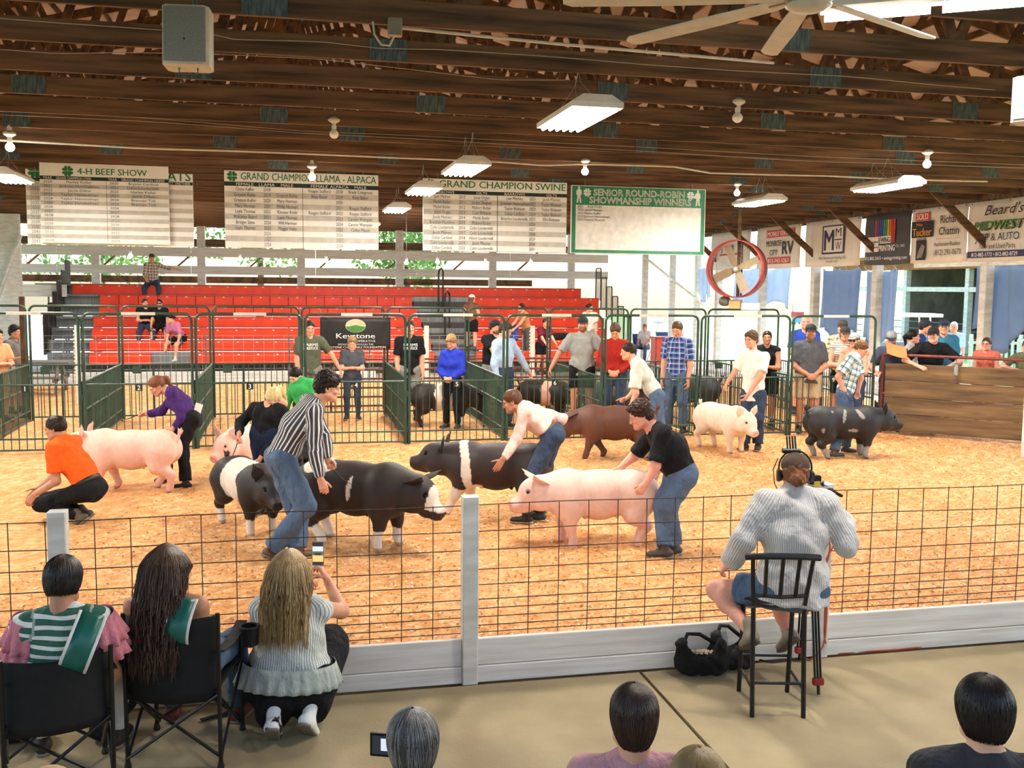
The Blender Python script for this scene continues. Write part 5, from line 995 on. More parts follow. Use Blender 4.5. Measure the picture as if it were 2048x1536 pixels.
# ================================================================ yard beyond the right wall
p = onz(1655, 652); o = thing('trash_can', 'bright green trash can with a dark rim on the lawn', 'trash can', loc=p); MB().lathe([(.3, 0), (.33, .3), (.36, .85), (.38, .86), (.38, .92), (.35, .95), (.33, .93)], 18).ob('can', mat('can_green', '4fae6a', .5, '429a5b', 4), o, True); MB().lathe([(.37, .9), (.4, .93), (.38, 1.06), (.34, 1.0)], 18).ob('liner', mat('liner_dark', '3d3f46', .5), o)
p = onz(1590, 650)*[1, 1, 0]; o = thing('utility_cart', 'red sided cart on a blue base left of the green trash can', 'cart', loc=p+[.6, .8, 0]); MB().cbox((-.35, -.3, .5), (.35, .3, .95), .03).ob('red_tub', mat('tub_red', 'c23a4a', .5), o); MB().cbox((-.3, -.28, .16), (.3, .28, .48), .03).ob('blue_base', mat('base_blue', '6fa3d6', .5), o)
for x in (-.28, .28):
    for y in (-.2, .2): MB().lathe([(.08, -.02), (.1, 0), (.08, .02)], 12, (x, y, .1), 0).ob('wheel', blk, o)
MB().tube([(-.38, 0, .9), (-.42, 0, 1.5), (-.2, 0, 1.5)], .015, 6).ob('handle', blk, o)
o = thing('picket_fence', 'white picket fence behind the man in the pale blue shirt', 'fence', loc=ond(1945, 668, 31)*[1, 1, 0], rz=-YAW-.15)
pk = MB().prism([(-.045, .1), (.045, .1), (.045, 1.05), (0, 1.12), (-.045, 1.05)], 0, .02).mesh('picket')
for k in range(18): link('picket', pk, white, o, loc=(.17*k, 0, 0))
for z in (.35, .9): MB().cbox((-.1, .02, z), (3.1, .05, z+.08)).ob('rail', white, o)
for k in range(3): MB().cbox((1.45*k-.05, .05, 0), (1.45*k+.05, .15, 1.2)).ob('post', white, o)
o = thing('parked_cart', 'white topped vehicle parked beyond the wrinkled blue tarp', 'vehicle', loc=ond(1790, 640, 30)*[1, 1, 0], rz=-.3); MB().cbox((-1.0, -.6, 1.75), (1.2, .6, 1.85), .04).ob('roof', lampw, o); MB().cbox((-.9, -.55, .3), (1.1, .55, .75), .08).ob('body', mat('cart_grey', 'bfc6cc', .3), o); MB().cbox((-.3, -.5, .75), (.35, .5, 1.0), .06).ob('seat', mat('seat_grey', '7b8187', .6), o)
for x in (-.85, .95):
    for y in (-.5, .5): MB().beam((x, y, .7), (x*.9, y, 1.78), .04, .04).ob('roof_post', lampw, o); MB().lathe([(.16, -.06), (.24, -.05), (.24, .05), (.16, .06)], 16, (x*.85, y, .24), 1).ob('wheel', blk, o)
p = onz(1322, 728); o = thing('red_bin', 'orange red plastic bin behind the boy in blue plaid', 'bin', loc=p); MB().cbox((-.3, -.25, 0), (.3, .25, .85), .04).ob('tub', mat('bin_red', 'e2573c', .5), o); MB().cbox((-.33, -.28, .85), (.33, .28, .92), .03).ob('lid', mat('lid_red', 'c84630', .5), o)
for k, (px, py, lb) in enumerate(((1290, 722, 'camp chair holding the seated woman beyond the pens'), (1336, 716, 'empty blue folding chair with a grey canopy beyond the pens'))):
    o = thing('folding_chair', lb, 'chair', loc=onz(px, py), rz=-YAW+.3); m = mat('chair_blue', '2f4a78', .7); MB().sheet(lambda U, V: ((U-.5)*.5, V*.42, .42-.04*np.sin(U*math.pi)), 5, 4, .01).ob('seat', m, o); MB().sheet(lambda U, V: ((U-.5)*.5, .42+.12*V, .42+V*.5), 5, 4, .01).ob('back', m, o)
    for x in (-.26, .26):
        for a, c in (((x, 0, 0), (x, .42, .45)), ((x, .42, 0), (x, 0, .45)), ((x, .42, .4), (x, .54, .95))): MB().tube([a, c], .012, 6).ob('leg', alu, o)
    if k: MB().sheet(lambda U, V: ((U-.5)*.75, -.1+V*.7, 1.35-.1*(2*U-1)**2), 7, 5, .01).ob('canopy', mat('canopy_grey', '77808c', .7), o); [MB().tube([(x, .5, .9), (x, .3, 1.32)], .01, 6).ob('canopy_pole', alu, o) for x in (-.26, .26)]
p = ony(70, 670, 24); o = thing('picnic_table', 'grey wooden picnic table at the left behind the pens', 'table', loc=(p[0], 24, 0)); tg = mat('table_grey', '77736c', .8, '5c5953', 3, (.5, 4, 4))
for k in range(5): MB().cbox((-.75, -.36+.15*k, .72), (.75, -.22+.15*k, .76), .004).ob('top_plank', tg, o)
for y in (-.75, .65): MB().cbox((-.75, y, .42), (.75, y+.22, .46), .004).ob('bench_plank', tg, o)
for x in (-.5, .5):
    for s in (-1, 1): MB().beam((x, s*.62, 0), (x, s*.2, .72), .04, .1).ob('leg', tg, o)
    MB().beam((x, -.75, .38), (x, .85, .38), .04, .09).ob('cross_beam', tg, o)
# ================================================================ foreground furniture
fab = mat('chair_black', '161412', .75, '0f0e0d', 20, bump=.1); stl = mat('black_steel', '191715', .35)
def camp_chair(loc, rz, label, cup=True, hb=.84):
    o = thing('camp_chair', label, 'chair', loc=loc, rz=rz, group='black folding camp chairs'); w = .24
    MB().sheet(lambda U, V: ((U-.5)*2*w, .03-.05*V*0+.07*np.sin(U*math.pi)*(1-V*.3)*-1, .36+V*(hb-.36)-.02*np.sin(U*math.pi)*V), 9, 9, .012).ob('back', fab, o, True)
    MB().sheet(lambda U, V: ((U-.5)*2*w*.98, V*.46, .42-.06*np.sin(U*math.pi)*np.sin(V*math.pi*.8+.3)), 9, 7, .01).ob('seat', fab, o, True)
    for x in (-w, w):
        MB().tube([(x, -.0, 0), (x, -.015, hb+.02)], .0115, 8).ob('back_post', stl, o); MB().tube([(x, .45, 0), (x, .45, .62)], .0115, 8).ob('front_post', stl, o)
        MB().sheet(lambda U, V: (x+(V-.5)*.06, -.0+U*.47, .63-.03*np.sin(U*math.pi)), 6, 3, .008).ob('armrest', fab, o)
        for y in (0, .45): MB().lathe([(.017, 0), (.019, .01), (.013, .035)], 10, (x, y, 0)).ob('foot_cap', stl, o)
    for y, nm in ((-.005, 0), (.455, 1)):
        MB().tube([(-w, y, .05), (w, y, .40)], .009, 7).ob('cross_leg', stl, o); MB().tube([(w, y+.02, .05), (-w, y+.02, .40)], .009, 7).ob('cross_leg', stl, o)
    for x in (-w, w): MB().tube([(x, 0, .05), (x, .45, .40)], .009, 7).ob('cross_leg', stl, o); MB().tube([(x-.015*np.sign(x), .45, .05), (x-.015*np.sign(x), 0, .40)], .009, 7).ob('cross_leg', stl, o)
    if cup:
        c = MB().tube([(w+.07+.05*math.cos(t), .36+.05*math.sin(t), .63) for t in np.linspace(0, 2*math.pi, 16, endpoint=False)], .008, 6, closed=True); c.sheet(lambda U, V: (w+.07+.05*np.cos(U*6.283)*(.85+.15*V), .36+.05*np.sin(U*6.283)*(.85+.15*V), .53+V*.1), 17, 3, .003); c.ob('cup_holder', fab, o)
    return o
c2 = np.array([-.605, 5.235, 0]); camp_chair(c2, -.20, 'black folding camp chair under the long haired woman with bare shoulders', hb=.81); c1 = np.array([-1.10, 4.98, 0]); camp_chair(c1, .26, 'black folding camp chair under the woman in green and white stripes', hb=.73)
p0, p1 = onz(200, 1470, .03), ond(285, 1335, dep(onz(200, 1470, .03))+.25); o = thing('chair_bag', 'long black chair bag leaning between the two camp chairs', 'bag', loc=p0); d = p1-p0
V, Q = skin([rc((0, 0, 0.04), d*.5, .055, .075, 1.15, .8, k=.03), rc(d*.5, d, .075, .05, 1.2, .7, k=.03)], .012, (), .006, 2); link('bag', npmesh('bag', V, Q), fab, o); MB().tube([d*1.0, d*1.08+[.05, 0, .03], d+[.1, 0, -.04]], .007, 6).ob('drawstring', fab, o)
pts = [onz(x, y, .012) for x, y in ((402, 1440), (425, 1433), (450, 1428), (478, 1412), (500, 1402))]; o = thing('webbing_strap', 'black webbing strap lying between the camp chair and the crouching woman', 'strap', loc=pts[0]); P = np.array(pts)-pts[0]; b = MB()
for i in range(4): b.beam(P[i], P[i+1], .03, .006)
b.ob('strap', fab, o, kind='stuff')
# bag on the ground at the far left, under the first chair
p = onz(40, 1480, 0); o = thing('black_duffel', 'black bag on the concrete under the striped woman\'s chair', 'bag', loc=p+[-.15, 0, 0]); V, Q = skin([rc((-.15, 0, .1), (.2, 0, .1), .1, .1, k=.03), rc((-.1, 0, .16), (.15, .02, .15), .07, .06, k=.04)], .014, [((0, 0, .003), (0, 0, -1))], .008, 2); link('bag', npmesh('bag', V, Q), fab, o); MB().tube([(-.1, -.08, .16), (-.02, -.12, .26), (.1, -.1, .24), (.16, -.07, .16)], .008, 6).ob('handle', fab, o)
# bar stool
so = np.array([2.825, 5.37, 0]); o = thing('bar_stool', 'black metal bar stool with a slatted back under the seated camera operator', 'stool', loc=so, rz=-YAW-.02); st = .13
V, Q = skin([rc((-.13, 0, .665), (.13, 0, .665), .17, .17, 1, .17, U=(1, 0, 0)) if 0 else el((0, .07, .625), (.16, .13, .026))], .01); link('seat', npmesh('seat', V, Q), stl, o)
for sx in (-1, 1):
    for sy in (-1, 1): MB().tube([(sx*.15, sy*.19, 0), (sx*.15, sy*.15, .36), (sx*.15, sy*.13, .635)], .0145, 8).ob('leg', stl, o)
    MB().tube([(sx*.15, -.13, .66), (sx*.165, -.155, .82), (sx*.175, -.19, .965)], .013, 8).ob('back_post', stl, o); MB().tube([(sx*.15, -.178, .16), (sx*.15, .178, .16)], .009, 6).ob('foot_rail', stl, o)
for sy in (-.172, .172): MB().tube([(-.15, sy, .2 if sy < 0 else .24), (.15, sy, .2 if sy < 0 else .24)], .009, 6).ob('foot_rail', stl, o)
MB().tube([(-.215, -.17, .955), (-.12, -.2, .968), (0, -.21, .972), (.12, -.2, .968), (.215, -.17, .955)], .02, 8).ob('top_rail', stl, o); MB().tube([(-.16, -.14, .72), (0, -.16, .715), (.16, -.14, .72)], .012, 7).ob('lower_rail', stl, o)
for x in (-.09, -.003, .085): MB().tube([(x, -.157, .715), (x*1.05, -.18, .85), (x*1.1, -.205, .965)], .012, 7).ob('slat', stl, o)
# tripod, camera and flag
tp = ony(1640, 1010, 5.62); t0 = np.array([tp[0]-.02, 5.70, 0]); o = thing('tripod', 'black tall tripod beside the bar stool with red leg locks', 'tripod', loc=t0); top = np.array([0, 0, 1.25]); mr = mat('lock_red', '9c2a22', .5)
for f in (onz(1637, 1392)-t0, onz(1438, 1285)-t0, np.array([.12, .28, 0])):
    a = top*[1, 1, .95]; l = MB(); s = np.cross(unit(f-a), UZ); s = unit(s)*.018
    for k in (-1, 0, 1): l.tube([a+s*k, a+(f-a)*.93+s*k], .0075, 6)
    lo2 = l.ob('leg', stl, o); MB().cbox(tuple(a+(f-a)*.93-[.03, .02, .02]), tuple(a+(f-a)*.93+[.03, .02, .025]), .008).ob('leg_lock', mr, lo2); MB().tube([a+(f-a)*.93, f+[0, 0, .01]], .01, 7).ob('foot', stl, lo2)
MB().tube([(0, 0, .95), (0, 0, 1.3)], .016, 8).ob('center_column', stl, o); MB().cbox((-.04, -.05, 1.28), (.04, .05, 1.34), .01).ob('head', stl, o); MB().tube([(0, -.03, 1.31), (.05, -.2, 1.26), (.06, -.26, 1.25)], .01, 7).ob('pan_handle', stl, o)
o = thing('video_camera', 'black video camera with a yellow note card held up beside the operator\'s head', 'camera', loc=ony(1650, 985, 5.5)); MB().cbox((-.03, -.05, -.035), (.035, .1, .035), .012).ob('body', stl, o); MB().lathe([(.03, .1), (.032, .17), (.026, .175)], 14, ax=1).ob('lens', stl, o)
MB().cbox((.0, -.075, -.02), (.03, -.05, .03), .006).ob('eyepiece', stl, o); MB().cbox((-.075, -.0, -.05), (-.034, .006, .07), .002).ob('note_card', mat('card_yellow', 'd8b24a', .6), o); MB().tube([(.02, 0, -.03), (.05, -.04, -.1)], .014, 8).ob('grip', stl, o); MB().tube([(.0, .03, .035), (.0, .03, .05), (.02, .06, .055)], .008, 6).ob('top_handle', stl, o)
# black bags
def tote(label, px, py, w, h, fur):
    p = onz(px, py, 0); o = thing('tote_bag', label, 'bag', loc=p, rz=-.2); m = mat('bag_fur', '14110f', .95, '0c0a09', 60, bump=.8) if fur else fab
    V, Q = skin([rc((-w*.3, 0, h*.3), (w*.3, 0, h*.3), h*.34, h*.34, 1, .8, U=(0, 1, 0), k=.04), rc((-w*.36, 0, h*.45), (-w*.42, 0, h*.8), .06, .045, k=.04), rc((w*.36, 0, h*.45), (w*.4, 0, h*.8), .06, .045, k=.04), el((0, 0, h*.85), (w*.3, .07, h*.3), k=.03, op=-1)], .011, [((0, 0, .003), (0, 0, -1))], .006, 2.4)
    link('body', npmesh('body', V, Q), m, o); a = MB().tube([(-w*.4, .02, h*.75), (-w*.28, .06, h*1.02), (w*.0, .08, h*.98), (w*.36, .04, h*.76)], .013, 7); a.ob('handle', m, o, True)
    if fur: b = MB(); [b.tube([(-.06+.03*k, .0, h*.55), (-.07+.035*k, .01, h*.62), (-.04+.03*k, .02, h*.6)], .012, 6) for k in range(5)]; b.ob('wrappers', mat('wrapper', 'cfa878', .35, 'e9d9bb', 20), o, kind='stuff')
tote('black furry open tote bag on the concrete left of the stool', 1402, 1350, .30, .25, True); tote('plain black bag standing behind the furry tote by the stool', 1460, 1338, .22, .27, False)
# cords
cm = mat('orange_cord', 'b5523a', .5)
def cord(label, pts, m, r=.006):
    P = np.array(pts); t = np.linspace(0, len(P)-1, len(P)*6); q = np.stack([np.interp(t, np.arange(len(P)), P[:, k]) for k in range(3)], 1); k = np.ones(5)/5; q2 = q.copy(); 
    for c in range(3): q2[2:-2, c] = np.convolve(q[:, c], k, 'valid')
    o = thing('extension_cord' if m is cm else 'cable', label, 'cord', loc=P[0]); MB().tube(q2-P[0], r, 7).ob('cord', m, o)
g = lambda x, y: onz(x, y, .008)
cord('orange extension cord running down the fence post and along the kick board', [ony(1668, 1045, 5.97), ony(1672, 1085, 5.96), ony(1650, 1120, 5.96), ony(1652, 1160, 5.96), ony(1650, 1220, 5.96), ony(1648, 1275, 5.94), g(1655, 1300), g(1668, 1308), g(1720, 1303), g(1790, 1300), g(1850, 1293), g(1900, 1287), g(1960, 1282), g(2060, 1274)], cm)
cord('orange cord looped beside the tripod behind the stool', [ony(1640, 1060, 5.95), ony(1662, 1085, 5.95), ony(1655, 1125, 5.95), ony(1640, 1140, 5.95), ony(1655, 1200, 5.95), ony(1650, 1290, 5.93), g(1622, 1322), g(1607, 1315), g(1600, 1300)], cm)
cord('black cable lying under the bar stool', [g(1515, 1318), g(1540, 1325), g(1570, 1322), g(1605, 1318)], blk, .005)
# ================================================================ the handlers in the ring
def shirt(name, c, c2=None, pat=None, per=.03, duty=.5, fold=.5, c3=None, **k): return dict(m=cloth('cloth_'+name, c, c2, pat, per, duty, .85, fold, c3), **k)
jeans = lambda fl=.02, **k: dict(m=cloth('cloth_jeans', '62768f', '42546c', 'denim', fold=.7), fl=fl, n='jeans', **k)
djeans = lambda fl=.02, **k: dict(m=cloth('cloth_dark_jeans', '414f66', '2b374a', 'denim', fold=.7), fl=fl, n='jeans', **k)
black_t = lambda **k: dict(m=cloth('cloth_black', '1c1b1d', '141315', fold=.5), **k)
J = pose_px(1.78, (183, 978), (124, 882), (111, 857), -100, hy=-95, hp=15, LE=(112, 962), LW=(68, 990, -1), LH=(56, 1006), RE=(106, 955), RW=(80, 975), RH=(68, 988), LK=(82, 1008), LA=(158, 1032), RK=(92, 1000), RA=(168, 1024), lf=-100, rf=-100, lfp=38, rfp=38, D=None, tl=.29)
person(J, 'man in a bright orange shirt squatting at the left of the ring', shirt('orange', 'f2661c', 'df5614', s=.75, hem=.06, collar=1, f=.005), black_t(l=1.95, fl=.0), hair='short', hc='2a1c14', skin_='tan', shoe='5a4a38', belt='1f1a17', vox=.015)
J = pose_px(1.62, (383, 836), (343, 783), (314, 772), -72, hy=-60, hp=38, LE=(364, 836), LW=(347, 855), LH=(340, 866), RE=(322, 822), RW=(294, 828), RH=(278, 827), LK=(366, 884), LA=(371, 964), RK=(332, 884), RA=(335, 952), lf=-70, rf=-85)
person(J, 'girl in a purple shirt bending over the pink pig at the left', shirt('purple', '4a2a6b', '3b2058', s=1.95, hem=.03, collar=1), black_t(l=1.97, fl=.02), hair='pony', hc='7a4a2e', skin_='light', sex='f', shoe='1d1b1a', vox=.016, hands=('flat', 'grip')); hp_ = J
o = thing('paper_number', 'white exhibitor card on the back of the girl in purple', 'card', loc=ond(394, 823, dep(J['P'])-.05)); MB().cbox((-.05, -.01, -.11), (.05, .0, .1), .004).ob('card', lampw, o); o.rotation_euler = (0, .35, .6)
whip(J['RW']+J['RD']*.08, ond(205, 846, dep(J['RW'])-.1), 'thin show whip held out by the girl in purple')
J = pose_px(1.62, (611, 812), (604, 764), (592, 752), -25, hy=-38, hp=40, D=dep(onz(612, 928)), LE=(626, 806), LW=(622, 842), RE=(572, 812), RW=(566, 852), LK=(618, 868), LA=(622, 925), RK=(602, 868), RA=(602, 925))
person(J, 'girl in a bright green shirt bending behind the striped man', shirt('green', '3fae5c', '2f944a', s=1.95, hem=.03, collar=1), black_t(l=1.97, fl=.02), hair='pulled', hc='1f1512', skin_='fair', sex='f', shoe='241f1c', vox=.017)
J = pose_px(1.66, (533, 868), (538, 812), (548, 797), -15, hy=-28, hp=48, LE=(566, 862), LW=(522, 914, -1), LH=(512, 934), RE=(481, 846), RW=(478, 868, -1), RH=(475, 886), LK=(545, 950), LA=(546, 1010), RK=(522, 950), RA=(520, 1012), D=dep(onz(532, 1022)))
person(J, 'blonde girl in a black long sleeved top bending over the belted pig', black_t(s=1.95, hem=.0), dict(m=cloth('cloth_navy', '1e2740', '161d33'), fl=.01), hair='pony', hc='d9c08a', skin_='light', sex='f', vox=.015, hands=('flat', 'grip'))
whip(J['RW']+J['RD']*.09, ond(448, 948, dep(J['RW'])-.1), 'show whip pointing down from the blonde girl to the belted pig')
J = pose_px(1.82, (560, 915), (628, 806), (656, 775), 118, hy=105, hp=15, LE=(648, 872, 1), LW=(655, 918), LH=(664, 936), RE=(630, 905, -1), RW=(641, 958), RH=(650, 985), LK=(598, 1034), LA=(596, 1098), RK=(612, 1012), RA=(545, 1098), lf=125, rf=135, rfp=30, phip=120, curve=.03)
person(J, 'man in a black and white striped shirt and jeans leaning over the black pig', shirt('bw_stripe', '47464a', 'e6e3de', 'x', .036, .3, s=1.95, hem=-.02, collar=1), jeans(.025), hair='full', hc='251913', skin_='light', shoe='6b5138', vox=.014, hands=('grip', 'relax'))
whip(J['LW']+J['LD']*.09, ond(712, 971, dep(J['LW'])), 'show whip over the back of the black pig held by the striped man')
J = pose_px(1.66, (1106, 868), (1046, 815), (1024, 803), -95, hy=-95, hp=22, LE=(1033, 882), LW=(1006, 918, -1), LH=(992, 940), RE=(1124, 837, 1), RW=(1100, 862, 1), RH=(1085, 878), LK=(1066, 948), LA=(1052, 1030), RK=(1084, 950), RA=(1078, 1026), lf=-95, rf=-95)
person(J, 'woman in a pale pink shirt and jeans bending over the belted sow', shirt('pink', 'f2cdc0', 'e6bbac', s=1.95, hem='tuck', collar=1), djeans(.015), hair='pulled', hc='5c3a26', skin_='tan', sex='f', shoe='23201f', sock='b8ad93', belt='7a4a30', vox=.014, hands=('flat', 'grip'))
R = J['hR']; o = None
whip(J['RW']+J['RD']*.07, ond(1026, 922, dep(J['RW'])-.2), 'show whip behind the pink shirted woman pointing to the belted sow')
J = pose_px(1.76, (1364, 948), (1312, 858), (1281, 831), -82, hy=-88, hp=24, LE=(1311, 932), LW=(1291, 968), LH=(1276, 988), RE=(1268, 912, 1), RW=(1238, 938), RH=(1222, 946), LK=(1336, 1008), LA=(1348, 1090), RK=(1326, 1010), RA=(1330, 1096), lf=-85, rf=-85, curve=.04)
person(J, 'stocky young man in a black short sleeved shirt herding the front pink pig', black_t(s=.85, hem=.04, collar=1, f=.005), jeans(.02), hair='full', hc='3a2218', skin_='pink', shoe='4a3d33', bw=1.22, vox=.014, hands=('hold', 'grip')); bm = J
whip(ond(1270, 938, dep(J['RW'])), ond(1146, 967, dep(J['RW'])-.15), 'show whip held out flat by the man in black over the pink pig', bend=.0)
J = pose_px(1.78, (1313, 790), (1270, 722), (1256, 703), -95, hy=-95, hp=12, D=dep(onz(1322, 915)), LE=(1272, 786), LW=(1258, 822), LH=(1251, 840), RE=(1266, 786, 1), RW=(1252, 797), RH=(1240, 801), LK=(1306, 848), LA=(1318, 908), RK=(1318, 848), RA=(1330, 904), lf=-95, rf=-95)
person(J, 'young man in a cream shirt and jeans pointing beside the brown pig', shirt('cream', 'dfe0d2', 'd0d1c2', s=.85, hem=.0, collar=1), jeans(.02), hair='short', hc='31221a', skin_='light', shoe='4a3a2e', vox=.016, hands=('flat', 'point'))
J = pose_px(1.80, (1507, 789), (1508, 708), (1502, 680), -35, hy=-52, hp=6, LE=(1521, 752, -1), LW=(1497, 788), LH=(1488, 803), RE=(1469, 745), RW=(1455, 764), RH=(1449, 777), LK=(1516, 836), LA=(1516, 888), RK=(1494, 836), RA=(1490, 888), lf=-20, rf=-45)
person(J, 'young man in a white short sleeved shirt standing by the white pig', shirt('white', 'eeeadf', 'e2ddd0', s=.8, hem='long', collar=1), djeans(.025), hair='full', hc='5a4230', skin_='light', shoe='3d3028', vox=.016)
J = pose_px(1.68, (1689, 786), (1711, 714), (1722, 698), 55, hy=62, hp=32, LE=(1722, 756), LW=(1716, 782), RE=(1676, 754), RW=(1688, 780), RH=(1693, 792), LK=(1696, 842), LA=(1692, 894), RK=(1684, 842), RA=(1668, 903), lf=75, rf=100)
person(J, 'boy in a teal and white plaid shirt leaning over the black spotted pig', shirt('teal_plaid', 'e6ebe6', '6f9aa4', 'plaid', .09, .45, c3='35474e', s=.8, hem=.0, collar=1), jeans(.02), hair='short', hc='6b4a30', skin_='light', shoe='4a4038', vox=.016, hands=('relax', 'grip'))
whip(J['RW']+J['RD']*.08, ond(1712, 802, dep(J['RW'])), 'short show whip held low by the boy in teal plaid')
# ================================================================ people behind and beside the pens
def chest_print(root, rows_, m, wd, up=.74):
    J = LASTJ[0]; w = unit(J['N']-J['P']); fr = unit(np.cross(J['lat'], w)); c = J['P']+w*np.linalg.norm(J['N']-J['P'])*up; base = np.array([J['P'][0], J['P'][1], J['ground']]); b = MB()
    for k, (t, h) in enumerate(rows_):
        v, f = text_geo(t, h, fit=wd, bold=.04); x = v[:, 0]; dpt = .150*np.sqrt(np.maximum(1-(x/.23)**2, 0))+.012
        b.add(c+J['lat'][None]*x[:, None]+w[None]*(v[:, 1]-k*h*1.25)[:, None]+fr[None]*(dpt+v[:, 2])[:, None]-base, f)
    b.ob('chest_print', m, root, kind='stuff')
def at(px, py_head, D, H, **k):
    """spot on the ground under a head seen at px, py at depth D"""
    p = ond(px, py_head, D); return np.array([p[0], p[1], k.get('g', 0.)])
def Hof(px, py_top, D, g=0.): return float(ond(px, py_top, D)[2]-g)
def st(px, top, D, phi, label, topw, botw, arms='side', g=0., H=None, **k):
    h = Hof(px, top, D, g); h = min(max(h, 1.2), 2.0) if H is None else H; pk = {q: k.pop(q) for q in ('hy', 'hp', 'lean', 'hr', 'step') if q in k}
    J = pose_std(at(px, top, D, h, g=ond(px, top, D)[2]-h if H else g), phi, h, arms, **pk); k.setdefault('vox', .022); LASTJ[0] = J; return person(J, label, topw, botw, **k)
LASTJ = [None]
G = 'onlookers behind the pens'; khaki = dict(m=cloth('cloth_khaki', 'b8a482', 'a39070'), l=.8, n='shorts', fl=.02); bshort = black_t(l=.7, n='shorts', fl=.02); gshort = dict(m=cloth('cloth_grey_short', '8f8b80', '7a766c'), l=.9, n='shorts', fl=.02)
st(-8, 655, 17.3, 60, 'person in a peach shirt cut by the left edge of the photo', shirt('peach', 'e8a878', 'd99a6a', s=.7), khaki, 'fold', hair='full', hc='2a211c', group=G, g=CHIP)
st(26, 648, 18.6, 75, 'person half hidden by a pole at the left holding it with one hand', shirt('grey_tank', '6d6a66', '5c5955', s=.3), gshort, ('side', 'fore'), hair='full', hc='1d1815', skin_='tan', group=G, g=CHIP)
po = st(619, 637, 17.9, 20, 'man in an olive shirt leaning a hand on the rail left of the black banner', shirt('olive', '5f6350', '525644', s=.75, hem='long'), gshort, ('lean', 'side'), hp=12, hair='short', hc='33261d', group=G, g=CHIP, bw=1.1); chest_print(po, [('FARMS', .05), ('LIVESTOCK', .05)], _M['print_white'], .25)
st(704, 672, 18.3, 10, 'boy in a grey shirt with folded arms standing in the pen with the 4', shirt('slate', '565a60', '4a4e54', s=.7), dict(m=cloth('cloth_slate_jeans', '39434f', '2f3843'), n='jeans'), 'fold', hp=15, hair='full', hc='a07c4e', skin_='fair', group=G, g=CHIP)
po = st(819, 637, 18.0, 15, 'young man in a black shirt with white print behind the pens', black_t(s=.75, hem='long'), gshort, 'side', hair='short', hc='2a1d16', group=G, g=CHIP, skin_='light'); chest_print(po, [('FARMS', .05), ('LIVESTOCK', .05)], _M['print_white'], .25)
st(905, 667, 17.2, -25, 'boy in a royal blue shirt with his hands together over the pen', shirt('royal', '2a3bb0', '2231a0', s=1.9, collar=1), black_t(n='jeans'), 'clasp', hp=30, hair='full', hc='9a7a52', group=G, g=CHIP, skin_='light')
st(988, 636, 18.7, 35, 'bearded man in a black shirt and cap behind the light blue shirt', black_t(s=.75), gshort, 'reach', hat='1e1d20', beard='4a2f20', bw=1.25, group=G, g=CHIP, hy=60)
st(1008, 641, 17.3, 45, 'young man in a light blue long sleeved shirt and tie at the pen', shirt('sky', 'b5cbe2', 'a5bcd6', s=1.95, collar=1, hem='tuck'), djeans(.01), ('lean', 'side'), hp=20, hy=60, hair='full', hc='3a281c', group=G, g=CHIP)
st(1166, 628, 17.6, -5, 'bearded man in a grey shirt and dark cap leaning on the pens', shirt('stone', '9b9b95', '8c8c86', s=.8, collar=1, hem='long'), bshort, ('lean', 'lean'), hat='22262e', beard='3a2a20', bw=1.12, group=G, g=CHIP, skin_='tan')
st(1231, 643, 17.4, -10, 'young man in a red shirt behind the pens looking down', shirt('red', 'a8281f', '962018', s=1.9, collar=1), djeans(.01), 'clasp', hp=30, hair='full', hc='5a4130', group=G, g=CHIP)
st(1357, 637, 16.9, -30, 'boy in a blue plaid shirt standing in the rear of the pens', shirt('blue_plaid', '2b3c70', '6d7fae', 'plaid', .09, .4, c3='c8cfe0', s=.8, collar=1, hem='long'), jeans(.01), 'side', hp=28, hair='short', hc='5c4430', group=G, g=CHIP)
st(1535, 657, 17.6, -15, 'woman in a black sleeveless top with folded arms behind the white shirt', black_t(s=.0), bshort, 'fold', hair='pulled', hc='2c201a', sex='f', skin_='tan', group=G, g=CHIP)
st(1621, 644, 17.0, 0, 'man in a charcoal polo and black cap with clasped hands by the teal plaid boy', shirt('charcoal', '55565a', '47484c', s=.8, collar=1, hem='long'), khaki, 'clasp', hat=(mat('hat_black', '1f1f22', .8), mat('hat_black', '1f1f22', .8)), beard='6a5444', bw=1.2, group=G, g=CHIP, skin_='tan', hy=-12)
st(1611, 625, 19.6, -10, 'bald man in a blue shirt behind the man in charcoal', shirt('blue', '3452b0', '2b459c', s=.75), khaki, 'fold', hair='bald', hc='8a6a50', skin_='pink', group=G, g=CHIP)
st(1686, 636, 18.6, -20, 'man in a plaid shirt and brown cap behind the two women in caps', shirt('tan_plaid', 'd8cfb0', '6f6a4c', 'plaid', .09, .4, s=.75, collar=1), khaki, 'fold', hat='4a4038', hair='short', hc='3a2c22', group=G, g=CHIP)
st(1691, 649, 17.6, -20, 'woman in a striped tank top and dark cap beside the boy in plaid', shirt('tank_stripe', 'd9d2c6', '8d8a86', 'z', .04, .5, s=.0), bshort, 'fold', hat='33302c', hair='bob', hc='7a5a40', sex='f', group=G, g=CHIP)
st(1710, 662, 16.9, -35, 'woman in sunglasses and a grey cap with long auburn hair', shirt('coral_tank', 'd9967a', 'c98668', s=.0), djeans(.0), 'fold', hat='a8aca9', hair='long', hc='7a4426', glasses='dark', sex='f', group=G, g=CHIP)
g2 = 'onlookers at the wooden gate'
def gate(px, top, D, phi, label, topw, arms, **k): k.setdefault('H', max(1.45, min(1.86, Hof(px, top, D)))); return st(px, top, D, phi, label, topw, djeans(.01), arms, group=g2, **k)
gate(1788, 655, 17.5, -30, 'man in a grey mesh cap holding an orange paper over the gate', shirt('dusk', '4b5166', '41475a', s=.75), ('side', 'rail'), hat=(mat('hat_grey', '8d8f8c', .8), mat('hat_navy', '2b3247', .8)), beard='5a3a28', hp=18, hy=-20, lean=.25)
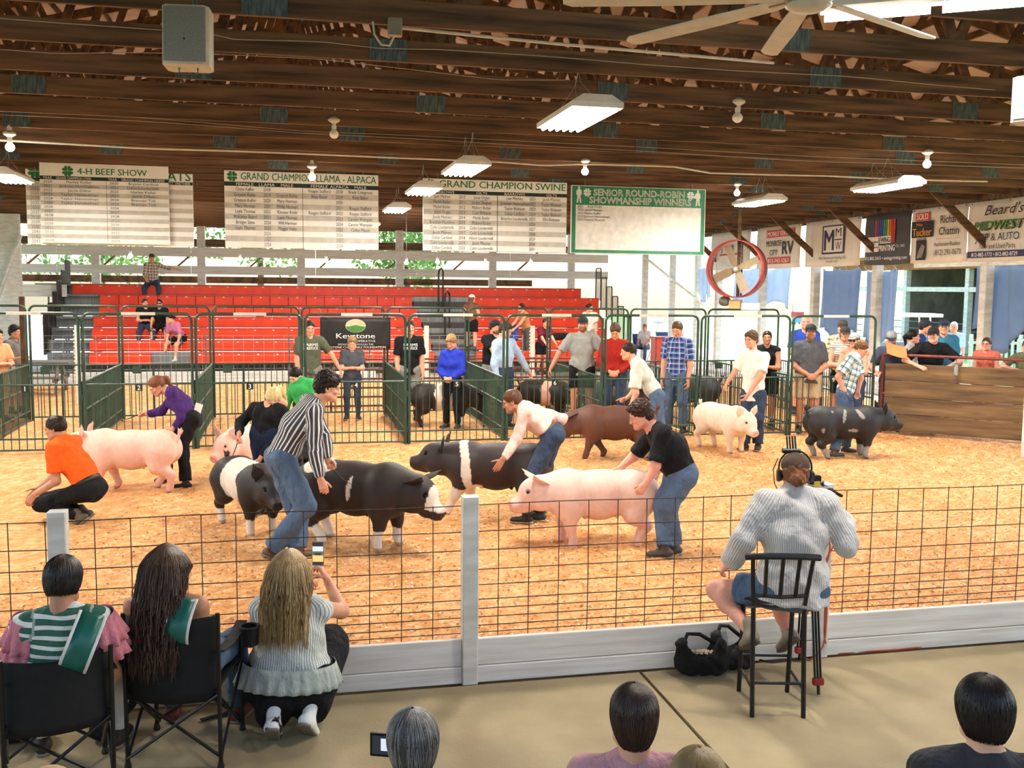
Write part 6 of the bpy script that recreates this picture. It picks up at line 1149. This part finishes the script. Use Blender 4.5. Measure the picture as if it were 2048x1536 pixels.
o = thing('orange_paper', 'sheet of orange paper held over the wooden gate', 'paper', loc=ond(1793, 698, 17.0), rz=-.3); MB().sheet(lambda U, V: ((U-.5)*.34, .02*np.sin(3*U), (V-.5)*.26-.05*U), 5, 5, .003).ob('sheet', mat('paper_orange', 'f0935a', .6), o); o.rotation_euler = (-.75, .15, -.3)
gate(1823, 655, 18.2, 60, 'woman with a dark ponytail in a pale grey top behind the gate', shirt('pale_grey', 'b9b5b6', 'a9a5a6', s=.7), 'side', hair='pony', hc='211712', sex='f', hy=75)
gate(1848, 636, 18.4, 35, 'man in a navy cap and blue shirt looking right behind the gate', shirt('navy_blue', '33407c', '2a356c', s=.75), 'side', hat='2c2c38', hair='short', hc='33261d', hy=60)
gate(1864, 646, 17.1, -15, 'young man in black polo and cap leaning both arms on the gate', black_t(s=.8, collar=1), 'wide', hat='1b1b1d', hair='short', hc='3a2a1f', skin_='fair', lean=.3, hp=4, hy=-38, bw=1.05, hands=('relax', 'relax'))
gate(1888, 635, 17.6, -15, 'man in a teal shirt and navy mesh cap behind the black polo', shirt('teal', '3f7d97', '35708a', s=.75), 'side', hat=(mat('hat_navy', '2b3247', .8), mat('hat_navy', '2b3247', .8)), hair='short', hc='5a4636', bw=1.2, hy=-20)
gate(1908, 640, 24, -10, 'older woman with white hair in a pale blue shirt behind the gate', shirt('pale_blue', 'a9cbe6', '99bcd8', s=.75), 'side', hair='bob', hc='d8d2c6', sex='f', bw=1.2)
gate(1975, 672, 16.8, -40, 'woman with glasses and short brown hair in a coral top at the gate', shirt('coral', 'd9715c', 'c9634f', s=.2), 'side', hair='short', hc='4a3226', glasses='clear', sex='f', skin_='pink', H=1.5)
gate(2056, 676, 16.35, -30, 'person mostly outside the right edge with a hand on the gate', shirt('moss', '6a6a50', '5c5c44', s=.8), ('wide', 'wide'), hair='short', hc='4a3a2c', H=1.5)
st(2002, 622, 32, 80, 'man in a pale aqua shirt and grey cap reading a tablet by the picket fence', shirt('aqua', 'a8d2d2', '98c4c4', s=.8, hem='long'), dict(m=cloth('cloth_blue_short', '3f6cc0', '3560b0'), l=.9, n='shorts', fl=.02), 'fore', hat='5a646a', skin_='pink', bw=1.2, hp=25)
o = thing('tablet', 'dark red tablet held by the man in the pale aqua shirt', 'tablet', loc=ond(2024, 670, 31.6), rz=.9); MB().cbox((-.13, -.008, -.1), (.13, .008, .1), .01).ob('case', mat('case_red', '7a3a40', .5), o); MB().box((-.11, -.011, -.085), (.11, -.009, .085)).ob('screen', dark, o); o.rotation_euler = (.6, 0, .9)
st(1745, 626, 32, 40, 'woman in a white cap and grey dress beyond the blue tarps', shirt('grey_dress', '56627c', '4a556e', s=.6, hem=-.35, fl=0), dict(m=cloth('cloth_grey_skirt', '56627c', '4a556e'), l=.7, n='skirt', fl=.05), 'up', hat='ece8e0', hair='bun', hc='3a2a22', sex='f', bw=1.15, skin_='pink')
# ================================================================ people on and near the bleachers
def sit(px, hip_y, r, phi, H, label, topw, botw, arms, **k):
    y = 28.5+.6*r+.12; z = .63+.307*r; p = ony(px, hip_y, y); pk = {q: k.pop(q) for q in ('hy', 'hp', 'lean', 'hr') if q in k}
    J = pose_std(np.array([p[0], y, z-.56]), phi, H, arms, seat=.56, knee=.44, **pk); k.setdefault('vox', .026); return person(J, label, topw, botw, **k)
sit(305, 562, 6, 15, 1.78, 'man in a brown plaid shirt sitting alone on the top bleacher row', shirt('brown_plaid', 'd5cabc', '6a544c', 'plaid', .09, .45, s=1.2, collar=1), djeans(.0), ('out', 'lap'), hair='buzz', hc='5a4a40', hy=25, hat='4a4440')
sit(292, 680, 2, 20, 1.64, 'woman in a black top with folded arms on the left bleachers', black_t(s=.5), djeans(.0), 'fold', hair='pulled', hc='3a261c', sex='f', hy=40, lean=.2)
sit(323, 676, 2, 10, 1.64, 'woman in black with sunglasses sitting right of the one with folded arms', black_t(s=.7), bshort, 'knee', hair='pulled', hc='2a1d16', sex='f', glasses='dark', lean=.3)
sit(362, 700, 1, -25, 1.66, 'woman in a pink shirt and black shorts leaning forward on the bleachers', shirt('rose', 'd07a9c', 'c06c8e', s=.8), bshort, 'knee', hair='bun', hc='1f1714', sex='f', lean=.75, hy=-40, hp=20, shoe='d5d0c8')
def onrow(px, top, y, z, phi, label, topw, botw, arms, **k):
    p = ony(px, top, y); H = p[2]-z+k.pop('dh', 0); J = pose_std(np.array([p[0], y, z]), phi, H, arms, **{q: k.pop(q) for q in ('hy', 'hp', 'lean') if q in k}); return person(J, label, topw, botw, vox=.026, **k)
onrow(943, 587, 28.65, .63, 160, 'woman in a brown sleeveless top and white cap standing at the bleacher aisle', shirt('brown_tank', '7a5240', '6b4636', s=.1), bshort, 'clasp', hat='ece7dd', hair='long', hc='6a4a34', sex='f', hy=140)
onrow(1055, 602, 28.95, .35, -60, 'woman with a dark headband and grey trousers bending at the bleachers', shirt('tan_tank', 'c9895e', 'b97a50', s=.1), dict(m=cloth('cloth_grey_trouser', '5f5c58', '504d4a')), 'reach', lean=.3, hair='bun', hc='2c1e17', sex='f')
onrow(1084, 632, 27.9, 0, 30, 'person in a maroon shirt with white print bending by the bleachers', shirt('maroon', '6a2030', '5a1826', s=.75), bshort, 'reach', lean=.3, hair='pulled', hc='3a261c', sex='f')
onrow(1180, 605, 28.95, .35, -20, 'dark haired man standing by the right end of the bleachers', shirt('off_white', 'd8d2c8', 'c8c2b8', s=.7), gshort, 'side', hair='short', hc='2a1a14', hy=60)
J = pose_std(onz(1290, 722)+CH*.2, -30, 1.65, 'lap', seat=.42); person(J, 'woman in a white top sitting in a camp chair beyond the pens', shirt('white_tee', 'ece8e2', 'dcd8d2', s=.75), jeans(.0), hair='pony', hc='8a6a50', sex='f', vox=.026)

p = ond(47, 690, 18.1); o = thing('wooden_pole', 'brown wooden pole standing at the left in the hand of a half hidden person', 'pole', loc=(p[0], p[1], 0)); MB().cbox((-.045, -.045, .03), (.045, .045, 2.25), .012).ob('pole', wood2, o)
o = thing('blue_crate', 'blue crate on the bleachers behind the light blue shirt', 'crate', loc=ony(1014, 652, 29.2)*[1, 1, 0]+[0, 0, .95]); MB().cbox((-.32, -.15, 0), (.32, .2, .42), .02).ob('crate', mat('crate_blue', '3a57a8', .5), o); MB().cbox((-.34, -.17, .4), (.34, .22, .45), .01).ob('rim', mat('crate_rim', '33499a', .5), o)
o = thing('black_case', 'black carrying case lying on the bleachers right of the maroon shirt', 'case', loc=ony(1122, 657, 29.2)*[1, 1, 0]+[0, 0, .95]); MB().cbox((-.3, -.1, 0), (.35, .15, .2), .03).ob('case', fab, o); MB().tube([(-.08, -.1, .1), (-.06, -.15, .12), (.06, -.15, .12), (.08, -.1, .1)], .012, 6).ob('handle', fab, o)
# ================================================================ spectators in front of the fence
def strands(root, base, paths, m, r=.0022):
    """hair drawn as many thin locks lying over the head"""
    P = np.array(paths); n, k, _ = P.shape; T = np.gradient(P, axis=1); T /= np.linalg.norm(T, axis=2)[..., None]+1e-9; s = np.cross(T, [0.1, .2, 1.]); s /= np.linalg.norm(s, axis=2)[..., None]+1e-9; u = np.cross(T, s)
    w = r*np.concatenate([np.full(k-2, 1.), [.7, .25]])[None, :, None]; V = np.stack([P+s*w, P-s*.5*w+u*.87*w, P-s*.5*w-u*.87*w], 2).reshape(-1, 3)
    i = (np.arange(n)[:, None, None]*k+np.arange(k-1)[None, :, None])*3; c = np.arange(3)[None, None, :]; Q = np.stack([i+c, i+(c+1) % 3, i+3+(c+1) % 3, i+3+c], 3).reshape(-1, 4)
    return link('hair_locks', npmesh('hair_locks', V-base, Q), m, root, kind='stuff')
def locks(J, root, hc, n, L, seed, spread=1., part=0., body=None, wave=.0015, r=.0022, face=True, rad=(.083, .104, .093), cling=0):
    """locks run from the crown over the skull and then hang down by L metres"""
    g = np.random.default_rng(seed); HC_, HR = J['head'], J['hR']; hs = (J['H']/1.75)**.45; out = []; rad = np.array(rad)
    base = np.array([J['P'][0], J['P'][1], J['ground']]); kn = 14
    th = g.uniform(0, 2*math.pi, n); ph = g.uniform(0.05, 1., n)
    for a, b in zip(th, ph):
        d = np.array([math.cos(a)*b, math.sin(a)*b, 1-.5*b*b]); d = unit(d); p = np.array([0, -.018, .045])+d*rad
        if face and p[1] > .03 and p[2] < .09 and abs(p[0]) < .06: continue
        az = math.atan2(d[1], d[0]); az += (.25 if az > -math.pi/2 and az < math.pi/2 else -.25)*-1*(1 if d[1] > 0 else .3); hd = np.array([math.cos(az), math.sin(az)*(1 if d[1] < .2 else -.2), 0]); pts = [p]; q = p.copy(); ln = (L if not cling else .15)*g.uniform(.8, 1.05)+.16; st_ = ln/(kn-1); wv = g.normal(0, wave, 3); o_ = g.uniform(0, 6.3)
        v = hd*.8+np.array([0, 0, .1])
        if cling:
            ko = 1+g.uniform(-.02, .03); t = np.linspace(math.acos(np.clip((p[2]-.045)/rad[2], -1, 1)), math.pi/2+(.045-cling)/.1*g.uniform(.85, 1), kn); u = np.maximum(t-math.pi/2, 0)*.1; z = np.where(t < math.pi/2, .045+rad[2]*np.cos(t), .045-u); ro = np.where(t < math.pi/2, np.sin(t), 1-24*u*u)*ko
            az = math.atan2(d[1], d[0])+.1*np.sin(o_+t*1.5); out.append(np.stack([np.cos(az)*rad[0]*ro, np.sin(az)*rad[1]*ro-.018-u*.12, z], 1)); continue
        for i in range(kn-1):
            v = unit(v*.55+np.array([0, -.12, -1])*.45+hd*.05*spread*(i < 6)); q = q+v*st_; e = (q-np.array([0, -.018, .045]))/rad; m_ = np.linalg.norm(e)
            if m_ < 1: q = np.array([0, -.018, .045])+e/m_*rad
            if q[2] < .0: q[1] = min(q[1], -.035); q[0] = np.clip(q[0], -.1*spread, .1*spread)*.994
            pts.append(q+wv*math.sin(o_+i*1.1)*min(i, 4))
        out.append(np.array(pts))
    if not out: return
    P = np.array(out)*hs; P = P@HR.T+HC_
    if body is not None:
        for _ in range(3):
            x = P.reshape(-1, 3); d = np.min([_d(p, x[:, 0], x[:, 1], x[:, 2]) for p in body], 0); bk = unit(-HR[:, 1]*[1, 1, 0]); lowp = x[:, 2] < HC_[2]-.05
            x = x+bk*(np.maximum(.022-d, 0)*lowp)[:, None]*1.05; P = x.reshape(P.shape)
    return strands(root, base, P, mat('hairlock_'+hc, hc, .42, None, 90, (1, 1, .1), lo=.3, hi=.7, spec=.5), r)
def trunk(J, t=.015, bw=1.):
    w = unit(J['N']-J['P']); g = J['H']/1.75; return [rc(J['P'], J['N']-w*.05, (.11+t)*g, (.11+t)*g, 1.42*bw, 1, U=J['lat']), rc(J['LS'], J['RS'], (.055+t)*g)]
# crouching woman filming with a phone
Dq = dep(onz(583, 1452)); J = pose_px(1.66, (578, 1352), (583, 1200), (581, 1142), 178, hy=176, hp=-2, D=Dq-.02, ground=0, RE=(683, 1222, 1), RW=(655, 1160, 1), RH=(640, 1132), LE=(507, 1250, 1), LW=(600, 1185, 1), LH=(626, 1150), tl=.27)
gf = facing(180); 
for s, k in (('L', 1), ('R', -1)):
    J[s+'Hp'] = J['P']+J['plat']*k*.11-UZ*.02; J[s+'K'] = J[s+'Hp']+unit(gf*.85+J['plat']*k*.08+UZ*.12)*.40; a = onz(*((547, 1440) if k > 0 else (618, 1430)), .13); J[s+'A'] = a; J[s+'F'] = unit(gf+J['plat']*k*.15); J[s+'fp'] = 42
r1 = person(J, 'woman with long blonde hair crouching at the fence and filming with a phone', shirt('thin_stripe', 'e4e2d8', '9ba39a', 'x', .012, .4, s=.0, hem=-.03, t=.022), black_t(l=1.95, t=.05, rise=.0), hair='long', hc='a8865a', skin_='light', sex='f', bw=1.22, shoe=mat('cow_shoe', 'ece9e2', .5, '1c1b1b', 7, lo=.40, hi=.43), sock='7d7266', vox=.012, hands=('hold', 'hold'), dors=(None, None))
locks(J, r1, 'b8955f', 1700, .36, 4, 1.4, body=trunk(J, .02, 1.2), r=.0017); locks(J, r1, '8a683c', 700, .34, 14, 1.3, body=trunk(J, .02, 1.2), r=.0017); locks(J, r1, 'dcc492', 600, .35, 24, 1.3, body=trunk(J, .024, 1.2), r=.0016)
base = np.array([J['P'][0], J['P'][1], 0]); w = unit(J['N']-J['P']); fr = unit(np.cross(J['lat'], w)); pc = J['P']+w*.015
def frill(U, V):
    a = U*2*math.pi; rr = (1+.16*(1-V)+.035*np.sin(26*a)*(1-V)); x = np.cos(a)*.262*rr; y = np.sin(a)*.222*rr; z = -.05+.125*V; return tuple(pc[k]+J['lat'][k]*x+fr[k]*y+w[k]*z-base[k] for k in range(3))
fo = MB().sheet(frill, 150, 5, .003); o = fo.ob('peplum', cloth('cloth_frill', 'dfddd3', 'a9b0a6', 'x', .012, .4), r1, True); ph = J['RW']+J['RD']*.1
o = thing('phone', 'phone in a clear case held up by the crouching woman, showing the ring', 'phone', loc=ond(636, 1107, dep(J['RW'])-.03), rz=-YAW); MB().cbox((-.036, -.004, -.075), (.036, .005, .075), .006).ob('case', mat('phone_case', '8d8b88', .3), o); pr = Print()
mat('scr_dark', '2b2f36', .3, emit=.5); mat('scr_pale', 'cfd6de', .3, emit=.6); mat('scr_chip', 'e6b673', .3, emit=.7); mat('scr_green', '53705c', .3, emit=.5)
pr.rect('scr_dark', -.032, -.07, .032, .07, -.0045); pr.rect('scr_pale', -.032, .015, .032, .045, -.005); pr.rect('scr_green', -.032, -.01, .032, .015, -.005); pr.rect('scr_chip', -.032, -.05, .032, -.01, -.005); pr.rect('scr_dark', -.02, -.01, .02, .004, -.0055); pr.done(o, {'scr_dark': 'screen', 'scr_pale': 'screen_image', 'scr_chip': 'screen_image', 'scr_green': 'screen_image'})
# seated women in the camp chairs
def seated_on(c, rz, phi, H, N, Hd, arms, seat=.41, **k):
    J = pose_std(np.array([c[0], c[1], 0])+facing(phi)*.17, phi, H, arms, seat=seat, **k); return J
J = seated_on(c1, .2, 195, 1.66, None, None, 'lap', lean=-.02, hy=185, hp=10)
def shift(J, px, py, keys=('head',), D=None):
    d = ond(px, py, dep(J['head']) if D is None else D)-J['head']
    for k in keys: J[k] = J[k]+d
UP = ('N', 'head', 'LS', 'RS', 'LE', 'RE', 'LW', 'RW'); shift(J, 128, 1166, UP)
r1 = person(J, 'woman in a green and white striped shirt with pink ruffles on the left camp chair', shirt('green_hoop', 'efece2', '3f6b58', 'z', .045, .6, s=.25, t=.016), dict(m=cloth('cloth_white_trs', 'd8d5cf', 'c8c5bf')), hair='short', hc='1c1310', skin_='tan', sex='f', bw=1.1, shoe='3a2c24', vox=.012)
locks(J, r1, '231713', 1100, .06, 8, 1., r=.0022, rad=(.088, .11, .1), cling=-.055); base = np.array([J['P'][0], J['P'][1], 0])
pinkm = cloth('cloth_ruffle', 'e2909a', 'd27c88', fold=.8)
for s, k in (('L', 1), ('R', -1)):
    S = J[s+'S']; E_ = J[s+'E']; d = unit(E_-S); u = unit(np.cross(d, J['lat'])); v = np.cross(d, u)
    for j in range(2): MB().sheet(lambda U, V: tuple((S[i]+d[i]*(-.05+.08*j+.15*V)+(u[i]*np.cos(U*6.283)+v[i]*np.sin(U*6.283))*(.07+.04*V+.014*np.sin(U*70)*V)-base[i]) for i in range(3)), 70, 5, .003).ob('ruffle', pinkm, r1, True)
sashm = mat('sash_green', '1f6a5c', .35, '1a5a4e', 5); sashw = mat('sash_trim', 'e8e6de', .4)
def sash(J, root, base):
    w = unit(J['N']-J['P']); fr = unit(np.cross(J['lat'], w)); R_ = J['RS']; a = R_+(J['N']-R_)*.12+w*.075+fr*.03; e = J['P']-J['lat']*.02+w*.05-fr*.09
    for o_, wd, m in ((0, .055, sashm), (.062, .008, sashw), (-.062, .008, sashw)):
        def fn(U, V):
            t = U; out = []
            for i in range(3): c = a[i]*(1-t)+e[i]*t; out.append(c-fr[i]*(.03+.17*np.sin(np.minimum(t*1.15+.12, 1)*math.pi)**.6)+(np.cross(unit(e-a), fr)[i])*((V-.5)*2*wd+o_)-base[i])
            return tuple(out)
        MB().sheet(fn, 24, 4, .003).ob('sash' if not o_ else 'sash_trim', m, root, True)
J['RSx'] = 0; sash(J, r1, base)
J = seated_on(c2, -.2, 182, 1.66, None, None, 'lap', lean=0, hy=180, hp=4); shift(J, 335, 1136, UP)
r2 = person(J, 'woman with long dark brown hair and bare shoulders on the right camp chair', shirt('teal_top', '2a5a50', '234d44', s=.0, hem=.05, t=.012, cutz=.16), jeans(.0, t=.012), hair='long', hc='3a261a', skin_='tan', sex='f', shoe='7a3a2a', vox=.012)
locks(J, r2, '4d3322', 2000, .5, 5, 1.15, body=trunk(J, .02), r=.0018, wave=.0025); locks(J, r2, '735038', 700, .5, 15, 1.15, body=trunk(J, .024), r=.0017, wave=.0025); sash(J, r2, np.array([J['P'][0], J['P'][1], 0]))
# the camera operator on the stool
J = pose_std(np.array([so[0], so[1], 0])+CH*.0, 175, 1.70, 'side', seat=.63, hy=172, hp=6)
J['P'] = ond(1586, 1176, dep(so)); J['N'] = place((1592, 992), J['P'], .30*1.7); J['head'] = ond(1590, 950, dep(J['N'])+.04); f = facing(178); lat = np.cross(UZ, f); J['lat'] = J['plat'] = lat; w = unit(J['N']-J['P']); g = 1.70/1.75
for s, k in (('L', 1), ('R', -1)): J[s+'S'] = J['N']+lat*k*.185*g-w*.05; J[s+'Hp'] = J['P']+lat*k*.1*g-UZ*.01
J['LE'] = place((1487, 1080), J['LS'], .3); J['LW'] = place((1458, 1128, 1), J['LE'], .24); J['LD'] = unit(ond(1440, 1140, dep(J['LW'])+.08)-J['LW']); J['RE'] = place((1692, 1088), J['RS'], .3); J['RW'] = place((1684, 1030, 1), J['RE'], .24); J['RD'] = unit(ond(1666, 996, dep(J['RW']))-J['RW'])
J['LK'] = place((1432, 1180, 1), J['LHp'], .41); J['LA'] = place((1500, 1262, -1), J['LK'], .40); J['RK'] = place((1560, 1205, 1), J['RHp'], .40); J['RA'] = place((1575, 1262), J['RK'], .38)
J['LF'] = unit(f+lat*.1); J['RF'] = unit(f+lat*.3); J['Lfp'] = 30; J['Rfp'] = 40; J['ground'] = 0
r3 = person(J, 'camera operator in a striped shirt, denim shorts and a brown cap seated on the stool', shirt('op_stripe', 'b4aeaa', 'dcd8d3', 'x', .012, .4, s=1.95, hem='long', t=.03, collar=1, f=.007), jeans(.012, l=.62), hair='bun', hc='7a4a2c', skin_='pink', sex='f', bw=1.12, hat='4b3829', shoe='8d7f6a', sock='5c5346', vox=.0115, hands=('relax', 'hold'))
base = np.array([J['P'][0], J['P'][1], 0]); HR = J['hR']; HC_ = J['head']; hb = MB()
hb.tube([(.098*math.cos(t), -.005, .045+.105*math.sin(t)) for t in np.linspace(-.3, math.pi+.3, 14)], .006, 7); hb.v = [xf(v, HR, HC_)-base for v in hb.v]; h = hb.ob('headset', stl, r3)
for x in (-1, 1): e = MB().lathe([(.036, -.015), (.04, 0), (.03, .018)], 14, (x*.094, -.005, -.005), 0); e.v = [xf(v, HR, HC_)-base for v in e.v]; e.ob('ear_cup', stl, h)
t_ = MB()
for k in range(4): t_.tube([(-.045+.018*k, .02+.01*k, .155), (-.052+.018*k, .02+.012*k, .235)], .006, 6)
t_.cbox((-.075, -.01, .13), (.03, .06, .16), .01); t_.v = [xf(v, HR, HC_)-base for v in t_.v]; t_.ob('antenna_unit', stl, h, kind='stuff'); c_ = MB().tube([(-.1, .02, .1), (-.125, .04, .03), (-.115, .05, -.06), (-.08, .04, -.13)], .003, 5); c_.v = [xf(v, HR, HC_)-base for v in c_.v]; c_.ob('headset_wire', stl, h)
# spectators along the bottom edge of the picture, on a plank seat in front of the camera
bench = thing('plank_seat', 'grey plank seat under the nearest spectators, mostly below the photo', 'bench', loc=(0, 0, 0))
def near(px, py, D, label, topc, hair, hc, skin_, L, seed, rad, sex='m', bw=1., face_dir=180, hp=4, n=1200, kn_=-.085, **k):
    hd = ond(px, py, D); H = 1.74; J = pose_std(np.array([hd[0], hd[1], hd[2]-1.34]), face_dir, H, 'lap', seat=.46, hp=hp, hy=face_dir); d = hd-J['head']
    for q in list(J):
        if isinstance(J[q], np.ndarray) and J[q].shape == (3,) and q not in ('lat', 'plat', 'LD', 'RD', 'LF', 'RF'): J[q] = J[q]+d
    J['ground'] = J['ground']+d[2]; r = person(J, label, topc, djeans(.0), hair=hair, hc=hc, skin_=skin_, sex=sex, bw=bw, vox=.012, legs=True, **k)
    if n: locks(J, r, hc, n, L, seed, 1., rad=rad, r=.002, cling=kn_)
    return J, r
Jg, rg = near(825, 1494, 3.75, 'grey haired person at the bottom of the photo filming with a phone', shirt('slate_blue', '4a5a72', '405068', s=.8), 'short', '4b4742', 'light', .045, 31, (.095, .118, .108), face_dir=190, n=1500)
locks(Jg, rg, '8d8983', 380, .05, 33, 1., rad=(.096, .119, .109), r=.0018, cling=-.06)
o = thing('phone', 'black phone held up left of the grey haired head', 'phone', loc=ond(760, 1490, 3.95), rz=-YAW-.15); MB().cbox((-.04, -.005, -.045), (.05, .005, .05), .006).ob('case', stl, o); pr = Print(); pr.rect('scr_dark', -.03, -.035, .045, .04, -.006); pr.rect('scr_pale', .005, -.02, .04, .03, -.0065); pr.done(o, {'scr_dark': 'screen', 'scr_pale': 'screen_image'})
Jb, rb = near(1267, 1440, 3.72, 'person with dark brown hair and a dusty pink shirt at the bottom edge', shirt('dusty_pink', 'c99aa0', 'b98a90', s=.8), 'short', '2f1d15', 'light', .05, 41, (.088, .11, .1), n=1500, kn_=-.085)
locks(Jb, rb, '4a3023', 350, .05, 43, 1., rad=(.089, .111, .101), r=.0018, cling=-.06)
Jl, rl = near(1395, 1578, 3.5, 'blonde head just showing at the bottom edge right of the pink shirt', shirt('beige', 'c9b79a', 'b9a78a', s=.8), 'full', '9a7f52', 'light', .12, 51, (.098, .118, .11), sex='f', n=1500)
Jd, rd_ = near(1966, 1428, 3.62, 'man with thick dark hair and a charcoal shirt at the bottom right', shirt('charcoal_tee', '3f3f43', '37373b', s=.8), 'short', '1e1512', 'fair', .035, 61, (.096, .117, .108), kn_=-.075, bw=1.12, face_dir=172, n=1600)
base = np.array([Jd['P'][0], Jd['P'][1], Jd['ground']]); w = unit(Jd['N']-Jd['P']); fr = unit(np.cross(Jd['lat'], w)); c = Jd['N']-w*.255-Jd['lat']*.05; v, f = text_geo('BEEF', .07, bold=.02, fit=.24)
MB().add(c+(-Jd['lat'])[None]*v[:, :1]+w[None]*v[:, 1:2]-fr[None]*(.155*np.sqrt(np.maximum(1-((v[:, :1]+.05)/.26)**2, 0))+.014+v[:, 2:3])-base, f).ob('back_print', mat('faded_red', '7a4640', .8), rd_, kind='stuff')
Jc, rc_ = near(98, 1612, 3.6, 'person in a tan cap just showing at the bottom left corner', shirt('tan_shirt', 'a08a6a', '907a5a', s=.8), 'short', '6b4f38', 'light', .03, 71, (.088, .11, .1), n=0, hat='c9a27c')
for J_ in (Jg, Jb, Jl, Jd, Jc):
    p = J_['P']; MB().cbox((p[0]-.35, p[1]-.2, p[2]-.14), (p[0]+.35, p[1]+.2, p[2]-.1), .006).ob('plank', alu, bench); [MB().beam((p[0]+x, p[1], -.0), (p[0]+x, p[1], p[2]-.14), .05, .05).ob('leg', alu, bench) for x in (-.3, .3)]
# ================================================================ pigs
C = lambda h: np.array(srgb(h))
def nz(x, y, z, s): return np.sin(13*s*x+2*np.sin(7*s*z+y*5))*np.sin(11*s*z+1.7*np.sin(9*s*x))+.5*np.sin(23*s*x+3*y)
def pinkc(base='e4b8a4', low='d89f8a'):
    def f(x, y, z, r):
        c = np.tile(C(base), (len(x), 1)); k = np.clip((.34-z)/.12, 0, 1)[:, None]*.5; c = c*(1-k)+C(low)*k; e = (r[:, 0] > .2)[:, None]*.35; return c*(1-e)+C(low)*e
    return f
def darkc(belt=None, socks=True, face=False, spots=0, base='241b17', wh='ddd0c0', hind=True, sock=.17, fs=0, pat=()):
    def f(x, y, z, r):
        c = np.tile(C(base), (len(x), 1)); w = np.zeros(len(x), bool); n = .025*nz(x, y, z, 1.)
        if belt: w |= (x+n-.25*(z-.5)*(belt[2] if len(belt) > 2 else 0) > belt[0]) & (x+n-.25*(z-.5)*(belt[2] if len(belt) > 2 else 0) < belt[1]) & (r[:, 0] < .1)
        if socks: w |= (z+n < sock) & (hind | (x > 0))
        if fs: w |= (x > .1) & (z+n < fs) & (r[:, 0] < 0)
        for px, pz, rx, rz, tl in pat: w |= (((x-px)-tl*(z-pz)+n*.4)/rx)**2+((z-pz+n*.4)/rz)**2 < 1
        if face: w |= (r[:, 0] > .27) & (r[:, 2] > -.14+.05*np.sign(n))
        if spots: w |= (nz(x*.6+spots, y, z*.6, 1.) > 1.02) & (r[:, 0] < .05) & (z > .3)
        c[w] = C(wh); return c
    return f
def brownc(x, y, z, r): c = np.tile(C('5a3526'), (len(x), 1)); k = (nz(x, y, z, .5) > .3)[:, None]*.25; return c*(1-k)+C('3f2419')*k
def g_(px, py): return onz(px, py, CHIP-.01)
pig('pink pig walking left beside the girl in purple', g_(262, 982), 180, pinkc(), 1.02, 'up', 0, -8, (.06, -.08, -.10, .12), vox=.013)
pig('black pig with a wide white belt facing the camera in front of the blonde girl', g_(500, 1058), -52, darkc((-.24, .14), face=False), .97, 'up', -8, 4, (.0, .03, .04, -.05), vox=.012)
pig('black pig with white socks and muzzle walking right behind the striped man', g_(718, 1090), -22, darkc(None, True, True, 0, '2a1f1b', pat=((.02, .52, .025, .11, .25), (-.3, .68, .14, .05, 0))), 1.12, 'fwd', 0, 12, (.03, -.03, .02, .10), vox=.012)
pig('dark sow with a narrow white belt walking left under the pink shirted woman', g_(988, 1030), 172, darkc((.20, .30, 1), True, False, 0, '2e2320', fs=.30), 1.1, 'up', 0, -12, (.16, -.04, .0, -.1), vox=.012)
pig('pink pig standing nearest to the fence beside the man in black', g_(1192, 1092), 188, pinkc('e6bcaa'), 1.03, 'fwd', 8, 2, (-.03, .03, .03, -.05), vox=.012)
pig('dark brown pig walking left behind the man in black', g_(1226, 918), 180, brownc, 1.08, 'droop', 0, 16, (.1, -.16, -.12, .1), vox=.014)
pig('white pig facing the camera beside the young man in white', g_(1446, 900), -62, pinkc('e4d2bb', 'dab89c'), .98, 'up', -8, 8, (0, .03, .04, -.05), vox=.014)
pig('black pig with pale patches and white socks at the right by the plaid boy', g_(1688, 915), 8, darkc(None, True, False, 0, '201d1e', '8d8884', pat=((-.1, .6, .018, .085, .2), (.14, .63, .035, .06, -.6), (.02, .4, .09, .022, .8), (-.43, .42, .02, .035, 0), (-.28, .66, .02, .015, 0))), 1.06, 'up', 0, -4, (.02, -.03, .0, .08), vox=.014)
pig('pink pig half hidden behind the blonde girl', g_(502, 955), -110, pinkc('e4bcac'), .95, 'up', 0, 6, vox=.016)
pig('black pig with a wide white belt in the pen with the 5', g_(888, 852), 8, darkc((-.14, .18), True, hind=False), 1.05, 'droop', 0, 25, vox=.018)
pig('black and pink pig with its head down in the pen with the 6', g_(1092, 838), -25, darkc((-.05, .16), False, wh='d9a890'), 1.0, 'droop', 0, 30, vox=.018)
pig('grey spotted pig behind the pen with the 6', g_(1218, 838), 10, darkc(None, False, False, 1.4, '4a4442', '8d817a'), .98, 'droop', 0, 18, vox=.018)
pig('big black pig in the pen behind the man in the cream shirt', g_(1372, 835), 175, darkc(None, False, False, 0, '242224'), 1.12, 'droop', 0, 20, vox=.018)
